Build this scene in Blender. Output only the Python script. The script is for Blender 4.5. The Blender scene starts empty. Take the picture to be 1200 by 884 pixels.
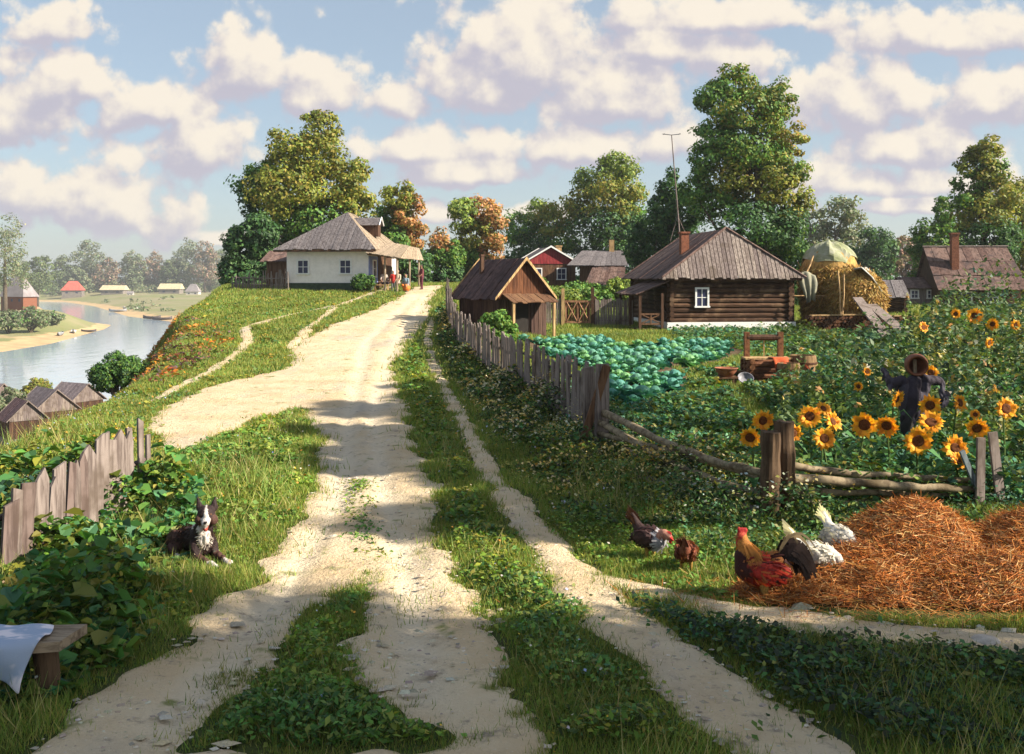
import bpy, bmesh, math, random
import numpy as np
from mathutils import Vector, Matrix, Euler
R = math.radians
scene = bpy.context.scene
col = scene.collection

# ------------------------------------------------------------------ camera
F, VH, CZ = 1150.0, 330.0, 3.0            # focal length / horizon in picture units (1200 wide), eye height
cam_d = bpy.data.cameras.new("camera"); cam = bpy.data.objects.new("camera", cam_d); col.objects.link(cam)
cam_d.sensor_width = 36.0; cam_d.lens = 36.0 * F / 1200.0
cam_d.shift_y = -(442.0 - VH) / 1200.0
cam_d.clip_start = 0.1; cam_d.clip_end = 6000
cam.location = (0, 0, CZ); cam.rotation_euler = (R(90), 0, 0)
scene.camera = cam

# ------------------------------------------------------------------ light
SUN_EL, SUN_AZ = R(33), R(106)            # azimuth clockwise from +Y
sd_ = bpy.data.lights.new("sun", 'SUN'); sun = bpy.data.objects.new("sun", sd_); col.objects.link(sun)
sd_.energy = 4.8; sd_.angle = R(0.6); sd_.color = (1.0, 0.90, 0.74)
sdir = Vector((math.sin(SUN_AZ) * math.cos(SUN_EL), math.cos(SUN_AZ) * math.cos(SUN_EL), math.sin(SUN_EL)))
sun.rotation_euler = sdir.to_track_quat('Z', 'Y').to_euler(); sun.location = (30, -10, 30)
vs = scene.view_settings
vs.view_transform = 'Standard'; vs.look = 'None'; vs.gamma = 1.0; vs.use_curve_mapping = False
vs.exposure = 1.28
scene.cycles.max_bounces = 6; scene.cycles.diffuse_bounces = 3; scene.cycles.glossy_bounces = 2
scene.cycles.transmission_bounces = 3; scene.cycles.transparent_max_bounces = 6; scene.cycles.volume_bounces = 0

world = bpy.data.worlds.new("World"); scene.world = world; world.use_nodes = True
def build_world():
    nt = world.node_tree; N = nt.nodes; L = nt.links; N.clear()
    # density field of the clouds as a node group of the direction
    g = bpy.data.node_groups.new("cloud_density", 'ShaderNodeTree')
    g.interface.new_socket("Vector", in_out='INPUT', socket_type='NodeSocketVector')
    g.interface.new_socket("Density", in_out='OUTPUT', socket_type='NodeSocketFloat')
    n = g.nodes; l = g.links
    g.interface.new_socket('Height', in_out='OUTPUT', socket_type='NodeSocketFloat')
    gi = n.new('NodeGroupInput'); go = n.new('NodeGroupOutput')
    def m(op, a, b=None, c=None, clamp=False):
        x = n.new('ShaderNodeMath'); x.operation = op; x.use_clamp = clamp
        for i, s in enumerate((a, b, c)):
            if s is None: continue
            if isinstance(s, (int, float)): x.inputs[i].default_value = s
            else: l.new(s, x.inputs[i])
        return x.outputs[0]
    nz = n.new('ShaderNodeTexNoise'); nz.inputs['Scale'].default_value = 9.0; nz.inputs['Detail'].default_value = 7.0; nz.inputs['Roughness'].default_value = 0.62
    l.new(gi.outputs[0], nz.inputs['Vector'])
    nb = n.new('ShaderNodeTexNoise'); nb.inputs['Scale'].default_value = 4.0; nb.inputs['Detail'].default_value = 2.0
    l.new(gi.outputs[0], nb.inputs['Vector'])
    nf = n.new('ShaderNodeTexNoise'); nf.inputs['Scale'].default_value = 30.0; nf.inputs['Detail'].default_value = 6.0; nf.inputs['Roughness'].default_value = 0.65
    l.new(gi.outputs[0], nf.inputs['Vector'])
    vo = n.new('ShaderNodeTexVoronoi'); vo.feature = 'SMOOTH_F1'; vo.inputs['Scale'].default_value = 26.0; vo.inputs['Smoothness'].default_value = 0.5
    l.new(gi.outputs[0], vo.inputs['Vector'])
    sp = n.new('ShaderNodeSeparateXYZ'); l.new(gi.outputs[0], sp.inputs[0])
    # cloud banks by bearing and height: (centre x, centre z, half width, half height)
    blobs = []
    for (u, v, ru, rv) in [(85, 100, 95, 42), (35, 140, 90, 40), (180, 130, 70, 30), (290, 85, 60, 45), (255, 170, 60, 45),
                           (90, 225, 95, 45), (160, 245, 70, 40), (375, 110, 60, 38), (470, 120, 45, 30), (500, 175, 85, 26),
                           (545, 205, 85, 18), (600, 70, 105, 58), (560, 105, 60, 36), (720, 120, 75, 38), (770, 60, 45, 22),
                           (680, 175, 110, 26), (560, 250, 90, 12), (860, 70, 60, 28), (990, 120, 100, 45), (1150, 120, 80, 34),
                           (1050, 180, 85, 26), (1000, 215, 110, 20), (1140, 215, 80, 18), (80, 40, 50, 25), (850, 30, 160, 20), (1100, 50, 120, 25), (300, 280, 60, 8), (1060, 245, 90, 9)]:
        blobs.append(((u - 600) / F, (VH - v) / F, ru * 1.10 / F, rv * 1.12 / F))
    best = None; hgt = None
    for (cx, cz, rx, rz) in blobs:
        dx = m('MULTIPLY', m('SUBTRACT', sp.outputs[0], cx), 1 / rx)
        dz = m('MULTIPLY', m('SUBTRACT', sp.outputs[2], cz - rz * .25), 1 / rz)
        up_ = m('GREATER_THAN', dz, 0.0); dz = m('MULTIPLY', dz, m('ADD', m('MULTIPLY', up_, -0.75), 1.55))
        r = m('SQRT', m('ADD', m('MULTIPLY', dx, dx), m('MULTIPLY', dz, dz)))
        e = m('SUBTRACT', 1.0, r)
        hgt = dz if hgt is None else m('ADD', hgt, m('MULTIPLY', m('ADD', m('MULTIPLY', m('SUBTRACT', e, best), 2.2), 0.5, None, True), m('SUBTRACT', dz, hgt)))
        best = e if best is None else m('SMOOTH_MAX', best, e, 0.2)
    # clouds elsewhere round the dome
    side = m('SUBTRACT', nb.outputs[0], 0.60)
    wide = m('MULTIPLY', side, 5.0)
    outside = m('GREATER_THAN', m('ABSOLUTE', sp.outputs[0]), 0.62)
    best = m('MAXIMUM', m('MAXIMUM', best, -0.6), m('SUBTRACT', m('MULTIPLY', m('ADD', wide, 1.0), outside), 1.0))
    d = m('ADD', best, m('MULTIPLY', m('SUBTRACT', nz.outputs[0], 0.5), 2.1))
    d = m('ADD', d, m('MULTIPLY', m('SUBTRACT', 0.45, vo.outputs['Distance']), 1.0))
    d = m('ADD', d, m('MULTIPLY', m('SUBTRACT', nf.outputs[0], 0.5), 1.5))
    v2 = n.new('ShaderNodeTexVoronoi'); v2.feature = 'SMOOTH_F1'; v2.inputs['Scale'].default_value = 62.0; v2.inputs['Smoothness'].default_value = 0.4
    l.new(gi.outputs[0], v2.inputs['Vector']); d = m('ADD', d, m('MULTIPLY', m('SUBTRACT', 0.45, v2.outputs['Distance']), 0.45))
    l.new(d, go.inputs[0]); l.new(m('MULTIPLY', hgt, m('SUBTRACT', 1.0, outside)), go.inputs[1])

    tc = N.new('ShaderNodeTexCoord')
    sep = N.new('ShaderNodeSeparateXYZ'); L.new(tc.outputs['Generated'], sep.inputs[0])
    def M(op, a, b=None, clamp=False):
        x = N.new('ShaderNodeMath'); x.operation = op; x.use_clamp = clamp
        for i, s in enumerate((a, b)):
            if s is None: continue
            if isinstance(s, (int, float)): x.inputs[i].default_value = s
            else: L.new(s, x.inputs[i])
        return x.outputs[0]
    inv = M('DIVIDE', 1.0, M('ADD', M('ABSOLUTE', sep.outputs[1]), 0.03))
    cb = N.new('ShaderNodeCombineXYZ')
    L.new(M('MULTIPLY', sep.outputs[0], inv), cb.inputs[0]); L.new(M('MULTIPLY', sep.outputs[2], inv), cb.inputs[2])
    sg = M('SIGN', sep.outputs[1]); L.new(M('MULTIPLY', sg, 0.5), cb.inputs[1])
    def dens(off):
        va = N.new('ShaderNodeVectorMath'); va.operation = 'ADD'; va.inputs[1].default_value = off
        L.new(cb.outputs[0], va.inputs[0])
        q = N.new('ShaderNodeGroup'); q.node_tree = g; L.new(va.outputs[0], q.inputs[0]); return q
    q0, q1 = dens((0, 0, 0)), dens((0.012, 0, 0.020)); d0, d1 = q0.outputs[0], q1.outputs[0]
    def ramp(val, a, b):
        x = N.new('ShaderNodeMapRange'); x.interpolation_type = 'SMOOTHSTEP'
        x.inputs['From Min'].default_value = a; x.inputs['From Max'].default_value = b
        L.new(val, x.inputs['Value']); return x.outputs[0]
    cover = ramp(d0, -0.30, 0.22)
    light = ramp(M('ADD', M('SUBTRACT', d0, d1), M('MULTIPLY', q0.outputs[1], 0.36)), -0.55, 0.80)
    sky = N.new('ShaderNodeTexSky'); sky.sky_type = 'NISHITA'; sky.sun_disc = False
    sky.sun_elevation = SUN_EL; sky.sun_rotation = SUN_AZ; sky.air_density = 1.0; sky.dust_density = 1.2; sky.ozone_density = 1.5
    def mix(f, a, b):
        x = N.new('ShaderNodeMix'); x.data_type = 'RGBA'
        if isinstance(f, float): x.inputs[0].default_value = f
        else: L.new(f, x.inputs[0])
        for i, s in ((6, a), (7, b)):
            if isinstance(s, tuple): x.inputs[i].default_value = (*s, 1)
            else: L.new(s, x.inputs[i])
        return x.outputs[2]
    shade = (4.3, 4.1, 4.75); lit = (7.7, 6.9, 5.8)
    ccol = mix(light, shade, lit)
    thin = mix(0.36, sky.outputs[0], (5.3, 6.2, 6.9))
    out = mix(M('MULTIPLY', cover, 0.95), thin, ccol)
    bg = N.new('ShaderNodeBackground'); bg.inputs['Strength'].default_value = 0.053
    L.new(out, bg.inputs['Color'])
    wo = N.new('ShaderNodeOutputWorld'); L.new(bg.outputs[0], wo.inputs['Surface'])
build_world()

# ------------------------------------------------------------------ helpers: properties
def tag(o, label=None, cat=None, group=None, kind=None):
    if label: o['label'] = label
    if cat: o['category'] = cat
    if group: o['group'] = group
    if kind: o['kind'] = kind
    return o
def thing(name, label, cat, loc=(0, 0, 0), rz=0.0, group=None):
    o = bpy.data.objects.new(name, None); col.objects.link(o); o.empty_display_size = 0.2
    o.location = loc; o.rotation_euler = (0, 0, rz)
    return tag(o, label, cat, group)
def children_of(o): return list(o.children)
def copy_tree(o, parent=None):
    c = o.copy(); col.objects.link(c)
    if parent is not None: c.parent = parent
    for ch in children_of(o): copy_tree(ch, c)
    return c

# ------------------------------------------------------------------ helpers: noise, terrain
def _hash(i, j, s=0):
    h = (i.astype(np.int64) * 374761393 + j.astype(np.int64) * 668265263 + s * 982451653) & 0x7fffffff
    h = ((h ^ (h >> 13)) * 1274126177) & 0x7fffffff
    return ((h ^ (h >> 16)) & 0xffff) / 65535.0
def vnoise(x, y, s=0):
    x = np.asarray(x, float); y = np.asarray(y, float)
    i = np.floor(x); j = np.floor(y); fx = x - i; fy = y - j
    fx = fx * fx * (3 - 2 * fx); fy = fy * fy * (3 - 2 * fy)
    a = _hash(i, j, s); b = _hash(i + 1, j, s); c = _hash(i, j + 1, s); d = _hash(i + 1, j + 1, s)
    return (a * (1 - fx) + b * fx) * (1 - fy) + (c * (1 - fx) + d * fx) * fy
def fbm(x, y, s=0, o=3):
    t = 0; a = 0.5; k = 0
    for q in range(o):
        t = t + a * vnoise(np.asarray(x) * 2 ** q, np.asarray(y) * 2 ** q, s + q); k += a; a *= 0.5
    return t / k
def sstep(a, b, x):
    t = np.clip((np.asarray(x, float) - a) / (b - a), 0, 1); return t * t * (3 - 2 * t)
def poly_sd(px, py, poly):                     # signed distance, positive inside
    px = np.asarray(px, float); py = np.asarray(py, float)
    d = np.full(px.shape, 1e18); inside = np.zeros(px.shape, bool)
    n = len(poly)
    for k in range(n):
        ax, ay = poly[k]; bx, by = poly[(k + 1) % n]
        ex, ey = bx - ax, by - ay; wx, wy = px - ax, py - ay
        t = np.clip((wx * ex + wy * ey) / (ex * ex + ey * ey + 1e-12), 0, 1)
        d = np.minimum(d, (wx - ex * t) ** 2 + (wy - ey * t) ** 2)
        c = ((ay > py) != (by > py)) & (px < (bx - ax) * (py - ay) / (by - ay + 1e-12) + ax)
        inside ^= c
    d = np.sqrt(d); return np.where(inside, d, -d)
def line_sd(px, py, pts, widths):               # positive inside a path of varying half width
    px = np.asarray(px, float); py = np.asarray(py, float)
    best = np.full(px.shape, -1e9)
    for k in range(len(pts) - 1):
        ax, ay = pts[k]; bx, by = pts[k + 1]
        ex, ey = bx - ax, by - ay; wx, wy = px - ax, py - ay
        t = np.clip((wx * ex + wy * ey) / (ex * ex + ey * ey + 1e-12), 0, 1)
        d = np.hypot(wx - ex * t, wy - ey * t)
        best = np.maximum(best, widths[k] * (1 - t) + widths[k + 1] * t - d)
    return best
WZ = -15.0
def low(u, v): Y = F * (CZ - WZ) / (v - VH); return ((u - 600) / F * Y, Y)
WATER = [low(*p) for p in [(-700, 410), (-100, 413), (0, 413), (60, 403), (122, 386), (130, 381), (98, 377), (60, 368), (42, 358), (30, 353),
                           (75, 354), (110, 359), (150, 371), (200, 377), (300, 384), (330, 470), (180, 470), (0, 472), (-700, 475)]]
EDGE_Y = [-20, 8, 12, 16, 19, 25, 30, 35, 40, 45, 50, 58, 70, 100, 200, 600, 1600]
EDGE_X = [-9.0, -8.2, -8.3, -8.5, -8.8, -9.6, -10.5, -11.8, -13.3, -14.9, -16.2, -17.2, -20, -26, -40, -100, -300]
def terrain(X, Y, rough=True):
    X = np.asarray(X, float); Y = np.asarray(Y, float)
    zg = np.interp(Y, [0, 25, 50, 75, 100, 200, 1600], [0, 0, 0.5, 1.4, 2.2, 2.9, 4.0])
    zh = np.interp(Y, [0, 24, 31, 38, 46, 52, 58, 62, 75, 100, 200, 1600], [0, 0, .18, .55, 1.2, 1.75, 2.25, 2.62, 2.8, 2.9, 3.0, 4.0])
    w = 1 - sstep(-1.5, 2.5, X)
    z = zg * (1 - w) + zh * w
    if rough:
        z = z + (fbm(X * .9, Y * .9, 3) - .5) * .10 + (fbm(X * .2, Y * .2, 9) - .5) * .16
    xe = np.interp(Y, EDGE_Y, EDGE_X) + (fbm(Y * .16, Y * 0 + 3.3, 5) - .5) * 1.6
    d = np.maximum(xe - X, 0)
    drop = np.where(d < 1.2, d * d * .5, .72 + (d - 1.2) * 1.45)
    z = z - drop - sstep(-3.0, 0, X - xe + 0.0) * 0
    # valley floor
    sdw = -poly_sd(X, Y, WATER)
    val = WZ + np.clip(sdw * 0.07, -1.6, 0.9)
    val = val + np.interp(Y, [480, 900, 1700], [0, 5.6, 15.5]) * (sdw > 0) * sstep(0, 60, sdw)
    val = val + 6.5 * np.exp(-(((X + 186) / 38) ** 2 + ((Y - 372) / 34) ** 2)) * (sdw > 0) * sstep(0, 20, sdw)
    if rough: val = val + (fbm(X * .05, Y * .05, 21) - .5) * 1.0 * sstep(5, 30, sdw)
    return np.maximum(z, val)
def tz(x, y): return float(terrain(np.array([x]), np.array([y]))[0])
def at(u, v, Y): return Vector(((u - 600) / F * Y, Y, CZ - (v - VH) / F * Y))
_YY = np.exp(np.linspace(math.log(2.5), math.log(400), 2600))
def ground(u, v):                              # where the line of sight through a picture point meets the terrain
    X = (u - 600) / F * _YY; Z = CZ - (v - VH) / F * _YY
    hit = np.nonzero(terrain(X, _YY, False) >= Z)[0]
    k = hit[0] if len(hit) else len(_YY) - 1
    return (float(X[k]), float(_YY[k]))
def G(*pts): return [ground(*p) for p in pts]

# ------------------------------------------------------------------ helpers: mesh building
class MB:
    def __init__(s): s.v = []; s.f = []; s.m = Matrix.Identity(4)
    def add(s, verts, faces):
        o = len(s.v); s.v += [tuple(s.m @ Vector(p)) for p in verts]; s.f += [tuple(i + o for i in f) for f in faces]; return s
    def box(s, c, size, rot=(0, 0, 0)):
        x, y, z = size[0] / 2, size[1] / 2, size[2] / 2
        E = Euler(rot).to_matrix(); c = Vector(c)
        vs = [c + E @ Vector(p) for p in [(-x, -y, -z), (x, -y, -z), (x, y, -z), (-x, y, -z), (-x, -y, z), (x, -y, z), (x, y, z), (-x, y, z)]]
        return s.add(vs, [(3, 2, 1, 0), (4, 5, 6, 7), (0, 1, 5, 4), (1, 2, 6, 5), (2, 3, 7, 6), (3, 0, 4, 7)])
    def slab(s, quad, th):                      # thick sheet from a planar polygon, thickness downwards along its normal
        q = [Vector(p) for p in quad]; nrm = (q[1] - q[0]).cross(q[2] - q[0]).normalized()
        n = len(q); vs = q + [p - nrm * th for p in q]
        fs = [tuple(range(n)), tuple(reversed(range(n, 2 * n)))] + [(i, i + n, (i + 1) % n + n, (i + 1) % n) for i in range(n)]
        return s.add(vs, fs)
    def tube(s, pts, rad, n=8, cap=True):
        pts = [Vector(p) for p in pts]; rad = rad if hasattr(rad, '__len__') else [rad] * len(pts)
        vs = []; fs = []; ref = Vector((0.31, 0.2, 0.93))
        for i, p in enumerate(pts):
            t = (pts[min(i + 1, len(pts) - 1)] - pts[max(i - 1, 0)]).normalized()
            if abs(t.dot(ref)) > .95: ref = Vector((1, 0.1, 0))
            a = t.cross(ref).normalized(); b = t.cross(a)
            for k in range(n):
                an = 2 * math.pi * k / n; vs.append(p + (a * math.cos(an) + b * math.sin(an)) * rad[i])
        for i in range(len(pts) - 1):
            for k in range(n):
                fs.append((i * n + k, i * n + (k + 1) % n, (i + 1) * n + (k + 1) % n, (i + 1) * n + k))
        if cap: fs += [tuple(reversed(range(n))), tuple(range((len(pts) - 1) * n, len(pts) * n))]
        return s.add(vs, fs)
    def lathe(s, prof, c=(0, 0, 0), n=16):      # profile of (r, z)
        vs = []; fs = []
        for (r, z) in prof:
            for k in range(n):
                a = 2 * math.pi * k / n; vs.append((c[0] + r * math.cos(a), c[1] + r * math.sin(a), c[2] + z))
        for i in range(len(prof) - 1):
            for k in range(n): fs.append((i * n + k, i * n + (k + 1) % n, (i + 1) * n + (k + 1) % n, (i + 1) * n + k))
        fs += [tuple(reversed(range(n))), tuple(range((len(prof) - 1) * n, len(prof) * n))]
        return s.add(vs, fs)
    def build(s, name, mat, parent=None, smooth=False):
        me = bpy.data.meshes.new(name); me.from_pydata(s.v, [], s.f); me.update()
        bm = bmesh.new(); bm.from_mesh(me); bmesh.ops.recalc_face_normals(bm, faces=bm.faces); bm.to_mesh(me); bm.free()
        me.materials.append(mat)
        if smooth: me.polygons.foreach_set('use_smooth', [True] * len(me.polygons))
        o = bpy.data.objects.new(name, me); col.objects.link(o)
        if parent is not None: o.parent = parent
        return o
def np_mesh(name, verts, nper, mat, cols=None, parent=None, smooth=False):   # every face has nper own vertices
    nv = len(verts); nf = nv // nper
    me = bpy.data.meshes.new(name)
    me.vertices.add(nv); me.vertices.foreach_set('co', np.ascontiguousarray(verts, dtype=np.float32).ravel())
    me.loops.add(nv); me.loops.foreach_set('vertex_index', np.arange(nv, dtype=np.int32))
    me.polygons.add(nf); me.polygons.foreach_set('loop_start', np.arange(0, nv, nper, dtype=np.int32))
    if cols is not None:
        a = me.attributes.new('col', 'FLOAT_COLOR', 'FACE')
        c4 = np.ones((nf, 4), np.float32); c4[:, :3] = cols; a.data.foreach_set('color', c4.ravel())
    me.update(calc_edges=True); me.materials.append(mat)
    o = bpy.data.objects.new(name, me); col.objects.link(o)
    if parent is not None: o.parent = parent
    return o
def unit(v): return v / (np.linalg.norm(v, axis=1, keepdims=True) + 1e-9)
def leaf_verts(pos, nrm, length, width, rng):   # diamond leaves lying in the plane across nrm
    n = len(pos); t = unit(np.cross(nrm, rng.normal(size=(n, 3)))); b = np.cross(nrm, t)
    l = np.asarray(length).reshape(-1, 1); w = np.asarray(width).reshape(-1, 1)
    q = np.empty((n, 4, 3)); q[:, 0] = pos - t * l * .5; q[:, 1] = pos + b * w * .5 - t * l * .08
    q[:, 2] = pos + t * l * .5 - nrm * l * .12; q[:, 3] = pos - b * w * .5 - t * l * .08
    return q.reshape(-1, 3)
def leaf2_verts(pos, nrm, length, width, rng):   # leaves of two halves folded along the midrib
    n = len(pos); t = unit(np.cross(nrm, rng.normal(size=(n, 3)))); b = np.cross(nrm, t)
    l = np.asarray(length).reshape(-1, 1); w = np.asarray(width).reshape(-1, 1); q = np.empty((n, 2, 4, 3))
    for k, s in enumerate((1, -1)):
        q[:, k, 0] = pos - t * l * .5; q[:, k, 1] = pos + s * b * w * .46 - t * l * .2 + nrm * w * .14
        q[:, k, 2] = pos + s * b * w * .36 + t * l * .16 + nrm * w * .10; q[:, k, 3] = pos + t * l * .5 - nrm * l * .14
    return q.reshape(-1, 3)
def blade_verts(pos, h, w, lean, rng):
    n = len(pos); an = rng.uniform(0, 2 * np.pi, n); d = np.stack([np.cos(an), np.sin(an), np.zeros(n)], 1)
    la = rng.uniform(0, 2 * np.pi, n); ld = np.stack([np.cos(la), np.sin(la), np.zeros(n)], 1)
    q = np.empty((n, 3, 3)); w = np.asarray(w).reshape(-1, 1); h = np.asarray(h).reshape(-1, 1)
    q[:, 0] = pos - d * w * .5; q[:, 1] = pos + d * w * .5
    q[:, 2] = pos + ld * h * lean * rng.uniform(.2, 1, (n, 1)) + np.array([0, 0, 1.]) * h
    return q.reshape(-1, 3)
def pick(pal, n, rng, jit=.18, w=None):
    pal = np.array(pal); k = rng.choice(len(pal), n, p=None if w is None else np.array(w) / sum(w))
    return np.clip(pal[k] * rng.uniform(1 - jit, 1 + jit, (n, 1)) * rng.uniform(.93, 1.07, (n, 3)), 0, 1)

# ------------------------------------------------------------------ materials
def new_mat(name):
    m = bpy.data.materials.new(name); m.use_nodes = True; nt = m.node_tree; nt.nodes.clear()
    o = nt.nodes.new('ShaderNodeOutputMaterial'); return m, nt, o
def nmath(nt, op, a, b=None, clamp=False):
    x = nt.nodes.new('ShaderNodeMath'); x.operation = op; x.use_clamp = clamp
    for i, s in enumerate((a, b)):
        if s is None: continue
        if isinstance(s, (int, float)): x.inputs[i].default_value = s
        else: nt.links.new(s, x.inputs[i])
    return x.outputs[0]
def nmix(nt, f, a, b, mode='MIX'):
    x = nt.nodes.new('ShaderNodeMix'); x.data_type = 'RGBA'; x.blend_type = mode
    if isinstance(f, (int, float)): x.inputs[0].default_value = f
    else: nt.links.new(f, x.inputs[0])
    for i, s in ((6, a), (7, b)):
        if isinstance(s, tuple): x.inputs[i].default_value = (*s[:3], 1)
        else: nt.links.new(s, x.inputs[i])
    return x.outputs[2]
def nnoise(nt, scale, detail=4, rough=.6, stretch=None, coord='Object'):
    tc = nt.nodes.new('ShaderNodeTexCoord'); v = tc.outputs[coord]
    if stretch:
        mp = nt.nodes.new('ShaderNodeMapping'); mp.inputs['Scale'].default_value = stretch; nt.links.new(v, mp.inputs['Vector']); v = mp.outputs[0]
    t = nt.nodes.new('ShaderNodeTexNoise'); t.inputs['Scale'].default_value = scale; t.inputs['Detail'].default_value = detail; t.inputs['Roughness'].default_value = rough
    nt.links.new(v, t.inputs['Vector']); return t.outputs[0]
def nramp(nt, val, a, b):
    x = nt.nodes.new('ShaderNodeMapRange'); x.interpolation_type = 'SMOOTHSTEP'
    x.inputs['From Min'].default_value = a; x.inputs['From Max'].default_value = b; nt.links.new(val, x.inputs['Value']); return x.outputs[0]
def nbump(nt, h, dist, strength=.6):
    b = nt.nodes.new('ShaderNodeBump'); b.inputs['Distance'].default_value = dist; b.inputs['Strength'].default_value = strength
    nt.links.new(h, b.inputs['Height']); return b.outputs[0]
def princ(nt, o, color, rough=.8, normal=None, spec=.3):
    p = nt.nodes.new('ShaderNodeBsdfPrincipled'); p.inputs['Roughness'].default_value = rough; p.inputs['Specular IOR Level'].default_value = spec
    if isinstance(color, tuple): p.inputs['Base Color'].default_value = (*color[:3], 1)
    else: nt.links.new(color, p.inputs['Base Color'])
    if normal is not None: nt.links.new(normal, p.inputs['Normal'])
    nt.links.new(p.outputs[0], o.inputs['Surface']); return p
def mat_leaf(name, trans=.28, rough=.55):
    m, nt, o = new_mat(name); a = nt.nodes.new('ShaderNodeAttribute'); a.attribute_name = 'col'
    d = nt.nodes.new('ShaderNodeBsdfPrincipled'); d.inputs['Roughness'].default_value = rough; d.inputs['Specular IOR Level'].default_value = .25
    t = nt.nodes.new('ShaderNodeBsdfTranslucent'); mx = nt.nodes.new('ShaderNodeMixShader'); mx.inputs[0].default_value = trans
    tcol = nmix(nt, 1.0, a.outputs[0], (1.25, 1.2, .55), 'MULTIPLY')
    nt.links.new(a.outputs[0], d.inputs['Base Color']); nt.links.new(tcol, t.inputs['Color'])
    nt.links.new(d.outputs[0], mx.inputs[1]); nt.links.new(t.outputs[0], mx.inputs[2]); nt.links.new(mx.outputs[0], o.inputs['Surface']); return m
def mat_attr(name, rough=.8, fine=40., amt=.35):
    m, nt, o = new_mat(name); a = nt.nodes.new('ShaderNodeAttribute'); a.attribute_name = 'col'
    n = nnoise(nt, fine, 4, .65)
    c = nmix(nt, nramp(nt, n, .3, .7), nmix(nt, 1.0, a.outputs[0], (1 - amt,) * 3, 'MULTIPLY'), a.outputs[0])
    princ(nt, o, c, rough, nbump(nt, n, .01, .5)); return m
def mat_wood(name, c1, c2, stretch=(14, 14, 1.2), rough=.85, stain=None):
    m, nt, o = new_mat(name); gm = nt.nodes.new('ShaderNodeNewGeometry')
    base = nmix(nt, gm.outputs['Random Per Island'], c1, c2)
    n = nnoise(nt, 1.0, 6, .7, stretch); n2 = nnoise(nt, 1.3, 4, .6)
    dk = nmix(nt, 1.0, base, (.45, .42, .42), 'MULTIPLY')
    c = nmix(nt, nramp(nt, n, .42, .62), base, dk)
    if stain: c = nmix(nt, nramp(nt, n2, .5, .7), c, stain)
    princ(nt, o, c, rough, nbump(nt, n, .012, .7), .2); return m
def mat_plain(name, c, rough=.8, var=.3, scale=6, bump=.004, c2=None, metal=0):
    m, nt, o = new_mat(name); n = nnoise(nt, scale, 5, .65)
    dk = c2 or tuple(x * (1 - var) for x in c)
    p = princ(nt, o, nmix(nt, nramp(nt, n, .35, .68), c, dk), rough, nbump(nt, n, bump, .6)); p.inputs['Metallic'].default_value = metal; return m
LEAF = mat_leaf("leaf_foliage"); BLADE = mat_leaf("grass_blade", .3)
PETAL = mat_leaf("flower_petal", .3); SKIN = mat_attr("coat_and_skin", .8, 60, .3)
M = {}
M['bark'] = mat_wood("bark", (.10, .075, .05), (.14, .11, .08), (10, 10, 2))
M['bark_pale'] = mat_wood("pale_bark", (.35, .27, .18), (.42, .34, .24), (10, 10, 2))
M['grey_wood'] = mat_wood("weathered_grey_wood", (.17, .135, .13), (.30, .25, .22), (16, 16, 1.2), stain=(.10, .075, .06))
M['dark_wood'] = mat_wood("old_dark_wood", (.055, .03, .02), (.12, .065, .04), (14, 14, 1.5))
M['brown_plank'] = mat_wood("brown_plank", (.12, .06, .035), (.20, .11, .06), (14, 14, 1.2))
M['roof_brown'] = mat_wood("brown_roof_board", (.12, .07, .06), (.21, .14, .12), (6, 6, 2), stain=(.07, .05, .05))
M['roof_grey'] = mat_wood("grey_roof_board", (.135, .122, .128), (.20, .18, .185), (10, 10, 1.5), stain=(.09, .08, .085))
M['log'] = mat_wood("dark_log", (.055, .028, .016), (.11, .058, .033), (1.5, 14, 14), stain=(.16, .10, .06))
M['fresh_wood'] = mat_wood("fresh_yellow_wood", (.46, .29, .13), (.56, .38, .19), (12, 12, 1.2))
M['red_wood'] = mat_wood("red_painted_wood", (.42, .08, .03), (.52, .13, .05), (12, 12, 2))
M['crimson'] = mat_wood("crimson_gable_board", (.30, .035, .045), (.36, .06, .06), (14, 14, 1.2))
M['plaster'] = mat_plain("white_lime_plaster", (.86, .80, .77), .9, .12, 3)
M['white_paint'] = mat_plain("white_paint", (.78, .77, .76), .7, .12, 8)
M['blue_paint'] = mat_plain("blue_painted_wall", (.22, .27, .55), .7, .25, 5)
M['plinth'] = mat_plain("dark_mossy_plinth", (.05, .075, .05), .9, .4, 4)
M['pane'] = mat_plain("window_pane", (.035, .04, .09), .08, .3, 3, 0)
M['brick'] = mat_plain("sooty_brick", (.24, .09, .05), .9, .5, 9)
M['straw'] = mat_plain("straw_mass", (.50, .30, .09), .9, .5, 5, .05)
M['tarp'] = mat_plain("dull_green_tarp", (.20, .22, .10), .8, .4, 1.6, .03, (.32, .32, .24)); M['sackcloth'] = mat_plain("grey_sackcloth", (.19, .19, .15), .9, .4, 3, .02, (.27, .26, .18))
M['metal'] = mat_plain("dull_metal", (.25, .25, .27), .45, .3, 8, .002, None, .7)
M['enamel'] = mat_plain("grey_enamel", (.24, .235, .27), .5, .5, 8)
M['clay'] = mat_plain("red_clay_pot", (.36, .13, .07), .7, .35, 8)
M['dark'] = mat_plain("near_black", (.02, .016, .014), .9, .3, 4)
M['stone'] = mat_plain("pale_stone", (.52, .46, .40), .9, .35, 9)
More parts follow.
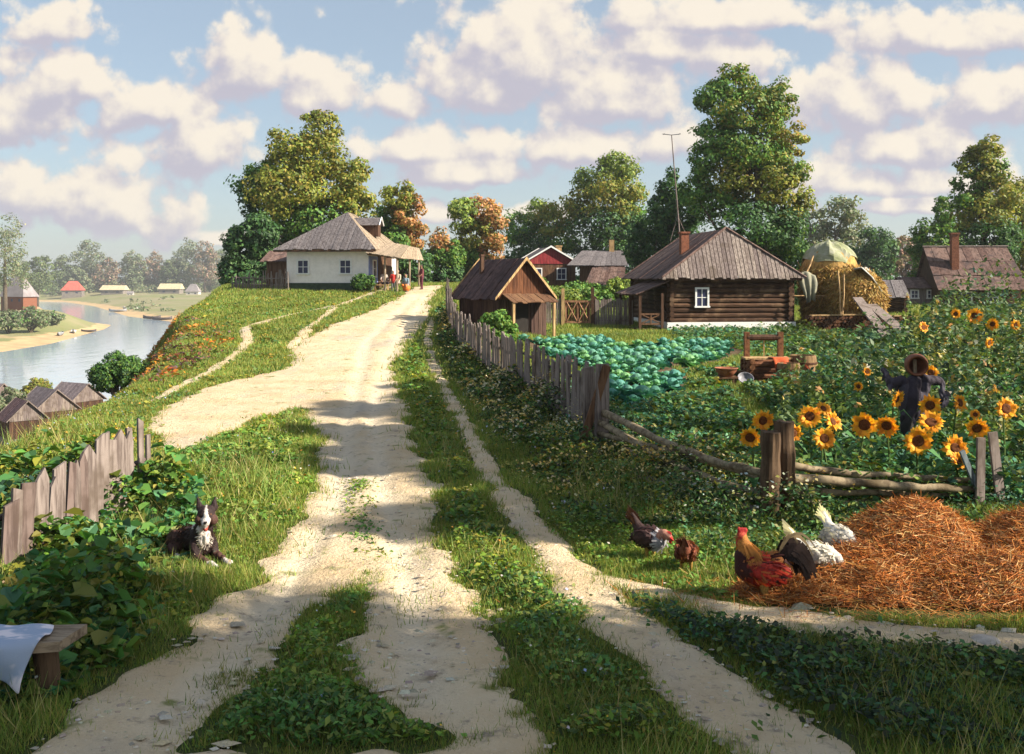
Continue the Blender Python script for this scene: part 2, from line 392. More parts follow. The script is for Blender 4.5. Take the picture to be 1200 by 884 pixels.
# ------------------------------------------------------------------ the setting
ROAD = G((40, 880), (90, 826), (150, 788), (215, 735), (278, 690), (333, 636), (372, 575), (374, 505), (350, 480), (290, 494), (215, 530), (172, 503), (178, 482),
         (252, 452), (338, 430), (340, 412), (352, 400), (400, 378), (440, 362), (468, 347), (486, 337)) + [(-5.6, 66), (-4.2, 66)] + \
       G((512, 341), (506, 352), (503, 374), (478, 402), (462, 430), (470, 460), (482, 500), (502, 560), (522, 640), (548, 700), (592, 790), (640, 880)) + [(0.1, 3.0), (-4.0, 3.0)]
ISLE = G((300, 790), (330, 750), (375, 708), (440, 655), (434, 720), (415, 770), (440, 825), (560, 880), (230, 880))
DITCH = G((506, 372), (500, 398), (514, 440), (545, 500), (577, 562), (640, 635), (690, 690), (765, 760), (850, 826), (930, 882))
DITCH_W = [.16, .17, .18, .2, .22, .27, .30, .34, .38, .4]
SIDE = G((680, 672), (765, 688), (880, 718), (1000, 738), (1200, 752), (1500, 765)); SIDE_W = [.18, .2, .27, .3, .28, .28]
PATH1 = G((470, 336), (400, 357), (330, 372), (287, 386), (291, 402), (268, 422), (180, 470)); PATH1_W = [.3, .25, .22, .3, .25, .2, .15]
PATH2 = G((392, 361), (362, 386), (343, 408)); PATH2_W = [.2, .25, .35]
MEDIAN = G((425, 560), (418, 600), (440, 650)); 
RUT1 = G((200, 870), (325, 700), (400, 585), (408, 485), (430, 400), (488, 346)); RUT2 = G((490, 870), (482, 690), (452, 585), (436, 485), (462, 405), (500, 346))
def road_sd(x, y):
    n = (fbm(x * 1.6, y * 1.6, 31) - .5) * .55 + (vnoise(x * 6, y * 6, 12) - .5) * .16
    r = np.minimum(poly_sd(x, y, ROAD), -poly_sd(x, y, ISLE))
    return r + n
def path_sd(x, y):
    n = (fbm(x * 2.2, y * 2.2, 33) - .5) * .26
    return np.maximum(np.maximum(line_sd(x, y, DITCH, DITCH_W), line_sd(x, y, SIDE, SIDE_W)), np.maximum(line_sd(x, y, PATH1, PATH1_W), line_sd(x, y, PATH2, PATH2_W))) + n

PATCH1 = G((612, 400), (700, 396), (752, 416), (798, 440), (788, 468), (742, 480), (712, 474), (712, 440), (640, 416))
PATCH2 = G((738, 408), (838, 404), (868, 414), (806, 432), (772, 427))
def build_ground():
    ys = [-14.0]
    while ys[-1] < 4: ys.append(ys[-1] + .5)
    while ys[-1] < 22: ys.append(ys[-1] + .09)
    while ys[-1] < 1750: ys.append(ys[-1] * 1.0125)
    ys = np.array(ys); s = np.linspace(-1, 1, 321); t = np.sign(s) * np.abs(s) ** 1.35
    half = .68 * np.maximum(ys, 8) + 13
    X = half[:, None] * t[None, :]; Y = np.repeat(ys[:, None], len(t), 1); Z = terrain(X, Y)
    near = Y < 70
    rs = np.full(X.shape, -9.0); ps = np.full(X.shape, -9.0)
    rs[near] = road_sd(X[near], Y[near]); ps[near] = path_sd(X[near], Y[near])
    dirt = np.maximum(rs, ps)
    rut = np.zeros(X.shape); rut[near] = np.clip(np.maximum(line_sd(X[near], Y[near], RUT1, [.30] * 6), line_sd(X[near], Y[near], RUT2, [.30] * 6)) / .25 + (fbm(X[near] * 1.1, Y[near] * .8, 44) - .5) * 1.6, 0, 1) * sstep(0, .3, rs[near])
    Z = Z - .055 * rut
    nr, nc = X.shape
    idx = np.arange(nr * nc).reshape(nr, nc)
    quads = np.stack([idx[:-1, :-1], idx[:-1, 1:], idx[1:, 1:], idx[1:, :-1]], -1).reshape(-1, 4)
    def grid_obj(name, Z, q, mat):
        used = np.unique(q); remap = np.full(nr * nc, -1); remap[used] = np.arange(len(used))
        co = np.stack([X.ravel()[used], Y.ravel()[used], Z.ravel()[used]], 1); q = remap[q]
        me = bpy.data.meshes.new(name); me.vertices.add(len(co)); me.vertices.foreach_set('co', co.astype(np.float32).ravel())
        me.loops.add(q.size); me.loops.foreach_set('vertex_index', q.astype(np.int32).ravel())
        me.polygons.add(len(q)); me.polygons.foreach_set('loop_start', np.arange(0, q.size, 4, dtype=np.int32))
        me.polygons.foreach_set('use_smooth', [True] * len(q)); me.update(calc_edges=True); me.materials.append(mat)
        o = bpy.data.objects.new(name, me); col.objects.link(o); a = me.attributes.new('rut', 'FLOAT', 'POINT'); a.data.foreach_set('value', rut.ravel()[used].astype(np.float32))
        return tag(o, kind='structure')
    # ground material
    m, nt, o = new_mat("ground_turf")
    g1 = nnoise(nt, .9, 5, .65); g2 = nnoise(nt, 9, 4, .7); g3 = nnoise(nt, .12, 3, .6)
    c = nmix(nt, nramp(nt, g1, .35, .65), (.035, .055, .015), (.06, .07, .02)); c = nmix(nt, nramp(nt, g2, .5, .7), c, (.035, .028, .016))
    c = nmix(nt, nramp(nt, g3, .45, .65), c, (.07, .08, .022))
    gm = nt.nodes.new('ShaderNodeNewGeometry'); sp = nt.nodes.new('ShaderNodeSeparateXYZ'); nt.links.new(gm.outputs['True Normal'], sp.inputs[0])
    sp2 = nt.nodes.new('ShaderNodeSeparateXYZ'); nt.links.new(gm.outputs['Position'], sp2.inputs[0])
    soil = nmix(nt, nramp(nt, g1, .35, .65), (.16, .075, .045), (.075, .05, .045))
    c = nmix(nt, nramp(nt, sp.outputs[2], .80, .62), c, soil)
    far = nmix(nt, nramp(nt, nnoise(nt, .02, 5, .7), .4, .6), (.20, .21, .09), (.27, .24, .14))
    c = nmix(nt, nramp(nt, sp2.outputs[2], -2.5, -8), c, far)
    sand = nmix(nt, nramp(nt, nnoise(nt, .15, 4, .6), .35, .65), (.52, .38, .21), (.40, .28, .16))
    c = nmix(nt, nramp(nt, nmath(nt, 'ADD', sp2.outputs[2], nmath(nt, 'MULTIPLY', nmath(nt, 'SUBTRACT', g3, .5), 1.2)), -14.0, -14.25), c, sand)
    princ(nt, o, c, .95, nbump(nt, g2, .03, .7), .1)
    grid_obj('ground', Z, quads, m)
    # dirt sheets: dip under the turf at the edges
    m2, nt, o = new_mat("dry_pale_dirt")
    a = nnoise(nt, .8, 5, .65); b = nnoise(nt, 5, 6, .7); cc = nnoise(nt, 22, 4, .7)
    c = nmix(nt, nramp(nt, a, .38, .64), (.62, .50, .34), (.56, .42, .26)); c = nmix(nt, nramp(nt, nnoise(nt, .45, 4, .65, (1, .35, 1)), .50, .70), c, (.42, .37, .31)); ra = nt.nodes.new('ShaderNodeAttribute'); ra.attribute_name = 'rut'; c = nmix(nt, nmath(nt, 'MULTIPLY', ra.outputs['Fac'], .8), c, (.66, .56, .42)); c = nmix(nt, nramp(nt, b, .54, .74), c, (.25, .205, .16))
    c = nmix(nt, nramp(nt, nnoise(nt, 2.2, 4, .6), .60, .72), c, (.21, .22, .08)); c = nmix(nt, nramp(nt, cc, .62, .72), c, (.68, .60, .47))
    h = nmath(nt, 'ADD', nmath(nt, 'MULTIPLY', b, 1.6), cc)
    princ(nt, o, c, .95, nbump(nt, h, .045, .85), .1)
    def sheet(name, d, m2=m2):
        off = np.clip(d * .22, -.06, .03)
        keep = (d > -.35); kq = keep.ravel()[quads].any(1)
        return grid_obj(name, Z + off, quads[kq], m2)
    sheet('dirt_road', rs)
    sheet('footpath', np.where(rs > .05, -9, ps))
    m3, nt, o = new_mat('garden_soil'); s1 = nnoise(nt, 7, 5, .7); princ(nt, o, nmix(nt, nramp(nt, s1, .35, .65), (.085, .055, .035), (.14, .095, .06)), .95, nbump(nt, s1, .04, .8), .1)
    bd = np.full(X.shape, -9.0); bd[near] = np.maximum(poly_sd(X[near], Y[near], PATCH1), poly_sd(X[near], Y[near], PATCH2)) + .3 + (fbm(X[near] * 1.5, Y[near] * 1.5, 41) - .5) * .5
    sheet('garden_bed', bd, m3)
build_ground()

def build_water():
    m, nt, o = new_mat("river_water")
    n = nnoise(nt, .35, 3, .6, (1, .35, 1))
    p = princ(nt, o, (.38, .48, .58), .08, nbump(nt, n, .25, .35), .7)
    mb = MB(); mb.add([(-900, 90, WZ), (120, 90, WZ), (200, 900, WZ), (-900, 900, WZ)], [(0, 1, 2, 3)])
    tag(mb.build('river', m), kind='structure')
build_water()

# ------------------------------------------------------------------ trees
GREEN = [(.075, .17, .03), (.11, .22, .04), (.055, .13, .03), (.15, .22, .04)]
OLIVE = [(.16, .19, .03), (.20, .21, .035), (.10, .14, .025), (.24, .20, .04)]
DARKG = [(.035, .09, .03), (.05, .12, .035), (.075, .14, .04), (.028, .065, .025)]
RUSSET = [(.38, .17, .07), (.30, .19, .06), (.42, .22, .10), (.16, .14, .04)]
YELG = [(.20, .27, .05), (.24, .28, .06), (.13, .20, .04), (.09, .14, .035)]
GREYG = [(.13, .17, .09), (.16, .19, .11), (.10, .14, .075), (.20, .19, .12)]
PINKG = [(.24, .17, .14), (.17, .15, .10), (.10, .12, .06), (.28, .17, .12)]
def crown_mesh(lobes, pal, n, size, rng, pals=None, flat=.5):
    """lobes: (centre, radii). clumps of leaves on every lobe, gaps between the clumps."""
    P = []; Nn = []; C = []
    vol = np.array([r[0] * r[2] for c, r in lobes]); vol = vol / vol.sum()
    for i, (c, r) in enumerate(lobes):
        nl = int(n * 1.65 * vol[i]); c = np.array(c); r = np.array(r); pl = (pals[i] if pals and pals[i] else pal)
        nc = max(7, int(26 * (vol[i] * len(lobes)) ** .5))
        dirs = unit(rng.normal(size=(nc, 3))); dirs[:, 2] = dirs[:, 2] * .9 + .12
        rad = rng.uniform(.45, 1.0, (nc, 1)) ** .6
        cc = c + dirs * rad * r * .86
        cr = r.mean() * rng.uniform(.22, .42, nc)
        tint = rng.uniform(.72, 1.25, nc)
        k = rng.integers(0, nc, nl)
        d = unit(rng.normal(size=(nl, 3))); d[:, 2] += .25
        p = cc[k] + d * (cr[k] * rng.uniform(.35, 1.05, nl) ** .5)[:, None] * np.array([1.15, 1.15, .8])
        P.append(p); Nn.append(unit(d + rng.normal(size=(nl, 3)) * flat + dirs[k] * .4)); C.append(pick(pl, nl, rng) * 1.22 * tint[k][:, None])
    P = np.concatenate(P); Nn = np.concatenate(Nn); C = np.concatenate(C)
    L = size * .78 * rng.uniform(.6, 1.4, len(P))
    return leaf_verts(P, Nn, L, L * .62, rng), C, P
def tree(name, label, cat, Y, lobes_px, pal, n, size, seed, base_u=None, pals=None, group=None, bark='bark', trunk_r=None, base_z=None, limbs=True, skirt=True):
    rng = np.random.default_rng(seed)
    us = [l[0] for l in lobes_px]; bu = base_u if base_u is not None else float(np.mean(us))
    bx = (bu - 600) / F * Y; bz = (tz(bx, Y) if base_z is None else base_z) - .1
    k = Y / F; root = thing(name, label, cat, (bx, Y, bz), 0, group)
    lobes = []
    if skirt:
        wd = max(l[0] + l[2] for l in lobes_px) - min(l[0] - l[2] for l in lobes_px); vb = VH + F * (CZ - bz) / Y; lowv = max(l[1] for l in lobes_px)
        nl = max(1, int((vb - lowv) / 22)); lobes_px = list(lobes_px)
        for q in range(nl):
            vv = lowv + (vb - lowv) * (q + .6) / nl
            for s in (-.25, .02, .27): lobes_px.append((bu + s * wd + rng.uniform(-3, 3), vv, wd * .2, max(10, (vb - lowv) / nl * .7)))
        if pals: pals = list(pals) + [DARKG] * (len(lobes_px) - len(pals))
    for j, (u, v, ru, rv) in enumerate(lobes_px):
        p = at(u, v, Y); rx = ru * k * 1.12; rz = rv * k * 1.12
        ry = (rx + rz) / 2
        lobes.append(((p.x - bx, (rng.uniform(-.6, .6)) * ry * 1.1, p.z - bz), (rx, ry, rz)))
    vts, C, P = crown_mesh(lobes, pal, n, size, rng, pals)
    np_mesh('crown', vts, 4, LEAF, C, root)
    top = max(c[2] for c, r in lobes); cen = np.mean([c for c, r in lobes], 0)
    tr = trunk_r or max(.08, top * .024)
    mb = MB(); hh = top * .85
    sw = rng.uniform(-.2, .2, 2) * tr * 6
    path = [(0, 0, 0), (sw[0] * .4, sw[1] * .4, hh * .3), (cen[0] * .5 + sw[0], sw[1], hh * .6), (cen[0] * .8, cen[1] * .5, hh)]
    mb.tube(path, [tr * 1.25, tr, tr * .7, tr * .25], 8)
    if limbs:
        for c, r in lobes:
            z0 = min(max(c[2] - r[2] * 1.6, hh * .18), hh * .6); t = z0 / hh
            s0 = np.array(path[1]) * (1 - t) + np.array(path[2]) * t; s0[2] = z0
            c = np.array(c); mid = (s0 + c) / 2 + np.array([0, 0, -.08 * top]) + rng.normal(size=3) * .04 * top
            mb.tube([s0, mid, c, c + np.array([0, 0, r[2] * .5])], [tr * .45, tr * .3, tr * .16, tr * .05], 6)
    mb.build('trunk', M[bark], root, True)
    return root
def bush(name, label, cat, u, v_base, Y, w, h, pal, n, size, seed, group=None, base_z=None):
    """shrub w,h in metres"""
    rng = np.random.default_rng(seed); x = (u - 600) / F * Y; z = tz(x, Y) if base_z is None else base_z
    root = thing(name, label, cat, (x, Y, z - .05), 0, group)
    lobes = []
    for j in range(6):
        a = j / 6 * 6.28 + rng.uniform(0, .6); lobes.append(((math.cos(a) * w * .27, math.sin(a) * w * .27, h * rng.uniform(.3, .62)), (w * .26, w * .26, h * .32)))
    lobes.append(((0, 0, h * .66), (w * .26, w * .26, h * .33)))
    vts, C, P = crown_mesh(lobes, pal, n, size, rng)
    np_mesh('foliage', vts, 4, LEAF, C, root)
    mb = MB()
    for c, r in lobes: mb.tube([(0, 0, 0), (c[0] * .5, c[1] * .5, c[2] * .6), c], [.035 * h, .025 * h, .008 * h], 5)
    mb.build('stem', M['bark'], root)
    return root

tree('broadleaf_tree', 'tallest olive green tree, rising behind the white cottage roof', 'tree', 76,
     [(375, 155, 25, 27), (343, 180, 30, 30), (372, 188, 36, 34), (312, 215, 28, 28), (300, 228, 26, 24), (342, 232, 44, 38), (388, 228, 38, 38), (414, 218, 18, 34), (418, 246, 20, 28), (322, 258, 40, 24), (368, 266, 48, 26)],
     OLIVE, 26000, .36, 11, 366, pals=[OLIVE, OLIVE, OLIVE, GREEN, DARKG, OLIVE, OLIVE, OLIVE, OLIVE, DARKG, GREEN], bark='bark_pale')  # lit top and right in olive, shaded left in dark green leaf colours
tree('dark_tree', 'low dark green tree at the left end of the cottage stake fence', 'tree', 70,
     [(283, 292, 20, 24), (272, 322, 12, 22), (303, 278, 24, 26), (308, 312, 26, 26), (285, 325, 20, 22)], DARKG, 11000, .32, 12, 292)
tree('broadleaf_tree', 'round tree with russet tips, right of the white cottage', 'tree', 84,
     [(466, 238, 20, 22), (482, 252, 16, 26), (456, 264, 20, 26), (486, 278, 14, 24), (462, 290, 24, 22), (446, 262, 14, 20)], OLIVE, 10000, .36, 13, 470, pals=[OLIVE, RUSSET, GREEN, RUSSET, GREEN, GREEN])
tree('small_tree', 'small green tree with a few reddish leaves, between cottage and russet tree', 'tree', 92,
     [(516, 290, 14, 20), (528, 300, 14, 18), (506, 305, 12, 16), (520, 312, 20, 14)], GREEN, 5000, .36, 14, 518, pals=[RUSSET, GREEN, GREEN, GREEN])
tree('autumn_tree', 'tree turned half russet orange, standing left above the plank hut', 'tree', 96,
     [(544, 256, 20, 22), (566, 248, 18, 18), (578, 272, 15, 28), (554, 282, 26, 26), (576, 300, 16, 18), (545, 302, 24, 16)], YELG, 10000, .4, 15, 558, pals=[YELG, RUSSET, RUSSET, OLIVE, RUSSET, GREEN])
tree('broadleaf_tree', 'spreading mid green tree behind the crimson gabled house', 'tree', 116,
     [(626, 256, 22, 24), (608, 275, 18, 28), (648, 262, 22, 24), (630, 290, 32, 28), (655, 290, 22, 26)], GREEN, 10000, .46, 16, 632, pals=[YELG, GREEN, OLIVE, DARKG, GREEN])
tree('poplar_tree', 'tall yellow green tree behind the grey roofed house', 'tree', 112,
     [(728, 200, 24, 22), (702, 214, 26, 26), (735, 218, 20, 24), (715, 240, 34, 28), (684, 244, 24, 26), (742, 252, 20, 26), (708, 272, 40, 24), (740, 285, 26, 26)],
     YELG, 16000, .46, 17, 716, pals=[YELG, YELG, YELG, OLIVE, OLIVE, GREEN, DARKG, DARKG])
tree('dark_tree', 'dark green tree behind the antenna mast, left of the largest tree', 'tree', 78,
     [(788, 222, 16, 22), (778, 248, 16, 26), (800, 252, 22, 34), (768, 272, 20, 26), (792, 292, 32, 28), (752, 290, 18, 26), (772, 305, 34, 22)], DARKG, 14000, .34, 18, 786)
tree('broadleaf_tree', 'largest tree, tall green crown with right edge coloured as sunlit behind the log house', 'tree', 72,
     [(866, 98, 32, 22), (846, 118, 28, 26), (908, 124, 26, 26), (878, 140, 44, 32), (838, 166, 24, 26), (928, 168, 24, 22), (876, 180, 48, 32), (826, 190, 18, 24), (920, 204, 26, 24), (882, 214, 48, 32),
      (843, 240, 34, 28), (914, 244, 28, 30), (882, 274, 54, 30), (818, 230, 20, 26), (920, 285, 24, 26)],
     GREEN, 36000, .33, 19, 884, pals=[OLIVE + GREEN, GREEN, GREEN + OLIVE, OLIVE + GREEN, GREEN, OLIVE + RUSSET[1:2], GREEN + OLIVE[:1], GREEN, OLIVE + GREEN, OLIVE, GREEN, OLIVE, DARKG, GREEN, GREEN])  # olive and russet lobes put the sunlit right edge into leaf colour
tree('grey_tree', 'misty grey green tree right of the largest tree', 'tree', 150,
     [(986, 248, 18, 20), (962, 264, 18, 20), (1000, 270, 18, 22), (978, 285, 30, 20), (948, 285, 16, 20)], GREYG, 7000, .6, 20, 980)
tree('grey_tree', 'bluish green tree behind the small grey roofed shed', 'tree', 140,
     [(1022, 284, 16, 18), (1036, 298, 16, 18), (1016, 306, 22, 16)], DARKG, 4500, .55, 21, 1026)
tree('grey_tree', 'pale pinkish tree left of the steep roofed house', 'tree', 160,
     [(1062, 292, 14, 16), (1052, 306, 14, 14), (1074, 304, 14, 16)], PINKG, 3500, .6, 22, 1062)
tree('poplar_tree', 'tall poplar behind the steep roofed house', 'tree', 84,
     [(1152, 178, 17, 17), (1141, 200, 20, 22), (1162, 204, 18, 24), (1134, 228, 20, 26), (1166, 235, 22, 30), (1150, 255, 34, 28), (1150, 285, 34, 26)], OLIVE, 15000, .36, 23, 1152, pals=[OLIVE, OLIVE, GREEN, GREEN, OLIVE, OLIVE, DARKG])
tree('broadleaf_tree', 'low rounded tree left of the tall poplar', 'tree', 96,
     [(1108, 248, 14, 16), (1090, 276, 20, 16), (1112, 275, 20, 24), (1085, 295, 16, 18), (1105, 300, 26, 20)], GREEN, 7000, .4, 24, 1100)
tree('poplar_tree', 'tree cut by the right edge of the view, beside the poplar', 'tree', 88,
     [(1198, 230, 16, 22), (1205, 262, 20, 26), (1195, 285, 18, 26)], OLIVE, 7000, .38, 25, 1204)
FARP = [GREYG, [(.10, .14, .05), (.08, .11, .05), (.13, .15, .07)], PINKG]
far_trees = [(6, 292, 24, 40, 345, 0, 'tall grey tree at the left edge on the far spit'), (44, 318, 20, 20, 700, 1, 'leafy far tree between spit house and red roof'),
             (76, 318, 17, 18, 960, 1, 'low far tree left behind the red roof'), (106, 306, 19, 26, 970, 0, 'tallest far tree, right behind the red roof'),
             (127, 320, 15, 18, 960, 2, 'pinkish far tree at the left end of the long pale roof'), (155, 314, 18, 20, 970, 0, 'misty far tree behind the right end of the long pale roof'),
             (180, 316, 15, 20, 980, 2, 'pinkish grey far tree between the two pale roofs'), (199, 320, 12, 15, 960, 1, 'small yellowish far tree behind the second pale roof'),
             (218, 306, 17, 27, 970, 0, 'tall far tree behind the grey hut roof'), (240, 306, 15, 24, 960, 2, 'pink tinted far tree right of the grey hut'),
             (258, 314, 16, 24, 980, 1, 'far tree beside the dark tree on the bluff'), (92, 326, 14, 12, 940, 0, 'low bushy far tree directly behind the red roof'), (24, 326, 14, 14, 720, 0, 'rounded far tree behind the spit house')]
for i, (u, v, ru, rv, Y, p, lab) in enumerate(far_trees):
    tree('far_tree', lab, 'tree', Y, [(u, v - rv * .5, ru * .55, rv * .5), (u - ru * .42, v, ru * .55, rv * .6), (u + ru * .45, v + rv * .1, ru * .55, rv * .6), (u - ru * .1, v + rv * .5, ru * .95, rv * .55), (u + 2, v + rv * .9, ru, rv * .4)], FARP[p], 2600, Y * 3.0 / F, 100 + i, u, limbs=False, skirt=False, group='trees on the far bank')
def far_thicket():
    rng = np.random.default_rng(321); lobes = []
    for k in range(90):
        Y = rng.uniform(925, 1050); u = rng.uniform(-60, 285); x = (u - 600) / F * Y; h = rng.uniform(3, 9); lobes.append(((x, Y, tz(x, Y) + h * .5), (rng.uniform(7, 16), 8, h)))
    for k in range(24):
        Y = rng.uniform(520, 800); u = rng.uniform(120, 280); x = (u - 600) / F * Y; z = tz(x, Y)
        if z > WZ + .8: lobes.append(((x, Y, z + .6), (rng.uniform(3, 8), 4, rng.uniform(1.2, 2.4))))
    v, c, p = crown_mesh(lobes, GREYG + FARP[1], 9000, 2.4, rng); tag(np_mesh('far_thicket', v, 4, LEAF, c), 'continuous belt of low bushes along the far bank of the river', 'thicket', None, 'stuff')
far_thicket()
bush('bush', 'dark rounded shrub on the bluff above the river', 'bush', 138, 468, 36, 2.0, 2.0, DARKG + GREEN, 9000, .12, 41, base_z=-1.45)
bush('bush', 'tall leafy shrub between lowland roofs at the left edge', 'bush', 12, 480, 112, 4.2, 5.2, GREYG, 3000, .45, 43, base_z=-13.9)
bush('bush', 'reddish olive shrub beside the lowland roofs', 'bush', 44, 470, 132, 4.0, 4.2, RUSSET[3:] + OLIVE, 3000, .45, 44, base_z=-13.9)
for i, (u, Y, w, h, lab) in enumerate([(10, 318, 12, 8, 'bank of grey green bushes at the left edge of the spit'), (36, 322, 12, 9, 'willow bush below the spit house'), (58, 345, 10, 5, 'low bush on the sandy spit tip')]):
    bush('willow_bush', lab, 'bush', u, 0, Y, w, h, GREYG + GREEN[:1], 2500, 1.0, 50 + i, group='bushes on the spit')
bush('bush', 'bright green bush against the picket fence in front of the plank hut', 'bush', 584, 400, 36.5, 1.6, 1.7, GREEN, 5000, .13, 46)
bush('bush', 'round green bush at the front corner of the white cottage', 'bush', 426, 340, 58.6, 1.5, 1.25, DARKG + GREEN, 3000, .15, 47)
for i, (u, w, h, pl, lab) in enumerate([(622, 3.4, 2.2, GREEN, 'hedge bush at the left below the crimson gabled house'), (655, 3.6, 1.7, YELG, 'light green hedge bush under the crimson house window'), (690, 3.6, 2.0, GREEN, 'hedge bush below the brown lean-to roof'), (722, 2.6, 2.2, YELG, 'hedge bush nearest the log house porch')]):
    bush('hedge_bush', lab, 'bush', u, 345, 66 + i, w, h, pl, 3500, .25, 60 + i, group='bushes behind the gate')
# trees standing beside the viewer, out of the frame; their shade falls over the near ground
def shade_tree(x, y, crown, n, seed, label):
    rng = np.random.default_rng(seed); root = thing('shade_tree', label, 'tree', (x, y, tz(x, y) - .1))
    vts, C, P = crown_mesh(crown, GREEN, n, .26, rng); np_mesh('crown', vts, 4, LEAF, C, root)
    mb = MB(); mb.tube([(0, 0, 0), (.1, 0, 2), (0, .1, 4), (0, 0, 7)], [.3, .24, .18, .06], 10)
    for c, r in crown: mb.tube([(0, 0, 2.4), (c[0] * .5, c[1] * .5, c[2] * .7), c], [.12, .08, .03], 6)
    mb.build('trunk', M['bark'], root, True)
shade_tree(12.5, 4.0, [((-.6, 0, 3.6), (1.9, 1.9, 1.3)), ((.8, .8, 4.6), (1.8, 1.8, 1.5)), ((0, -.9, 5.4), (1.7, 1.8, 1.4)), ((.4, .2, 6.8), (1.9, 2.0, 1.6)), ((.2, -.4, 8.6), (1.7, 1.7, 1.4)), ((0, 0, 10.4), (1.6, 1.6, 1.4))], 16000, 91, 'tall leafy tree beside the straw heap, out of the view')
shade_tree(9.0, 5.0, [((0, 0, 2.4), (1.3, 1.1, 1.0)), ((.3, .1, 3.6), (1.5, 1.3, 1.0)), ((-.2, -.3, 4.8), (1.4, 1.4, 1.0)), ((.4, -.6, 3.0), (1.1, 1.2, 1.0))], 15000, 92, 'low leafy tree at the right of the near ground, out of the view')
shade_tree(13.8, 1.9, [((0, .3, 8.0), (2.0, 2.2, 1.7)), ((.3, -.3, 10.2), (2.1, 2.2, 1.7)), ((-.2, .4, 12.2), (2.0, 2.1, 1.6)), ((0, 0, 6.0), (1.8, 2.0, 1.5))], 16000, 95, 'second tall tree nearer the viewer, out of the view')
def open_crown(z, r, seed, k=6):
    g = np.random.default_rng(seed); return [((g.uniform(-r, r), g.uniform(-r, r) * 1.1, z + g.uniform(-1.0, 1.2)), (g.uniform(.7, 1.15),) * 2 + (g.uniform(.5, .8),)) for q in range(k)]
shade_tree(12.6, 10.0, open_crown(8.8, 1.7, 1, 8), 8000, 96, 'slim tree with an open crown near the straw heap, out of the view')
shade_tree(13.2, 13.2, open_crown(9.3, 2.1, 2, 13), 13000, 93, 'tall tree with a high crown beside the sunflower garden, out of the view')
shade_tree(15.2, 16.4, open_crown(10.8, 2.2, 3, 14), 14000, 97, 'tall open tree right of the sunflower garden, out of the view')
shade_tree(19.5, 18.5, open_crown(13.6, 2.5, 4, 15), 15000, 94, 'very tall tree with a high crown right of the garden, out of the view')

# ------------------------------------------------------------------ the air between here and the far bank
def haze():
    m, nt, o = new_mat("thin_haze"); v = nt.nodes.new('ShaderNodeVolumePrincipled'); v.inputs['Color'].default_value = (.86, .90, .95, 1); v.inputs['Density'].default_value = HAZE; v.inputs['Anisotropy'].default_value = .2
    nt.links.new(v.outputs[0], o.inputs['Volume'])
    mb = MB(); mb.box((0, 890, 15), (2600, 1830, 70)); tag(mb.build('haze', m), 'thin pale haze that greys the far bank of the river', 'haze', None, 'stuff')
HAZE = .00024
haze()
# ------------------------------------------------------------------ buildings
def window(parent, x, z, w, h, y=0.0, nx=2, ny=2, fr=.09, mat='white_paint', face='y'):
    """frame with a pane; face 'y' = on a wall facing -y, 'x' = on a wall facing +x at x=y"""
    def P(a, b, c): return (a, b, c) if face == 'y' else (-b, a, c)
    def S(a, b, c): return (a, b, c) if face == 'y' else (b, a, c)
    mb = MB()
    mb.box(P(x - w / 2 - fr / 2, y - .035, z), S(fr, .07, h + 2 * fr)); mb.box(P(x + w / 2 + fr / 2, y - .035, z), S(fr, .07, h + 2 * fr))
    mb.box(P(x, y - .036, z + h / 2 + fr / 2), S(w - .002, .072, fr)); mb.box(P(x, y - .05, z - h / 2 - fr / 2), S(w + 2 * fr + .08, .10, fr * .9))
    for i in range(1, nx): mb.box(P(x - w / 2 + w * i / nx, y - .022, z), S(.035, .03, h))
    for j in range(1, ny): mb.box(P(x, y - .0215, z - h / 2 + h * j / ny), S(w, .029, .035))
    f = mb.build('window', M[mat], parent)
    MB().box(P(x, y - .012, z), S(w, .01, h)).build('pane', M['pane'], f); return f
def roof_boards(mb, a, b, c, d, n, th=.04, rng=None, gap=.03):
    """slope with eave a-b and ridge d-c, split into n boards running eave to ridge"""
    a, b, c, d = map(Vector, (a, b, c, d)); nr = (b - a).cross(d - a).normalized()
    for i in range(n):
        t0 = i / n; t1 = (i + 1) / n - gap / n
        up = nr * (.012 * (i % 2) + (rng.uniform(0, .02) if rng else 0)); ov = (a - d).normalized() * (rng.uniform(-.06, .08) if rng else 0)
        q = [a.lerp(b, t0) + up + ov, a.lerp(b, t1) + up + ov, d.lerp(c, t1) + up, d.lerp(c, t0) + up]
        if (q[2] - q[3]).length < 1e-3: q = q[:3]
        mb.slab(q, th)
rr = random.Random(5)
def roof_tri(mb, a, b, apex, n, th, rng):
    a, b, apex = map(Vector, (a, b, apex)); e = b - a; sa = (apex - a).dot(e) / e.dot(e); up = apex - (a + e * sa); nr = e.cross(up).normalized()
    def pt(s, h): return a + e * s + up * h
    def hh(s): return s / sa if s < sa else (1 - s) / (1 - sa)
    for i in range(n):
        s0, s1 = i / n + .0008, (i + 1) / n - .0035; o = nr * (.014 * (i % 2) + rng.uniform(0, .02)); ov = -up.normalized() * rng.uniform(-.05, .09)
        q = [pt(s0, 0) + ov, pt(s1, 0) + ov, pt(s1, hh(s1))] + ([apex.copy()] if s0 < sa < s1 else []) + [pt(s0, hh(s0))]
        mb.slab([p + o for p in q], th)
M['sunlit_board'] = mat_wood('sunlit_porch_board', (.30, .24, .17), (.38, .30, .22), (12, 12, 1.2))
M['hut_gable'] = mat_wood('red_brown_gable_board', (.10, .04, .02), (.16, .065, .03), (14, 14, 1.4)); M['hut_plank'] = mat_wood('dark_hut_plank', (.07, .04, .033), (.11, .065, .048), (14, 14, 1.2))
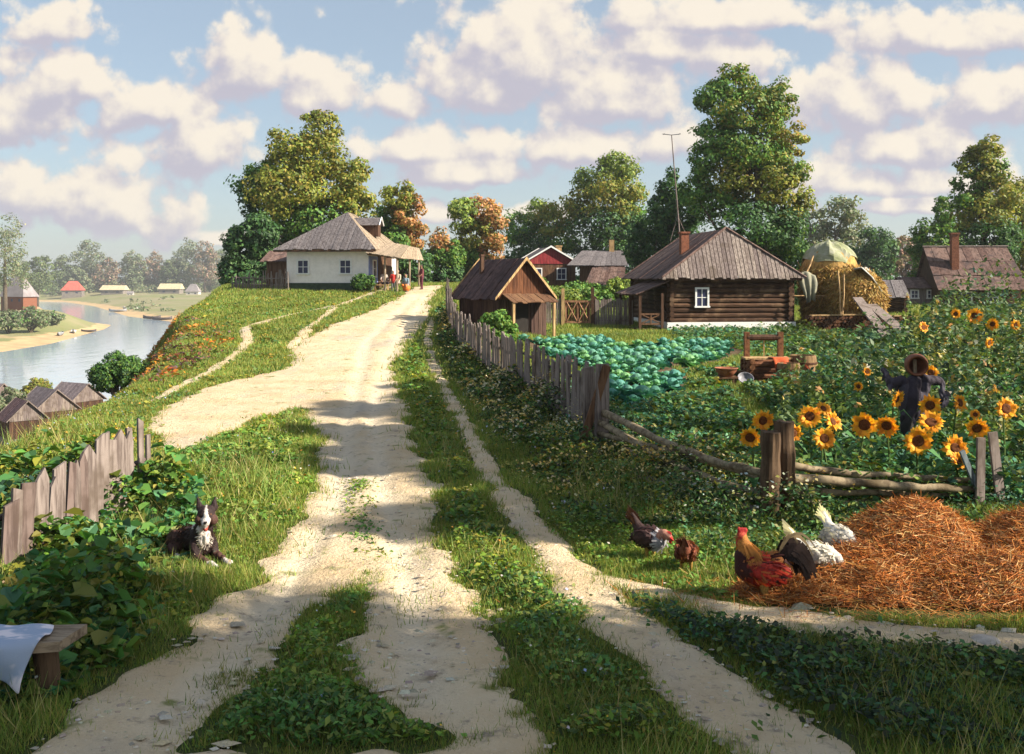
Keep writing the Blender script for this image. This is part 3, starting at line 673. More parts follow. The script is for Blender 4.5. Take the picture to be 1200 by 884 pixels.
# --- white cottage
def white_cottage():
    Y = 60; x0 = (336 - 600) / F * Y; z0 = tz(x0 + 2.6, Y) - .1
    r = thing('white_cottage', 'white plastered cottage with grey hip roof on the hill', 'cottage', (x0, Y, z0), R(-8))
    W, D, H = 5.15, 6.5, 2.62
    MB().box((W / 2, D / 2, H / 2 + .25), (W, D, H - .5)).build('wall', M['plaster'], r)
    MB().box((W / 2, D / 2, .15), (W + .12, D + .12, .85)).build('plinth', M['plinth'], r)
    e = .62; A = (-e, -e, H - .02); B = (W + e, -e, H - .02); C = (W + e, D + e, H - .02); Dd = (-e, D + e, H - .02); R1 = (W * .60, 2.4, H + 2.4); R2 = (W * .56, D - 1.8, H + 2.4)
    mb = MB(); roof_tri(mb, A, B, R1, 26, .05, rr); roof_boards(mb, Dd, A, R1, R2, 20, .05, rr); roof_tri(mb, C, Dd, R2, 18, .05, rr)
    rf = mb.build('roof', M['roof_grey'], r)
    mb = MB(); roof_boards(mb, B, C, R2, R1, 14, .05, rr); mb.build('roof_slope', M['sunlit_board'], r)  # right slope paler than the other slopes, sunlight put into the board colour
    dm = MB(); dx, dy, dz = W - .55, 2.6, H + 1.25
    dm.box((dx, dy, dz), (1.0, .62, .75)); dn = dm.build('dormer', M['dark_wood'], rf)
    mb = MB(); mb.slab([(dx + .62, dy - .5, dz + .33), (dx + .62, dy, dz + .82), (dx - 1.2, dy, dz + .82), (dx - 1.0, dy - .5, dz + .33)], .05)
    mb.slab([(dx - 1.0, dy + .5, dz + .33), (dx - 1.2, dy, dz + .82), (dx + .62, dy, dz + .82), (dx + .62, dy + .5, dz + .33)], .05)
    mb.build('dormer_roof', M['roof_grey'], rf)
    tr = MB(); tr.tube([(dx + .64, dy - .52, dz + .32), (dx + .64, dy, dz + .84)], .04, 6); tr.tube([(dx + .64, dy + .52, dz + .32), (dx + .64, dy, dz + .84)], .04, 6); tr.build('dormer_trim', M['white_paint'], rf)
    MB().box((W / 2, -e + .02, H - .1), (W + 2 * e, .05, .14)).build('eave_board', M['dark_wood'], r)
    window(r, 1.05, 1.55, .62, .75); window(r, 3.72, 1.55, .62, .75)
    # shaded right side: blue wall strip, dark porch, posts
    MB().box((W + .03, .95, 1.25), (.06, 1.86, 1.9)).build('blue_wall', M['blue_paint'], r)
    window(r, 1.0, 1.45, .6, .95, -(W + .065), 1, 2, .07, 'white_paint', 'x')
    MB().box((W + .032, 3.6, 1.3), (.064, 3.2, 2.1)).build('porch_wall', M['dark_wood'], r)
    MB().box((W + .07, 3.3, 1.1), (.05, .95, 1.9)).build('door', M['brown_plank'], r)
    mb = MB(); roof_boards(mb, (W + .05, -.75, H - .22), (W + 2.15, -.75, H - .55), (W + 1.85, 2.6, H + .28), (W + .62, 2.2, H + .50), 11, .05, rr); roof_boards(mb, (W + 2.15, -.7, H - .57), (W + 2.15, 5.4, H - .57), (W + 1.85, 5.4, H + .22), (W + 1.85, 2.62, H + .26), 11, .05, rr); mb.build('porch_roof', M['sunlit_board'], r)
    for px_, py in ((1.15, -.45), (1.9, -.45), (1.9, 2.6), (1.9, 5.1)):
        MB().tube([(W + px_, py, 0), (W + px_, py, H - .46)], .065, 8).build('porch_post', M['sunlit_board'], r)
    MB().box((W + 1.05, -.45, H - .42), (2.0, .1, .1), (0, .11, 0)).build('porch_beam', M['brown_plank'], r)
    return r, x0, z0
cot, cx0, cz0 = white_cottage()
def lean_shed():
    Y = 62.5; p = at(326, 330, Y); z = tz(p.x, Y) - .1
    r = thing('lean_to_shed', 'low brown lean-to shed behind the left wall of the white cottage', 'shed', (p.x, Y, z))
    MB().box((0, 1, .9), (1.5, 2, 1.8)).build('wall', M['brown_plank'], r)
    mb = MB(); roof_boards(mb, (-1.1, -.3, 1.75), (.9, -.3, 1.75), (.9, 2.2, 2.5), (-1.1, 2.2, 2.5), 8, .05, rr); mb.build('roof', M['roof_brown'], r)
lean_shed()

def gable_house(name, label, cat, u, Y, W, D, H, rise, rz, wall, gable, roof, over=.4, base_z=None, nb=14, chimney=None, wins=(), logs=False, roof2=None, door=None, deep=0, hip=False):
    """u = centre of the front; gable faces -y before turning"""
    x = (u - 600) / F * Y; z = (tz(x, Y) if base_z is None else base_z) - .08
    r = thing(name, label, cat, (x, Y, z), rz)
    if logs:
        mb = MB(); n = max(5, int(H / .24)); rad = H / n / 2
        for k in range(n):
            zc = rad + k * 2 * rad
            for yy in (0, D): mb.tube([(-W / 2 - .22, yy, zc), (W / 2 + .22, yy, zc)], rad * 1.04, 9)
            for xx in (-W / 2, W / 2): mb.tube([(xx, -.22, zc + rad * .6), (xx, D + .22, zc + rad * .6)], rad * 1.02, 9)
        mb.build('log_wall', M[wall], r)
    else:
        mb = MB(); n = int(W / .2)
        for k in range(n):
            for yy in (0, D): mb.box((-W / 2 + (k + .5) * W / n, yy, H / 2), (W / n - .012, .05, H))
        n2 = int(D / .2)
        for k in range(n2):
            for xx in (-W / 2 + .03, W / 2 - .03): mb.box((xx, .03 + (k + .5) * (D - .06) / n2, H / 2), (.05, (D - .06) / n2 - .012, H))
        mb.build('wall', M[wall], r)
    if deep: MB().box((0, D / 2, -deep / 2 - .002), (W + .1, D + .1, deep)).build('foundation', M['far_wall'], r)
    hw = W / 2 + over; sl = rise / hw; zt = H + rise - over * sl * 0
    # gable of upright boards, or a steep planked hip
    hipin = 1.35 if hip else 0
    if hip: mb = MB(); roof_tri(mb, (-hw, -over, H), (hw, -over, H), (0, -over + hipin, H + rise), 36, .04, rr); mb.build('hip_boards', M[gable], r)
    for yy in ((D + .06,) if hip else (-.06, D + .06)):
        mb = MB(); n = max(6, int(W / .17))
        for k in range(n):
            xa = -W / 2 + k * W / n + .006; xb = xa + W / n - .012
            ha, hb = rise * (1 - abs(xa) / hw) - .06, rise * (1 - abs(xb) / hw) - .06
            if min(ha, hb) < .02: ha, hb = max(ha, .02), max(hb, .02)
            mb.add([(xa, yy - .02, H), (xb, yy - .02, H), (xb, yy - .02, H + hb), (xa, yy - .02, H + ha), (xa, yy + .02, H), (xb, yy + .02, H), (xb, yy + .02, H + hb), (xa, yy + .02, H + ha)],
                   [(0, 1, 2, 3), (7, 6, 5, 4), (0, 4, 5, 1), (1, 5, 6, 2), (2, 6, 7, 3), (3, 7, 4, 0)])
        mb.build('gable', M[gable], r)
    f, b = -over, D + over
    mb = MB(); roof_boards(mb, (-hw, b, H), (-hw, f, H), (0, f + hipin, H + rise), (0, b, H + rise), nb, .05, rr)
    roof_boards(mb, (hw, f, H), (hw, b, H), (0, b, H + rise), (0, f + hipin, H + rise), nb, .05, rr)
    rf = mb.build('roof', M[roof], r)
    for yy in (f - .015, b + .015):
        mb = MB()
        hi = hipin if yy < 0 else 0
        for s in (-1, 1):
            if hi: mb.tube([(s * (hw + .02), yy, H + .05), (0, yy + hi, H + rise + .08)], .06, 6)
            else: mb.slab([(s * hw, yy, H - .03), (s * hw, yy, H + .10), (0, yy, H + rise + .10), (0, yy, H + rise - .06)], .03)
        mb.build('bargeboard', M[roof2 or 'grey_wood'], rf)
    if chimney:
        cx, cy, cw, ch, cm = chimney; zb = H + rise * (1 - abs(cx) / hw)
        MB().box((cx, cy, zb + ch / 2 - .3), (cw, cw, ch + .6)).box((cx, cy, zb + ch + .04), (cw * 1.25, cw * 1.25, .1)).build('chimney', M[cm], rf)
    for (wx, wz, ww, wh) in wins: window(r, wx, wz, ww, wh, -.05 - (.1 if logs else 0))
    if door:
        dx, dw, dh = door; MB().box((dx, -.06, dh / 2), (dw, .06, dh)).build('door', M['dark'], r)  # door slab coloured near black
    return r
# --- log house
lh = gable_house('log_house', 'dark log house with grey boarded hip roof and small white window', 'house', 856, 50, 6.25, 7.5, 2.75, 2.55, R(7), 'log', 'grey_wood', 'roof_brown', .62, nb=20, logs=True, hip=True, wins=[(-1.55, 1.78, .55, .85)], chimney=(-1.7, 2.4, .42, 1.0, 'brick'), roof2='roof_brown')
MB().box((0, 3.7, .22), (6.75, 7.9, .62)).build('foundation', M['white_paint'], lh)
MB().box((0, -.5, 2.70), (7.2, .06, .12)).build('eave_beam', M['dark_wood'], lh)
def log_porch():
    mb = MB(); roof_boards(mb, (-5.0, 4.4, 1.95), (-5.0, -.3, 1.95), (-3.3, -.3, 2.62), (-3.3, 4.4, 2.62), 12, .05, rr); mb.build('porch_roof', M['roof_brown'], lh)
    for (x, y) in ((-4.75, -.1), (-4.75, 1.9), (-4.75, 4.1), (-3.6, -.1)):
        MB().box((x, y, 1.0), (.13, .13, 2.0)).build('porch_post', M['dark_wood'], lh)
    MB().box((-4.2, 2, .12), (1.5, 4.2, .2)).build('porch_floor', M['dark_wood'], lh)
    mb = MB()
    for z in (.45, .95): mb.box((-4.18, -.1, z), (1.0, .06, .08))
    mb.box((-4.18, -.1, .7), (.06, .05, .5)); mb.tube([(-4.65, -.1, .5), (-3.7, -.1, .92)], .03, 5); mb.tube([(-3.7, -.1, .5), (-4.65, -.1, .92)], .03, 5)
    mb.build('porch_railing', M['brown_plank'], lh)
    MB().tube([(-4.75, -.05, 1.9), (-4.75, 4.2, 1.9)], .06, 6).build('porch_beam', M['dark_wood'], lh)
log_porch()
def antenna():
    Y = 54; p = at(797, 270, Y); zt = at(787, 158, Y)
    r = thing('antenna_mast', 'thin leaning antenna mast rising above the log house roof', 'antenna', (p.x, Y, p.z - .6))
    top = (zt.x - p.x, 0, zt.z - p.z + .6)
    MB().tube([(0, 0, 0), (top[0] * .5, 0, top[2] * .5), top], [.045, .04, .025], 7).build('mast', M['grey_wood'], r)
    mb = MB(); mb.tube([(top[0] - .5, 0, top[2] + .04), (top[0], 0, top[2] - .02), (top[0] + .5, 0, top[2] + .04)], .022, 6)
    mb.tube([(top[0] - .42, -.25, top[2] + .03), (top[0] - .42, .25, top[2] + .03)], .015, 5); mb.tube([(top[0] + .42, -.25, top[2] + .03), (top[0] + .42, .25, top[2] + .03)], .015, 5)
    mb.build('crossbar', M['metal'], r)
    mb = MB(); mb.tube([(top[0] * .3, 0, 1.4), (-.5, .3, .0)], .018, 5); mb.tube([(top[0] * .3, 0, 1.4), (.5, .3, .1)], .018, 5); mb.build('brace', M['grey_wood'], r)
antenna()
# --- plank hut by the picket fence
M['hut_roof'] = mat_wood('dark_brown_hut_roof', (.075, .042, .04), (.13, .08, .075), (6, 6, 2), stain=(.05, .035, .04))
hut = gable_house('plank_hut', 'small brown plank bath hut with steep roof beside the picket fence', 'hut', 612, 43, 2.55, 3.3, 1.62, 1.78, R(33), 'hut_plank', 'hut_gable', 'hut_roof', .34, nb=12, door=(-.1, .72, 1.45), chimney=(-.55, 2.5, .16, .75, 'dark_wood'), roof2='fresh_wood')
mb = MB(); roof_boards(mb, (-1.1, -.95, 1.5), (1.3, -.95, 1.5), (1.3, -.06, 1.86), (-1.1, -.06, 1.86), 10, .04, rr); mb.build('awning', M['brown_plank'], hut)
for x in (-1.0, 1.1): MB().box((x, -.85, .75), (.1, .1, 1.5)).build('awning_post', M['fresh_wood'], hut)
# --- houses behind
gable_house('village_house', 'log house with crimson gable behind the garden hedge', 'house', 645, 88, 4.6, 6, 2.9, 1.55, R(8), 'brown_plank', 'crimson', 'roof_grey', .35, nb=12, wins=[(-1.2, 2.0, .7, .9), (1.0, 2.0, .7, .9)], chimney=(1.2, 2.5, .5, .8, 'fresh_wood'), roof2='white_paint', base_z=1.75)
def grey_house():
    Y = 84; x = (704 - 600) / F * Y
    r = thing('village_house', 'house with pale grey striped roof above a brown lean-to', 'house', (x, Y, 1.6), R(-4))
    MB().box((0, 2.5, 1.5), (3.6, 5, 3.0)).build('wall', M['brown_plank'], r)
    mb = MB(); roof_boards(mb, (-2.9, -.6, 2.75), (2.3, -.6, 2.75), (2.0, 2.4, 4.1), (-1.6, 2.4, 4.1), 11, .05, rr); roof_boards(mb, (2.3, 5.4, 2.75), (-2.9, 5.4, 2.75), (-1.6, 2.4, 4.1), (2.0, 2.4, 4.1), 11, .05, rr)
    rf = mb.build('roof', M['roof_grey'], r); MB().box((1.0, 2.4, 4.4), (.45, .45, 1.3)).build('chimney', M['fresh_wood'], rf)
    mb = MB(); roof_boards(mb, (-1.4, -2.0, 1.1), (1.9, -2.0, 1.1), (2.1, -.55, 2.65), (-.7, -.55, 2.65), 9, .05, rr); mb.build('lean_to_roof', M['roof_brown'], r)
    MB().box((.3, -1.0, .7), (2.8, 1.6, 1.2)).build('lean_to_wall', M['brown_plank'], r)
grey_house()
def steep_house():
    Y = 70; x = (1148 - 600) / F * Y; z = tz(x, Y)
    r = thing('steep_roofed_house', 'house with steep patchy brown roof and tall chimney at right', 'house', (x, Y, z - .1), R(-6))
    W, D, H = 5.6, 5, 2.3; zb = 3 - (338 - 330) / F * Y - z + .1
    MB().box((0, D / 2, zb / 2), (W, D, zb)).build('wall', M['log'], r)
    mb = MB()
    for row in range(3):
        t0, t1 = row / 3, (row + 1.12) / 3
        a = Vector((-W / 2 - .2, -.5, zb - .1)); b = Vector((W / 2 + .5, -.5, zb - .1)); c = Vector((W / 2 - .1, 2.2, zb + 3.0)); d = Vector((-W / 2 - .4, 2.2, zb + 3.0))
        up = Vector((0, -.04, .03)) * (3 - row)
        roof_boards(mb, a.lerp(d, t0) + up * 0, b.lerp(c, t0) + up * 0, b.lerp(c, min(t1, 1)) + up * -.4, a.lerp(d, min(t1, 1)) + up * -.4, 9 + row, .05, rr)
    roof_boards(mb, (W / 2 + .5, 5.4, zb - .1), (-W / 2 - .2, 5.4, zb - .1), (-W / 2 - .4, 2.26, zb + 3.0), (W / 2 - .1, 2.26, zb + 3.0), 10, .05, rr)
    rf = mb.build('roof', M['roof_brown'], r)
    MB().box((-W / 2 + 1.4, 1.0, zb + 2.3), (.5, .5, 3.2)).box((-W / 2 + 1.4, 1.0, zb + 3.95), (.62, .62, .12)).build('chimney', M['brick'], rf)
    mb = MB(); mb.slab([(-W / 2, -.35, zb), (-W / 2, 5.2, zb), (-W / 2 - .1, 2.2, zb + 2.9)], .05); mb.build('gable', M['dark_wood'], r); mb = MB(); mb.slab([(W / 2, 5.2, zb), (W / 2, -.35, zb), (W / 2 - .1, 2.2, zb + 2.9)], .05); mb.build('gable', M['dark_wood'], r)
    MB().tube([(-W / 2 - .45, 2.23, zb + 3.06), (W / 2, 2.23, zb + 3.06)], .07, 6).build('ridge_cap', M['grey_wood'], rf)
    window(r, -.9, zb - .65, .6, .7); window(r, .9, zb - .65, .6, .7)
    # low wing with small white windows
    q = thing('low_cottage', 'low cottage with reddish roof and white window frames beside the steep roofed house', 'cottage', ((1082 - 600) / F * 72, 72, z - .1))
    zq = 3 - (341 - 330) / F * 72 - z + .1 + .25
    MB().box((0, 1.5, zq / 2), (2.6, 3, zq)).build('wall', M['grey_wood'], q)
    mb = MB(); roof_boards(mb, (-1.5, -.3, zq - .05), (1.5, -.3, zq - .05), (1.4, 1.5, zq + .75), (-1.4, 1.5, zq + .75), 12, .05, rr); roof_boards(mb, (1.5, 3.3, zq - .05), (-1.5, 3.3, zq - .05), (-1.4, 1.52, zq + .75), (1.4, 1.52, zq + .75), 12, .05, rr); mb.build('roof', M['roof_brown'], q)
    window(q, -.65, zq - .5, .45, .5); window(q, .55, zq - .5, .45, .5)
steep_house()
def small_shed():
    Y = 62; x = (1044 - 600) / F * Y; z = tz(x, Y); ze = 3 - (348 - 330) / F * Y - z
    r = thing('small_shed', 'small log shed with grey plank roof right of the haystacks', 'shed', (x, Y, z), R(-8))
    mb = MB(); n = 8; rad = ze / n / 2
    for k in range(n):
        zc = rad + 2 * rad * k; mb.tube([(-.95, 0, zc), (1.0, 0, zc)], rad, 8); mb.tube([(.8, -.2, zc + rad * .5), (.8, 2.2, zc + rad * .5)], rad, 8); mb.tube([(-.8, -.2, zc + rad * .5), (-.8, 2.2, zc + rad * .5)], rad, 8); mb.tube([(-.95, 2, zc), (1.0, 2, zc)], rad, 8)
    mb.build('log_wall', M['log'], r)
    mb = MB(); roof_boards(mb, (-1.3, -.45, ze - .05), (1.1, -.45, ze - .05), (1.0, 1.1, ze + 1.05), (-1.1, 1.1, ze + 1.05), 8, .05, rr); roof_boards(mb, (1.1, 2.5, ze - .05), (-1.3, 2.5, ze - .05), (-1.1, 1.13, ze + 1.05), (1.0, 1.13, ze + 1.05), 8, .05, rr); mb.build('roof', M['roof_grey'], r)
small_shed()
# --- far bank houses
M['far_red'] = mat_plain("faded_red_roof", (.55, .11, .08), .9, .3, .4); M['far_pale'] = mat_plain("pale_straw_roof", (.55, .47, .30), .9, .25, .4); M['far_wall'] = mat_plain("grey_far_wall", (.22, .19, .17), .9, .3, .4)
M['far_white'] = mat_plain("whitewashed_far_wall", (.62, .58, .55), .9, .2, .4); M['far_grey'] = mat_plain("grey_shingle_roof", (.27, .24, .25), .9, .3, .4)
def far_house(label, u, v_base, Y, wpx, wallpx, roofpx, wall, roof, rz=0, hip=False, grp='houses across the river', deep=None, name='far_house'):
    k = Y / F; p = at(u, v_base, Y); z = tz(p.x, Y); r = thing(name, label, 'house', (p.x, Y, z - .2), rz, grp)
    W = wpx * k; D = deep or W * .6; zb = p.z - z + .2; H = zb + wallpx * k; rise = roofpx * k; o = W * .06
    MB().box((0, D / 2, H / 2 - 2), (W, D, H + 4)).build('wall', M[wall], r)
    i = W * (.34 if hip else .02); mb = MB()
    A, B, C, E = (-W / 2 - o, -o, H), (W / 2 + o, -o, H), (W / 2 + o, D + o, H), (-W / 2 - o, D + o, H); r1, r2 = (-W / 2 + i - o, D / 2, H + rise), (W / 2 - i + o, D / 2, H + rise)
    mb.add([A, B, C, E, r1, r2], [(0, 1, 5, 4), (2, 3, 4, 5), (1, 2, 5), (3, 0, 4), (0, 3, 2, 1)]); mb.build('roof', M[roof], r)
    nwin = max(2, int(wpx / 9))
    for q in range(nwin): MB().box((-W / 2 + (q + .5) * W / nwin, -.03, H - wallpx * k * .5), (W * .5 / nwin * .5, .06, wallpx * k * .4)).build('window', M['pane'], r)
    return r
far_house('far house with bright red hip roof across the river', 84, 345.5, 900, 22, 5, 11, 'far_wall', 'far_red', R(10), True)
far_house('long far house with pale straw coloured roof', 131, 345, 900, 26, 5, 5.5, 'far_wall', 'far_pale')
far_house('second pale roofed far house, left of the grey hut', 198, 344.5, 900, 24, 5.5, 6.5, 'far_wall', 'far_pale')
far_house('white walled far hut with grey pointed roof', 225, 346, 880, 15, 4, 9, 'far_white', 'far_grey', 0, True)
far_house('tiny white far hut left of the second pale roof', 152, 346.5, 880, 7, 2.5, 2.5, 'far_white', 'far_grey')
far_house('house on the spit with tall pale grey hip roof', 14, 356, 362, 34, 8, 24, 'brick', 'far_grey', R(-20), True)
LOW = 'houses below the bluff'
def low_house(label, u, v_ridge, Y, W, D, H, rise, rz, roof):
    p = at(u, v_ridge, Y); z = p.z - H - rise
    return gable_house('lowland_house', label, 'house', u, Y, W, D, H, rise, rz, 'dark_wood', 'grey_wood', roof, .35, base_z=z, nb=14, group_=LOW, deep=3.5)
_gh = gable_house
def gable_house(*a, group_=None, **k):
    r = _gh(*a, **k)
    if group_: r['group'] = group_
    return r
M['roof_violet'] = mat_wood("violet_grey_roof_board", (.17, .14, .15), (.24, .20, .21), (5, 5, 2))
M['roof_plum'] = mat_wood("plum_brown_roof_board", (.12, .075, .085), (.17, .10, .10), (5, 5, 2))
low_house('lowland house with grey roof nearest the dark bluff shrub', 102, 449, 128, 5.0, 4.6, 1.9, 2.3, R(62), 'roof_violet')
low_house('lowland house with long grey roof, middle of the roofs', 66, 456, 118, 5.2, 5.2, 1.9, 2.6, R(48), 'roof_violet')
low_house('lowland house with plum brown roof and pale gable', 32, 469, 100, 3.4, 3.6, 1.8, 2.0, R(42), 'roof_plum')
low_house('lowland house cut by the left edge with dark wall', 2, 449, 116, 3.6, 5.0, 3.4, 1.8, R(70), 'roof_violet')
# ------------------------------------------------------------------ fences
frng = random.Random(77)
def board(mb, x, y, z0, h, w, th, ang, tilt=0, lean=0, top=0):
    """upright board; ang = direction of its width in plan"""
    mb.m = Matrix.Translation((x, y, z0)) @ Matrix.Rotation(ang, 4, 'Z') @ Matrix.Rotation(tilt, 4, 'Y') @ Matrix.Rotation(lean, 4, 'X')
    q = [(-w / 2, 0, 0), (w / 2, 0, 0), (w / 2 * .96, 0, h + (top if top > 0 else 0)), (-w / 2 * .94, 0, h - (top if top < 0 else 0))]
    if abs(top) > .08: q = [(-w / 2, 0, 0), (w / 2, 0, 0), (w / 2, 0, h - .08), (w * .05, 0, h + .06), (-w / 2, 0, h - .05)]
    n = len(q); vs = [(a, -th / 2, c) for a, b, c in q] + [(a, th / 2, c) for a, b, c in q]
    mb.add(vs, [tuple(range(n)), tuple(reversed(range(n, 2 * n)))] + [(i, i + n, (i + 1) % n + n, (i + 1) % n) for i in range(n)])
    mb.m = Matrix.Identity(4); return mb
def picket_fence():
    pts = [(1.55, 17.6), (.95, 22), (-.05, 27.5), (-1.15, 33), (-2.2, 38.5), (-2.75, 43), (-3.2, 47.5)]
    r = thing('picket_fence', 'long grey board picket fence running up beside the dirt road', 'fence', (pts[0][0], pts[0][1], 0))
    O = Vector((pts[0][0], pts[0][1], 0)); d = 0; seg = 0
    P = [Vector((a, b, 0)) for a, b in pts]; total = sum((P[i + 1] - P[i]).length for i in range(len(P) - 1)); s = 0.5
    def pos(s):
        for i in range(len(P) - 1):
            L = (P[i + 1] - P[i]).length
            if s <= L: return P[i].lerp(P[i + 1], s / L), (P[i + 1] - P[i]).normalized()
            s -= L
        return P[-1], (P[-1] - P[-2]).normalized()
    while s < total - .1:
        p, t = pos(s); w = frng.uniform(.22, .34); h = frng.uniform(1.22, 1.5) + (.1 if s > 24 else 0)
        if s > 25 and frng.random() < .3: h += .35
        q = p - O; ang = math.atan2(t.y, t.x)
        board(MB(), q.x, q.y, tz(p.x, p.y) - .05, h, w, .035, ang, frng.uniform(-.05, .05), frng.uniform(-.05, .05), frng.uniform(-.1, .1)).build('picket', M['grey_wood'], r)
        s += w + frng.uniform(.02, .09)
    for zz in (.42, 1.02):
        mb = MB(); k = .3; pp = []
        while k < total: p, t = pos(k); q = p - O; pp.append((q.x + t.y * .07, q.y - t.x * .07, tz(p.x, p.y) + zz)); k += 2
        mb.tube(pp, .035, 6); mb.build('rail', M['grey_wood'], r)
    # two broad end boards and the board fallen across them
    z = tz(1.6, 17.3)
    board(MB(), .03, -.28, z - .1, 1.62, .30, .05, R(35), .03, -.02).build('end_board', M['grey_wood'], r)
    board(MB(), -.16, .05, z - .1, 1.55, .26, .05, R(40), -.04, .03).build('end_board', M['grey_wood'], r)
    board(MB(), -.36, -.3, z - .05, 1.62, .15, .04, R(10), .30, .05).build('leaning_board', M['brown_plank'], r)
picket_fence()
M['old_plank'] = mat_wood('old_grey_brown_plank', (.13, .095, .085), (.20, .15, .135), (16, 16, 1.2), stain=(.08, .055, .045))
def left_fence():
    r = thing('picket_fence', 'crooked foreground picket fence half sunk in weeds at left', 'fence', (-5.2, 11, 0))
    O = Vector((-5.2, 11, 0))
    data = [(17, 578, 690, 10.1, .12, .02, 'grey_wood'), (48, 560, 690, 10.6, .13, .03, 'grey_wood'), (67, 556, 680, 10.9, .16, .04, 'grey_wood'), (115, 520, 650, 11.95, .12, -.02, 'grey_wood'), (149, 505, 625, 12.7, .12, .01, 'grey_wood'), (99, 530, 660, 11.6, .11, .01, 'old_plank'), (34, 572, 690, 10.35, .11, -.02, 'old_plank'), (131, 512, 640, 12.3, .13, .02, 'grey_wood'), (8, 590, 700, 10.0, .17, .0, 'old_plank'), (26, 566, 690, 10.2, .17, .05, 'old_plank'), (42, 570, 690, 10.5, .11, .06, 'grey_wood'), (56, 572, 680, 10.7, .09, .1, 'grey_wood'), (78, 550, 680, 11.1, .10, .12, 'old_plank'), (92, 552, 660, 11.4, .09, -.02, 'grey_wood'),
            (107, 528, 660, 11.8, .20, .02, 'grey_wood'), (122, 512, 640, 12.1, .11, -.02, 'grey_wood'), (142, 508, 635, 12.5, .18, -.02, 'grey_wood'), (156, 508, 620, 12.9, .09, .02, 'grey_wood'), (166, 500, 615, 13.2, .09, -.02, 'grey_wood'), (174, 506, 620, 13.5, .07, .0, 'grey_wood')]
    for (u, vt, vb, Y, w, tl, mt) in data:
        vt += frng.uniform(-7, 9); tl += frng.uniform(-.06, .06)
        p = at(u, vt, Y); zb = tz(p.x, Y) - .1; q = p - O
        board(MB(), q.x, q.y, zb, p.z - zb, w, .035, R(62), tl, frng.uniform(-.04, .04), frng.uniform(-.12, .12)).build('picket', M[mt], r)
    a = at(0, 610, 10.0) - O; b = at(172, 540, 13.4) - O
    MB().tube([a + Vector((-.07, .07, 0)), (a + b) / 2 + Vector((-.02, .07, -.02)), b + Vector((-.07, .07, 0))], .035, 7).build('rail', M['old_plank'], r)
left_fence()
def stake_fence():
    x0, x1 = (272 - 600) / F * 61, (338 - 600) / F * 59.6
    r = thing('stake_fence', 'rough stake fence left of the white cottage', 'fence', (x0, 61, 0)); n = 30
    for i in range(n):
        t = i / (n - 1); x = x0 + (x1 - x0) * t; y = 61 - 1.4 * t; z = tz(x, y)
        h = frng.uniform(.85, 1.25) * (.8 + .35 * t); dx = frng.uniform(-.12, .12)
        MB().tube([(x - x0, y - 61, z - .1), (x - x0 + dx, y - 61, z + h)], [.045, .03], 6).build('stake', M['grey_wood'], r)
    for zz in (.35, .75): MB().tube([(0, 0, tz(x0, 61) + zz), ((x1 - x0) / 2, -.7, tz((x0 + x1) / 2, 60.3) + zz), (x1 - x0, -1.4, tz(x1, 59.6) + zz)], .035, 6).build('rail', M['grey_wood'], r)
stake_fence()
def yard_fence(label, u0, u1, Y, n, h=1.45):
    x0, x1 = (u0 - 600) / F * Y, (u1 - 600) / F * Y; z = tz((x0 + x1) / 2, Y)
    r = thing('board_fence', label, 'fence', (x0, Y, z), 0, 'yard fence either side of the gate'); w = (x1 - x0) / n
    for i in range(n): board(MB(), (i + .5) * w, 0, 0.02, h + frng.uniform(-.06, .06), w * .86, .03, 0, frng.uniform(-.02, .02), 0, frng.uniform(-.04, .04)).build('board', M['grey_wood'], r)
    for zz in (.35, 1.1): MB().box(((x1 - x0) / 2, .05, zz), (x1 - x0, .05, .08)).build('rail', M['brown_plank'], r)
    for xx in (.03, x1 - x0 - .03): MB().box((xx, .09, .8), (.12, .1, 1.65)).build('post', M['dark_wood'], r)
yard_fence('yard board fence between the plank hut and the gate', 633, 657, 52, 9)
yard_fence('yard board fence between the gate and the log house porch', 697, 742, 52, 15)
M['gate_wood'] = mat_wood('warm_brown_gate_wood', (.30, .15, .08), (.38, .21, .12), (12, 12, 2))
def gate():
    Y = 52; x0 = (661 - 600) / F * Y; x1 = (693 - 600) / F * Y; W = x1 - x0; z = tz(x0, Y)
    r = thing('wooden_gate', 'brown yard gate with crossed bars between two posts', 'gate', (x0, Y, z))
    MB().box((-.06, 0, 1.0), (.16, .14, 2.05)).build('post', M['fresh_wood'], r); MB().box((W + .06, 0, 1.05), (.16, .14, 2.1)).build('post', M['dark_wood'], r)
    mb = MB()
    for zz in (.25, 1.35): mb.box((W / 2, 0, zz), (W - .06, .05, .11))
    for xx in (.09, W - .09, W / 2): mb.box((xx, .003, .8), (.09, .044, 1.0))
    mb.build('gate_frame', M['gate_wood'], r)
    mb = MB()
    for (a, b) in (((.14, .3), (W / 2 - .05, 1.3)), ((.14, 1.3), (W / 2 - .05, .3)), ((W / 2 + .05, .3), (W - .14, 1.3)), ((W / 2 + .05, 1.3), (W - .14, .3))): mb.tube([(a[0], -.02, a[1]), (b[0], -.02, b[1])], .035, 5)
    mb.build('cross_bar', M['gate_wood'], r)
    mb = MB()
    for k in range(8): mb.box((.1 + (W - .2) * (k + .5) / 8, .05, .8), ((W - .2) / 8 * .8, .02, 1.05))
    mb.build('slat', M['brown_plank'], r)
gate()
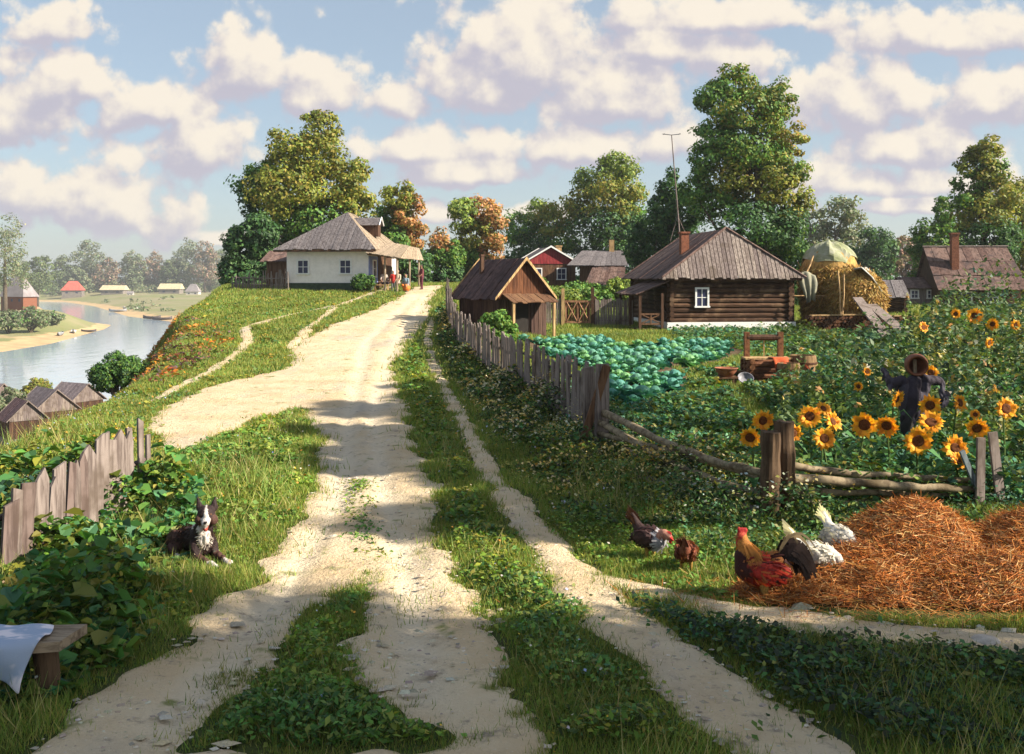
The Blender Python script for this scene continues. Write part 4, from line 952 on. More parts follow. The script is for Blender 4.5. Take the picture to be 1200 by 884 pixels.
def rail_fence():
    Y = 12.6; p = at(911, 600, Y); z = tz(p.x, Y)
    r = thing('rail_fence', 'rustic pole fence with two stout bark posts around the sunflower garden', 'fence', (p.x, Y, 0)); O = Vector((p.x, Y, 0))
    def post(u, vt, Yp, rad, lean):
        t = at(u, vt, Yp); zb = tz(t.x, Yp) - .2; q = t - O; n = 26; ph = frng.uniform(0, 6)
        mb = MB(); pts = []; rs = []
        for i in range(n): k = i / (n - 1); pts.append((q.x + lean * (1 - k), q.y, zb + (t.z - zb) * k)); rs.append(rad * (1.12 - .12 * k + .05 * math.sin(i * .8 + ph)))
        mb.tube(pts, rs, 20); V = np.array(mb.v); cx = np.array([p[0] for p in pts])[:, None].repeat(20, 1).ravel(); cy = np.array([p[1] for p in pts])[:, None].repeat(20, 1).ravel(); an = np.arctan2(V[:, 1] - cy, V[:, 0] - cx)
        g = 1 + .22 * (fbm(an * 2.6 + ph, V[:, 2] * 2.2 + 9 * ph, 5) - .5) + .16 * (vnoise(an * 7 + ph, V[:, 2] * 3, 6) - .5); V[:, 0] = cx + (V[:, 0] - cx) * g; V[:, 1] = cy + (V[:, 1] - cy) * g; V[-20:, 2] += .05 * (vnoise(an[-20:] * 2 + ph, an[-20:] * 0, 3) - .5); mb.v = [tuple(q) for q in V]
        mb.build('post', M['post_bark'], r, False)
    post(903, 506, 12.5, .118, -.02); post(919, 494, 12.68, .122, .03)
    def rail(pts, rad, mt='pole'):
        mb = MB(); P = [at(*q) - O for q in pts]; Q = []; rs = []
        for i in range(len(P) - 1):
            for k in range(5): Q.append(P[i].lerp(P[i + 1], k / 5) + Vector((0, 0, frng.uniform(-.012, .012))))
        Q.append(P[-1]); rs = [rad * (1 - .3 * i / len(Q)) * frng.uniform(.88, 1.1) for i in range(len(Q))]
        mb.tube(Q, rs, 8); mb.build('rail', M[mt], r, True)
    rail([(700, 480, 17.6), (790, 524, 14.8), (850, 545, 13.4), (906, 556, 12.7)], .065)
    rail([(700, 494, 17.4), (790, 545, 14.7), (850, 568, 13.3), (906, 580, 12.6)], .065)
    rail([(912, 545, 12.9), (1010, 556, 13.1), (1080, 560, 13.2), (1150, 564, 13.2)], .05)
    rail([(912, 560, 12.7), (1010, 566, 12.9), (1080, 572, 13.0), (1150, 574, 13.1)], .065)
    rail([(912, 576, 12.75), (1040, 578, 13.1), (1150, 582, 13.15)], .045)
    rail([(702, 508, 17.2), (800, 532, 14.6), (906, 566, 12.7)], .045)
    rail([(730, 525, 16.2), (800, 560, 14.4), (906, 594, 12.6)], .05)
    rail([(912, 592, 12.7), (1040, 588, 13.2), (1150, 590, 13.2)], .045)
    q = at(1148, 520, 13.0) - O
    board(MB(), q.x, q.y, -.05, .98, .12, .04, R(10), .02, 0).build('end_board', M['grey_wood'], r); board(MB(), q.x + .34, q.y + .1, -.05, 1.05, .13, .04, R(10), -.13, 0).build('end_board', M['grey_wood'], r)
    board(MB(), q.x + .1, q.y + .05, -.02, .85, .07, .04, R(10), -.42, 0).build('end_board', M['blue_board'], r)
M['post_bark'] = mat_wood("gnarled_post_bark", (.085, .055, .032), (.12, .075, .045), (16, 16, 1.6)); M['pole'] = mat_wood("old_pole", (.24, .18, .11), (.32, .26, .17), (9, 9, 9), stain=(.09, .065, .035)); M['blue_board'] = mat_wood("blue_grey_board", (.16, .20, .22), (.2, .24, .26))
rail_fence()
def fallen_board():
    a = at(752, 566, 14.3); b = at(896, 600, 12.4); a.z = tz(a.x, a.y) + .14; b.z = tz(b.x, b.y) + .10
    r = MB(); d = (b - a); L = d.length; r.m = Matrix.Translation((a + b) / 2) @ d.to_track_quat('X', 'Z').to_matrix().to_4x4(); r.box((0, 0, 0), (L, .16, .04)); r.m = Matrix.Identity(4)
    tag(r.build('fallen_board', M['grey_wood']), 'grey board lying on the grass along the bottom of the pole fence', 'board')
fallen_board()

# ------------------------------------------------------------------ garden: cabbages
def cabbage_mesh(seed):
    rng = np.random.default_rng(seed); V = []; C = []
    def leaf(az, tilt, L, W, r0, z0, colr, curl):
        # a cupped leaf of 3 x 4 quads
        nu, nv = 4, 4; g = np.zeros((nu + 1, nv + 1, 3))
        for i in range(nu + 1):
            for j in range(nv + 1):
                s = i / nu; t = (j / nv - .5) * 2; wd = W * (math.sin(math.pi * min(.96, .12 + s * .84)) ** .6)
                x = r0 + L * s * math.cos(tilt + curl * s); z = z0 + L * s * math.sin(tilt + curl * s) + .25 * W * t * t * (1 if True else 0) + rng.uniform(-.008, .008)
                y = t * wd * .5; g[i, j] = (x * math.cos(az) - y * math.sin(az), x * math.sin(az) + y * math.cos(az), z)
        for i in range(nu):
            for j in range(nv): V.append([g[i, j], g[i + 1, j], g[i + 1, j + 1], g[i, j + 1]]); C.append(np.array(colr) * rng.uniform(.85, 1.15))
    for k in range(9):
        leaf(k * 2.4, .5 + rng.uniform(-.25, .2), .29 * rng.uniform(.85, 1.15), .27, .03, .03, (.045, .18, .13), -.5)  # outer leaves coloured darker to deepen the gaps between heads
    for k in range(6):
        leaf(k * 1.05 + .4, .75 + rng.uniform(-.1, .1), .2, .23, .03, .06, (.085, .28, .20), -.2)
    hd = 10
    for i in range(5):
        for j in range(hd):
            def pt(a, b): th = a / 5 * math.pi * .55; ph = b / hd * 2 * math.pi; rr_ = .15 * (1 + .06 * math.sin(ph * 3 + a)); return np.array([rr_ * math.sin(th) * math.cos(ph), rr_ * math.sin(th) * math.sin(ph), .13 + .14 * math.cos(th)])
            V.append([pt(i, j), pt(i + 1, j), pt(i + 1, j + 1), pt(i, j + 1)]); C.append(np.array((.135, .35, .26)) * rng.uniform(.8, 1.15))
    tn = [(1, 1, 1), (1.2, 1.1, .8), (.85, .95, 1.05), (1.1, 1.0, .95), (.8, .9, .9), (1.5, 1.2, .7)][seed % 6]; o = np_mesh('cabbage', np.array(V).reshape(-1, 3), 4, LEAF, np.array(C) * np.array(tn)); return o
crng = random.Random(3); protos = [cabbage_mesh(i) for i in range(6)]; ncab = [0]
def cabbage_patch(poly, sp, label, group, dist):
    xs = [p[0] for p in poly]; ys = [p[1] for p in poly]; y = min(ys); row = 0
    while y < max(ys):
        x = min(xs) + (row % 2) * sp * .5
        while x < max(xs):
            px, py = x + crng.uniform(-.09, .09), y + crng.uniform(-.09, .09)
            if poly_sd(np.array([px]), np.array([py]), poly)[0] > 0 and crng.random() < .92:
                k = crng.randrange(6)
                o = protos[k] if ncab[0] < 6 and k == ncab[0] else protos[k].copy()
                if o.name not in col.objects: col.objects.link(o)
                s = crng.uniform(.68, 1.2) * dist; o.location = (px, py, tz(px, py)); o.scale = (s, s, s * 1.1); o.rotation_euler = (crng.uniform(-.1, .1), crng.uniform(-.1, .1), crng.uniform(0, 6.28))
                tag(o, label, 'cabbage', group); o['placed'] = 1; ncab[0] += 1
            x += sp
        y += sp * .95; row += 1
cabbage_patch(PATCH1, .70, 'blue green cabbage in the large patch behind the picket fence', 'cabbages behind the picket fence', 1.2)
cabbage_patch(PATCH2, .72, 'cabbage in the small patch in front of the log house', 'cabbages in front of the log house', 1.25)
for o in protos:
    if not o.get('placed'): bpy.data.objects.remove(o)
for o in list(bpy.data.objects):
    if o.get('placed'): del o['placed']
# ------------------------------------------------------------------ sunflowers
def sunflower(u, v, Y, dia, face_u, tilt, label, seed, bud=False):
    rng = np.random.default_rng(seed); c = at(u, v, Y); gx, gy = c.x + rng.uniform(-.08, .08), Y + .12; z0 = tz(gx, gy)
    r = thing('sunflower', label, 'sunflower', (gx, gy, z0), 0, 'sunflowers behind the pole fence')
    h = Vector((c.x - gx, Y - gy, c.z - z0))
    nrm = Vector((face_u + rng.normal() * .25, -1, tilt + rng.normal() * .25 - .05)).normalized()
    MB().tube([(0, 0, 0), (.02, .02, h.z * .5), h * .92 - nrm * .06 + Vector((0, 0, .02)), h - nrm * .03], [.018, .016, .013, .012], 6).build('stem', M['green_stem'], r)
    a = nrm.orthogonal().normalized(); b = nrm.cross(a)
    mb = MB(); R0 = dia * rng.uniform(.23, .29)
    prof = [(0, .012), (.35, .016), (.7, .022), (1, .004)]
    vs = [tuple(h + nrm * .008)]; fs = []; n = 14
    for q in (1, 2, 3):
        for k in range(n): an = 2 * math.pi * k / n; vs.append(tuple(h + nrm * (prof[q][1] - .005) + (a * math.cos(an) + b * math.sin(an)) * R0 * prof[q][0]))
    for k in range(n): vs.append(tuple(h - nrm * .03 + (a * math.cos(2 * math.pi * k / n) + b * math.sin(2 * math.pi * k / n)) * R0 * .8))
    for k in range(n): fs.append((0, 1 + k, 1 + (k + 1) % n))
    for q in range(3):
        for k in range(n): fs.append((1 + q * n + k, 1 + (q + 1) * n + k, 1 + (q + 1) * n + (k + 1) % n, 1 + q * n + (k + 1) % n))
    fs.append(tuple(1 + 3 * n + k for k in range(n)))
    mb.add(vs, fs); mb.build('seed_disc', M['seed'], r, True)
    V = []; C = []
    for ring in range(3):
        npt = 17
        for k in range(npt):
            an = 2 * math.pi * (k + ring * .5) / npt + rng.uniform(-.1, .1); d = a * math.cos(an) + b * math.sin(an); s = nrm.cross(d)
            L = dia * .54 * rng.uniform(.74, 1.12); wd = dia * .092 * rng.uniform(.7, 1.2); up = rng.uniform(-.2, .45) * dia * .5 + ring * -.01
            p0 = h + d * R0 * .8; p1 = h + d * (R0 + (L - R0) * .5) + nrm * (up * .6 + .012); p2 = h + d * L + nrm * up
            V.append([p0 - s * wd * .5, p0 + s * wd * .5, p1 + s * wd, p1 - s * wd]); V.append([p1 - s * wd, p1 + s * wd, p2 + s * wd * .15, p2 - s * wd * .15])
            cc = np.array((.88, .47, .03) if ring else (.80, .34, .02)) * rng.uniform(.8, 1.1); cc[1] *= rng.uniform(.8, 1.15); C += [cc, cc]
    np_mesh('petals', np.array([[tuple(p) for p in q] for q in V]).reshape(-1, 3), 4, PETAL, np.array(C), r)
    V = []; C = []
    nl = 7
    for k in range(nl):
        t = (k + .6) / nl; base = h * t; an = k * 2.4 + rng.uniform(-.4, .4); L = rng.uniform(.24, .42); d = Vector((math.cos(an), math.sin(an), 0)); s = Vector((-d.y, d.x, 0))
        p0 = base; p1 = base + d * L * .45 + Vector((0, 0, .06)); p2 = base + d * L + Vector((0, 0, -.08)); w = L * .42
        cc = np.array((.07, .18, .06)) * rng.uniform(.6, 1.4)
        V.append([p0, p1 + s * w * .5 + Vector((0, 0, .02)), p1, p0]); V.append([p0, p1, p1 - s * w * .5 + Vector((0, 0, .02)), p0]); V.append([p1, p1 + s * w * .5 + Vector((0, 0, .02)), p2, p2]); V.append([p1, p2, p2, p1 - s * w * .5 + Vector((0, 0, .02))]); C += [cc] * 4
    np_mesh('leaves', np.array([[tuple(p) for p in q] for q in V]).reshape(-1, 3), 4, LEAF, np.array(C), r)
M['green_stem'] = mat_plain("green_stem", (.10, .16, .04)); M['seed'] = mat_plain("brown_seed_disc", (.17, .055, .015), .95, .7, 60, .008)
SF = [(894, 493, 13.1, .27, .2, .1, 'sunflower just above and left of the twin bark posts'), (879, 513, 13.0, .27, -.2, .25, 'low sunflower left of the twin bark posts'),
      (930, 508, 13.6, .24, .6, .1, 'sunflower half hidden behind the right bark post'), (949, 488, 13.9, .31, -.2, .15, 'wide sunflower first to the right of the posts, above a lower one'),
      (965, 479, 14.4, .22, .3, .3, 'small sunflower peeking above the pair right of the posts'), (976, 494, 14.0, .28, .3, .1, 'sunflower second to the right of the posts'),
      (966, 514, 13.5, .29, .1, .0, 'sunflower hanging lowest just right of the twin posts'), (1013, 498, 13.6, .33, 0, .05, 'large round sunflower left of the scarecrow, facing front'),
      (1039, 499, 13.7, .29, -.1, .05, 'sunflower next to the large round one, nearest left of the scarecrow'), (1051, 468, 15.2, .27, .9, .0, 'sunflower turned sideways behind the scarecrow at its left hip'),
      (1091, 437, 17.0, .24, -.2, .2, 'sunflower beside the scarecrow pot head'), (1090, 475, 14.6, .29, -.3, .2, 'sunflower touching the scarecrow right side'),
      (1091, 495, 14.0, .33, 0, .9, 'flat upturned sunflower below the scarecrow arm'), (1076, 517, 13.5, .35, .1, .05, 'largest sunflower in front of the scarecrow pole'),
      (1125, 472, 15.0, .25, .5, .1, 'narrow sunflower right of the scarecrow sleeve'), (1119, 525, 13.4, .32, .1, .35, 'drooping sunflower above the end boards of the pole fence'),
      (1123, 541, 13.35, .25, .1, .5, 'lowest ragged sunflower against the end boards'), (1145, 502, 13.8, .28, .0, .1, 'sunflower over the leaning end board'),
      (1143, 486, 14.5, .14, 0, .3, 'tiny bud sunflower above the leaning end board'), (1179, 479, 14.0, .29, .3, .0, 'sunflower closest to the right edge of the view'),
      (1016, 436, 19, .16, .2, .3, 'small far sunflower above the large round one'), (1006, 453, 18, .16, -.5, .1, 'small brown faced sunflower left of the scarecrow hand'),
      (1082, 384, 26, .28, .2, .2, 'far sunflower below the small log shed'), (1120, 368, 28, .27, 0, .2, 'far sunflower below the low cottage'), (1142, 370, 28, .42, -.2, .2, 'large far sunflower under the steep roofed house'),
      (1163, 380, 27, .32, 0, .2, 'far sunflower right of the large far one'), (1159, 402, 24, .25, .1, .3, 'far sunflower amid the tall weeds above the scarecrow arm'), (1190, 381, 27, .28, 0, .1, 'far sunflower by the right edge in the tall weeds')]
for i, s in enumerate(SF): sunflower(*s, seed=200 + i)

# ------------------------------------------------------------------ blobs: continuous bodies grown from capsules and ellipsoids
def blob(name, prims, mat, voxel, parent=None, smooth_it=4, rough=0, rscale=20):
    """prims: ('c', a, b, ra, rb, colour) tapered capsule, ('e', centre, radii, euler, colour) ellipsoid"""
    mb = MB()
    for p in prims:
        if p[0] == 'c':
            a, b, ra, rb = Vector(p[1]), Vector(p[2]), p[3], p[4]; d = (b - a); L = d.length or 1e-4; d = d / L; pts = []; rs = []
            for k in range(5): th = math.pi / 2 * (k + .05) / 4; pts.append(a - d * ra * math.cos(th)); rs.append(ra * math.sin(th))
            for k in range(5): th = math.pi / 2 * (1 - (k + .0) / 4 * .98); pts.append(b + d * rb * math.cos(th)); rs.append(rb * math.sin(th))
            mb.tube(pts, rs, 12)
        else:
            E = Euler(p[3]).to_matrix(); vs = []; n = 12; mrows = 9
            prof = []
            for i in range(mrows):
                th = math.pi * (i + .03) / (mrows - 1 + .06); 
                for k in range(n): ph = 2 * math.pi * k / n; vs.append(Vector(p[1]) + E @ Vector((p[2][0] * math.sin(th) * math.cos(ph), p[2][1] * math.sin(th) * math.sin(ph), p[2][2] * math.cos(th))))
            fs = [(i * n + k, i * n + (k + 1) % n, (i + 1) * n + (k + 1) % n, (i + 1) * n + k) for i in range(mrows - 1) for k in range(n)] + [tuple(range(n)), tuple(reversed(range((mrows - 1) * n, mrows * n)))]
            mb.add(vs, fs)
    o = mb.build(name, mat)
    r = o.modifiers.new('r', 'REMESH'); r.mode = 'VOXEL'; r.voxel_size = voxel; s = o.modifiers.new('s', 'SMOOTH'); s.factor = .5; s.iterations = smooth_it
    dg = bpy.context.evaluated_depsgraph_get(); dg.update(); me = bpy.data.meshes.new_from_object(o.evaluated_get(dg)); o.modifiers.clear(); old = o.data; o.data = me; bpy.data.meshes.remove(old)
    me.name = name
    nv = len(me.vertices); co = np.empty(nv * 3); me.vertices.foreach_get('co', co); co = co.reshape(-1, 3)
    if rough:
        nn = np.empty(nv * 3); me.vertices.foreach_get('normal', nn); nn = nn.reshape(-1, 3)
        co = co + nn * (rough * (fbm(co[:, 0] * rscale + co[:, 1] * rscale * .7, co[:, 2] * rscale * .5 + co[:, 1] * rscale * .3, 8, 3) - .5))[:, None]; me.vertices.foreach_set('co', co.ravel()); me.update()
    best = np.full(nv, 1e9); cc = np.zeros((nv, 4)); cc[:, 3] = 1
    jit = (vnoise(co[:, 0] * 30, co[:, 1] * 30 + co[:, 2] * 41, 4) - .5)
    for p in prims:
        if p[0] == 'c':
            a, b = np.array(p[1], float), np.array(p[2], float); d = b - a; t = np.clip(((co - a) @ d) / (d @ d + 1e-9), 0, 1); dist = np.linalg.norm(co - a - t[:, None] * d, axis=1) - (p[3] * (1 - t) + p[4] * t)
        else:
            E = np.array(Euler(p[3]).to_matrix()); q = (co - np.array(p[1])) @ E / np.array(p[2]); l = np.linalg.norm(q, axis=1); dist = (l - 1) * min(p[2])
        k = dist + jit * .012 < best; best[k] = dist[k]; cc[k, :3] = p[-1]
    a = me.attributes.new('col', 'FLOAT_COLOR', 'POINT'); a.data.foreach_set('color', cc.astype(np.float32).ravel())
    me.polygons.foreach_set('use_smooth', [True] * len(me.polygons))
    if not me.materials: me.materials.append(mat)
    if parent is not None: o.parent = parent
    return o
# ------------------------------------------------------------------ well and tubs in the garden
def well():
    Y = 28.5; p = at(897, 440, Y); z = tz(p.x, Y); k = Y / F
    r = thing('garden_well', 'low log well with windlass beam between two short posts', 'well', (p.x, Y, z - .03))
    mb = MB()
    for q in range(4):
        zc = .09 + q * .17
        for yy in (-.42, .42): mb.tube([(-.62, yy, zc), (.62, yy, zc)], .085, 8)
        for xx in (-.5, .5): mb.tube([(xx, -.52, zc + .08), (xx, .52, zc + .08)], .083, 8)
    mb.build('log_curb', M['well_log'], r)
    for xx in (-.52, .46): MB().box((xx, .1, .75), (.15, .15, 1.5)).build('post', M['well_log'], r)
    MB().tube([(-.5, .1, 1.34), (.45, .1, 1.34)], .09, 10).build('windlass', M['dark_wood'], r)
    MB().tube([(-.02, .1, 1.28), (-.02, .1, .7)], .018, 5).build('rope', M['fresh_wood'], r)
    MB().box((0, -.1, .76), (1.35, .6, .05)).build('plank_cover', M['fresh_wood'], r)
M['well_log'] = mat_wood("reddish_well_log", (.17, .07, .035), (.24, .11, .05), (9, 9, 9))
well()
def cloth_red():
    Y = 28.1; p = at(912, 424, Y); mb = MB(); n = 10
    vs = []; fs = []
    for i in range(7):
        for j in range(n):
            t = j / (n - 1); s = i / 6; zz = .05 * math.sin(s * 9 + t * 3) * t
            x = (s - .5) * (.55 - .28 * t); y = -.42 * min(1, t * 2) - .05 - zz; z = -.85 * max(0, t - .35)
            vs.append((x, y, z))
    for i in range(6):
        for j in range(n - 1): fs.append((i * n + j, (i + 1) * n + j, (i + 1) * n + j + 1, i * n + j + 1))
    z = tz(p.x, Y); mb.add([(a + p.x, b + Y + .12, c + z + .81) for a, b, c in vs], fs)
    o = mb.build('red_cloth', M['red_cloth'], None, True); o.modifiers.new('t', 'SOLIDIFY').thickness = .015
    tag(o, 'orange red cloth hanging over the front of the well', 'cloth')
M['red_cloth'] = mat_plain("orange_red_cloth", (.55, .10, .03), .85, .35, 6)
cloth_red()
def barrel(u, v, Y, h, rad, label, name='barrel', lean=0):
    p = at(u, v, Y); z = tz(p.x, Y); r = thing(name, label, 'barrel', (p.x, Y, z - .02)); r.rotation_euler = (0, lean, 0)
    prof = [(rad * .9, 0), (rad * 1.03, h * .3), (rad * 1.05, h * .5), (rad * 1.0, h * .8), (rad * .95, h), (rad * .83, h), (rad * .82, h * .75)]
    MB().lathe(prof, n=18).build('staves', M['stave'], r)
    for t in (.12, .42, .72): MB().lathe([(rad * 1.045, h * t), (rad * 1.085, h * t + .0), (rad * 1.085, h * t + .045), (rad * 1.045, h * t + .045)], n=18).build('hoop', M['rust'], r)
    return r
M['stave'] = mat_wood("barrel_stave", (.20, .12, .06), (.28, .18, .09), (12, 12, 1.5)); M['rust'] = mat_plain("rusty_hoop", (.10, .045, .025), .7, .4, 12, .002, None, .4)
barrel(924, 452, 27.5, .72, .32, 'wooden barrel in front of the well'); barrel(941, 448, 28.3, .85, .38, 'taller barrel right behind the front barrel by the well')
def basin(u, v, Y, rad, h, mat, label, name, tilt=0):
    p = at(u, v, Y); z = tz(p.x, Y); mb = MB()
    mb.lathe([(rad * .55, 0), (rad * .9, h * .6), (rad, h), (rad * 1.06, h), (rad * 1.06, h - .02), (rad * .98, h - .03), (rad * .86, h * .55), (rad * .5, .03)], n=20)
    o = mb.build(name, M[mat], None, True); o.location = (p.x, Y, z + (.15 if tilt else .25)); o.rotation_euler = (tilt, 0, 0); return tag(o, label, 'basin')
def bowl_on_stool():
    Y = 27.4; p = at(851, 452, Y); z = tz(p.x, Y)
    r = thing('low_stool', 'low brown stool under the red bowl, left of the well', 'stool', (p.x, Y, z)); MB().box((0, 0, .26), (.6, .4, .05)).build('seat', M['brown_plank'], r)
    for a in (-.23, .23):
        for b in (-.14, .14): MB().box((a, b, .12), (.05, .05, .24)).build('leg', M['brown_plank'], r)
    b = basin(851, 452, Y, .31, .24, 'clay', 'wide red clay bowl standing left of the well', 'clay_bowl'); b.location.z = z + .29
bowl_on_stool()
basin(873, 452, 27.3, .21, .14, 'enamel', 'grey enamel basin tipped against the well logs', 'enamel_basin', R(40))
def lean_plank():
    p = at(949, 440, 28); z = tz(p.x, 28); mb = MB(); mb.slab([(p.x - .16, 27.9, z + .62), (p.x + .42, 27.6, z + .02), (p.x + .42, 27.85, z + .02), (p.x - .16, 28.15, z + .62)], .05)
    tag(mb.build('leaning_plank', M['red_wood']), 'short reddish plank leaning on the right side of the barrels', 'plank')
    mb = MB(); q = at(862, 443, 28.6); zz = tz(q.x, 28.6); mb.box((q.x, 28.6, zz + .32), (1.1, .3, .06))
    for a in (-.45, .45): mb.box((q.x + a, 28.6, zz + .14), (.08, .26, .3))
    tag(mb.build('plank_bench', M['brown_plank']), 'low plank bench behind the red bowl', 'bench')
lean_plank()
def feather_fan(parent, base, specs, name='tail_feathers'):
    """specs: list of (points, width, colour): flat curved strips"""
    V = []; C = []
    for pts, w, c in specs:
        pts = [Vector(p) for p in pts]
        for i in range(len(pts) - 1):
            d = (pts[i + 1] - pts[i]).normalized(); s = d.cross(Vector((0, 1, .15))).normalized(); n = len(pts) - 1
            w0 = w * (math.sin(math.pi * (.18 + .72 * i / n))); w1 = w * (math.sin(math.pi * (.18 + .72 * (i + 1) / n)))
            V.append([pts[i] - s * w0, pts[i] + s * w0, pts[i + 1] + s * w1, pts[i + 1] - s * w1]); C.append(c)
    return np_mesh(name, np.array([[tuple(p) for p in q] for q in V]).reshape(-1, 3), 4, LEAF, np.array(C), parent)
def plumage(parent, lobes, n, length, width, seed, lift=.006, name='plumage'):
    """small overlapping feathers lying back over the body; lobes: (centre, radii, palette)"""
    rng = np.random.default_rng(seed); V = []; C = []
    for c, rad, pal in lobes:
        for k in range(n):
            d = unit(rng.normal(size=(1, 3)))[0]; p = np.array(c) + d * np.array(rad); nr = unit((d / np.array(rad))[None])[0]
            t = np.array((-1., 0, -.35)) + rng.normal(size=3) * .22; t = t - nr * (t @ nr); t = t / (np.linalg.norm(t) + 1e-9); s = np.cross(nr, t); l = length * rng.uniform(.6, 1.3); w = width * rng.uniform(.6, 1.2); p = p + nr * lift
            V.append([p - s * w * .6, p + s * w * .6, p + s * w * .5 + t * l + nr * l * .10, p - s * w * .5 + t * l + nr * l * .10]); C.append(np.array(pal[rng.integers(len(pal))]) * rng.uniform(.65, 1.3))
    return np_mesh(name, np.array(V).reshape(-1, 3), 4, LEAF, np.clip(np.array(C), 0, 1), parent)
# ------------------------------------------------------------------ scarecrow
def scarecrow():
    Y = 15.8; p = at(1072, 500, Y); z = tz(p.x, Y); k = Y / F
    r = thing('scarecrow', 'scarecrow in a ragged dark coat with a clay pot for a head', 'scarecrow', (p.x, Y, z))
    def L(u, v, dy=0): q = at(u, v, Y + dy); return (q.x - p.x, dy, q.z - z)
    c1, c2, c3 = (.042, .033, .048), (.07, .062, .085), (.03, .028, .028)
    MB().tube([(0.03, .02, 0), (0, 0, 1.75)], [.035, .03], 7).build('pole', M['bark_pale'], r)
    blob('coat', [('c', L(1071, 447), L(1067, 482), .12, .15, c1), ('c', L(1060, 452), L(1060, 484), .08, .09, c2), ('c', L(1083, 450), L(1079, 483), .08, .09, c2), ('c', L(1058, 446), L(1044, 450), .085, .07, c1), ('c', L(1044, 450), L(1036, 434), .065, .05, c2),
                  ('c', L(1082, 445), L(1103, 447), .08, .065, c1), ('c', L(1104, 449), L(1105, 468, -.04), .06, .045, c2), ('c', L(1066, 480), L(1064, 504), .14, .10, c3)], SKIN, .018, r, 2, .11, 9)
    rng = np.random.default_rng(4); specs = []
    for k in range(46):
        q = [(1036, 436), (1040, 446), (1105, 466), (1104, 458), (1066, 488), (1056, 486), (1078, 486), (1062, 503), (1069, 505)][k % 9]; b = Vector(L(*q)) + Vector((rng.normal() * .022, -.06 + rng.normal() * .02, rng.normal() * .015)); d = Vector((rng.normal() * .05, rng.normal() * .03, -.13 * rng.uniform(.5, 1.4))); specs.append(([b, b + d * .5 + Vector((0, -.01, 0)), b + d], .03, tuple(np.array((.05, .045, .07)) * rng.uniform(.4, 1.6))))
    
    for g in ((0,), (1,), (2,), (3,), (4, 5, 6), (7, 8)): feather_fan(r, None, [sp for k, sp in enumerate(specs) if k % 9 in g], 'ragged_cloth')
    MB().tube([L(1050, 447), L(1100, 446)], .02, 6).build('crossbar', M['bark_pale'], r)
    h = Vector(L(1074, 428)); mb = MB(); mb.m = Matrix.Translation(h) @ Vector((-.25, -1, -.05)).to_track_quat('Z', 'Y').to_matrix().to_4x4()
    mb.lathe([(.09, -.2), (.17, -.14), (.185, -.02), (.15, .08), (.145, .10), (.165, .12), (.15, .125), (.125, .09), (.13, .0), (.1, -.1)], n=20); mb.m = Matrix.Identity(4)
    mb.build('pot', M['clay_dark'], r, True)
M['clay_dark'] = mat_plain("dark_fired_clay", (.22, .08, .04), .7, .45, 7)
scarecrow()
# ------------------------------------------------------------------ hay
def straw_cards(n, surf, rng, L, W, pal, parent, name='straw', droop=.5):
    p, nr = surf(n); up = np.array([0, 0, 1.]); dn = unit(-up + nr * (nr[:, 2:3])); side = unit(np.cross(nr, dn))
    a = rng.normal(0, 1, (n, 1)); t = unit(dn * droop + side * a * .9 + nr * rng.uniform(-.05, .4, (n, 1)) + rng.normal(size=(n, 3)) * .25); b = unit(np.cross(t, nr + rng.normal(size=(n, 3)) * .4)); l = L * rng.uniform(.5, 1.5, (n, 1)); w = W * rng.uniform(.6, 1.4, (n, 1))
    q = np.empty((n, 4, 3)); p = p + nr * rng.uniform(-.02, .05, (n, 1)); q[:, 0] = p - b * w - t * l * .5; q[:, 1] = p + b * w - t * l * .5; q[:, 2] = p + b * w + t * l * .5; q[:, 3] = p - b * w + t * l * .5
    return np_mesh(name, q.reshape(-1, 3), 4, STRAW, pick(pal, n, rng, .3), parent)
STRAW = mat_leaf("straw_strand", .15, .7)
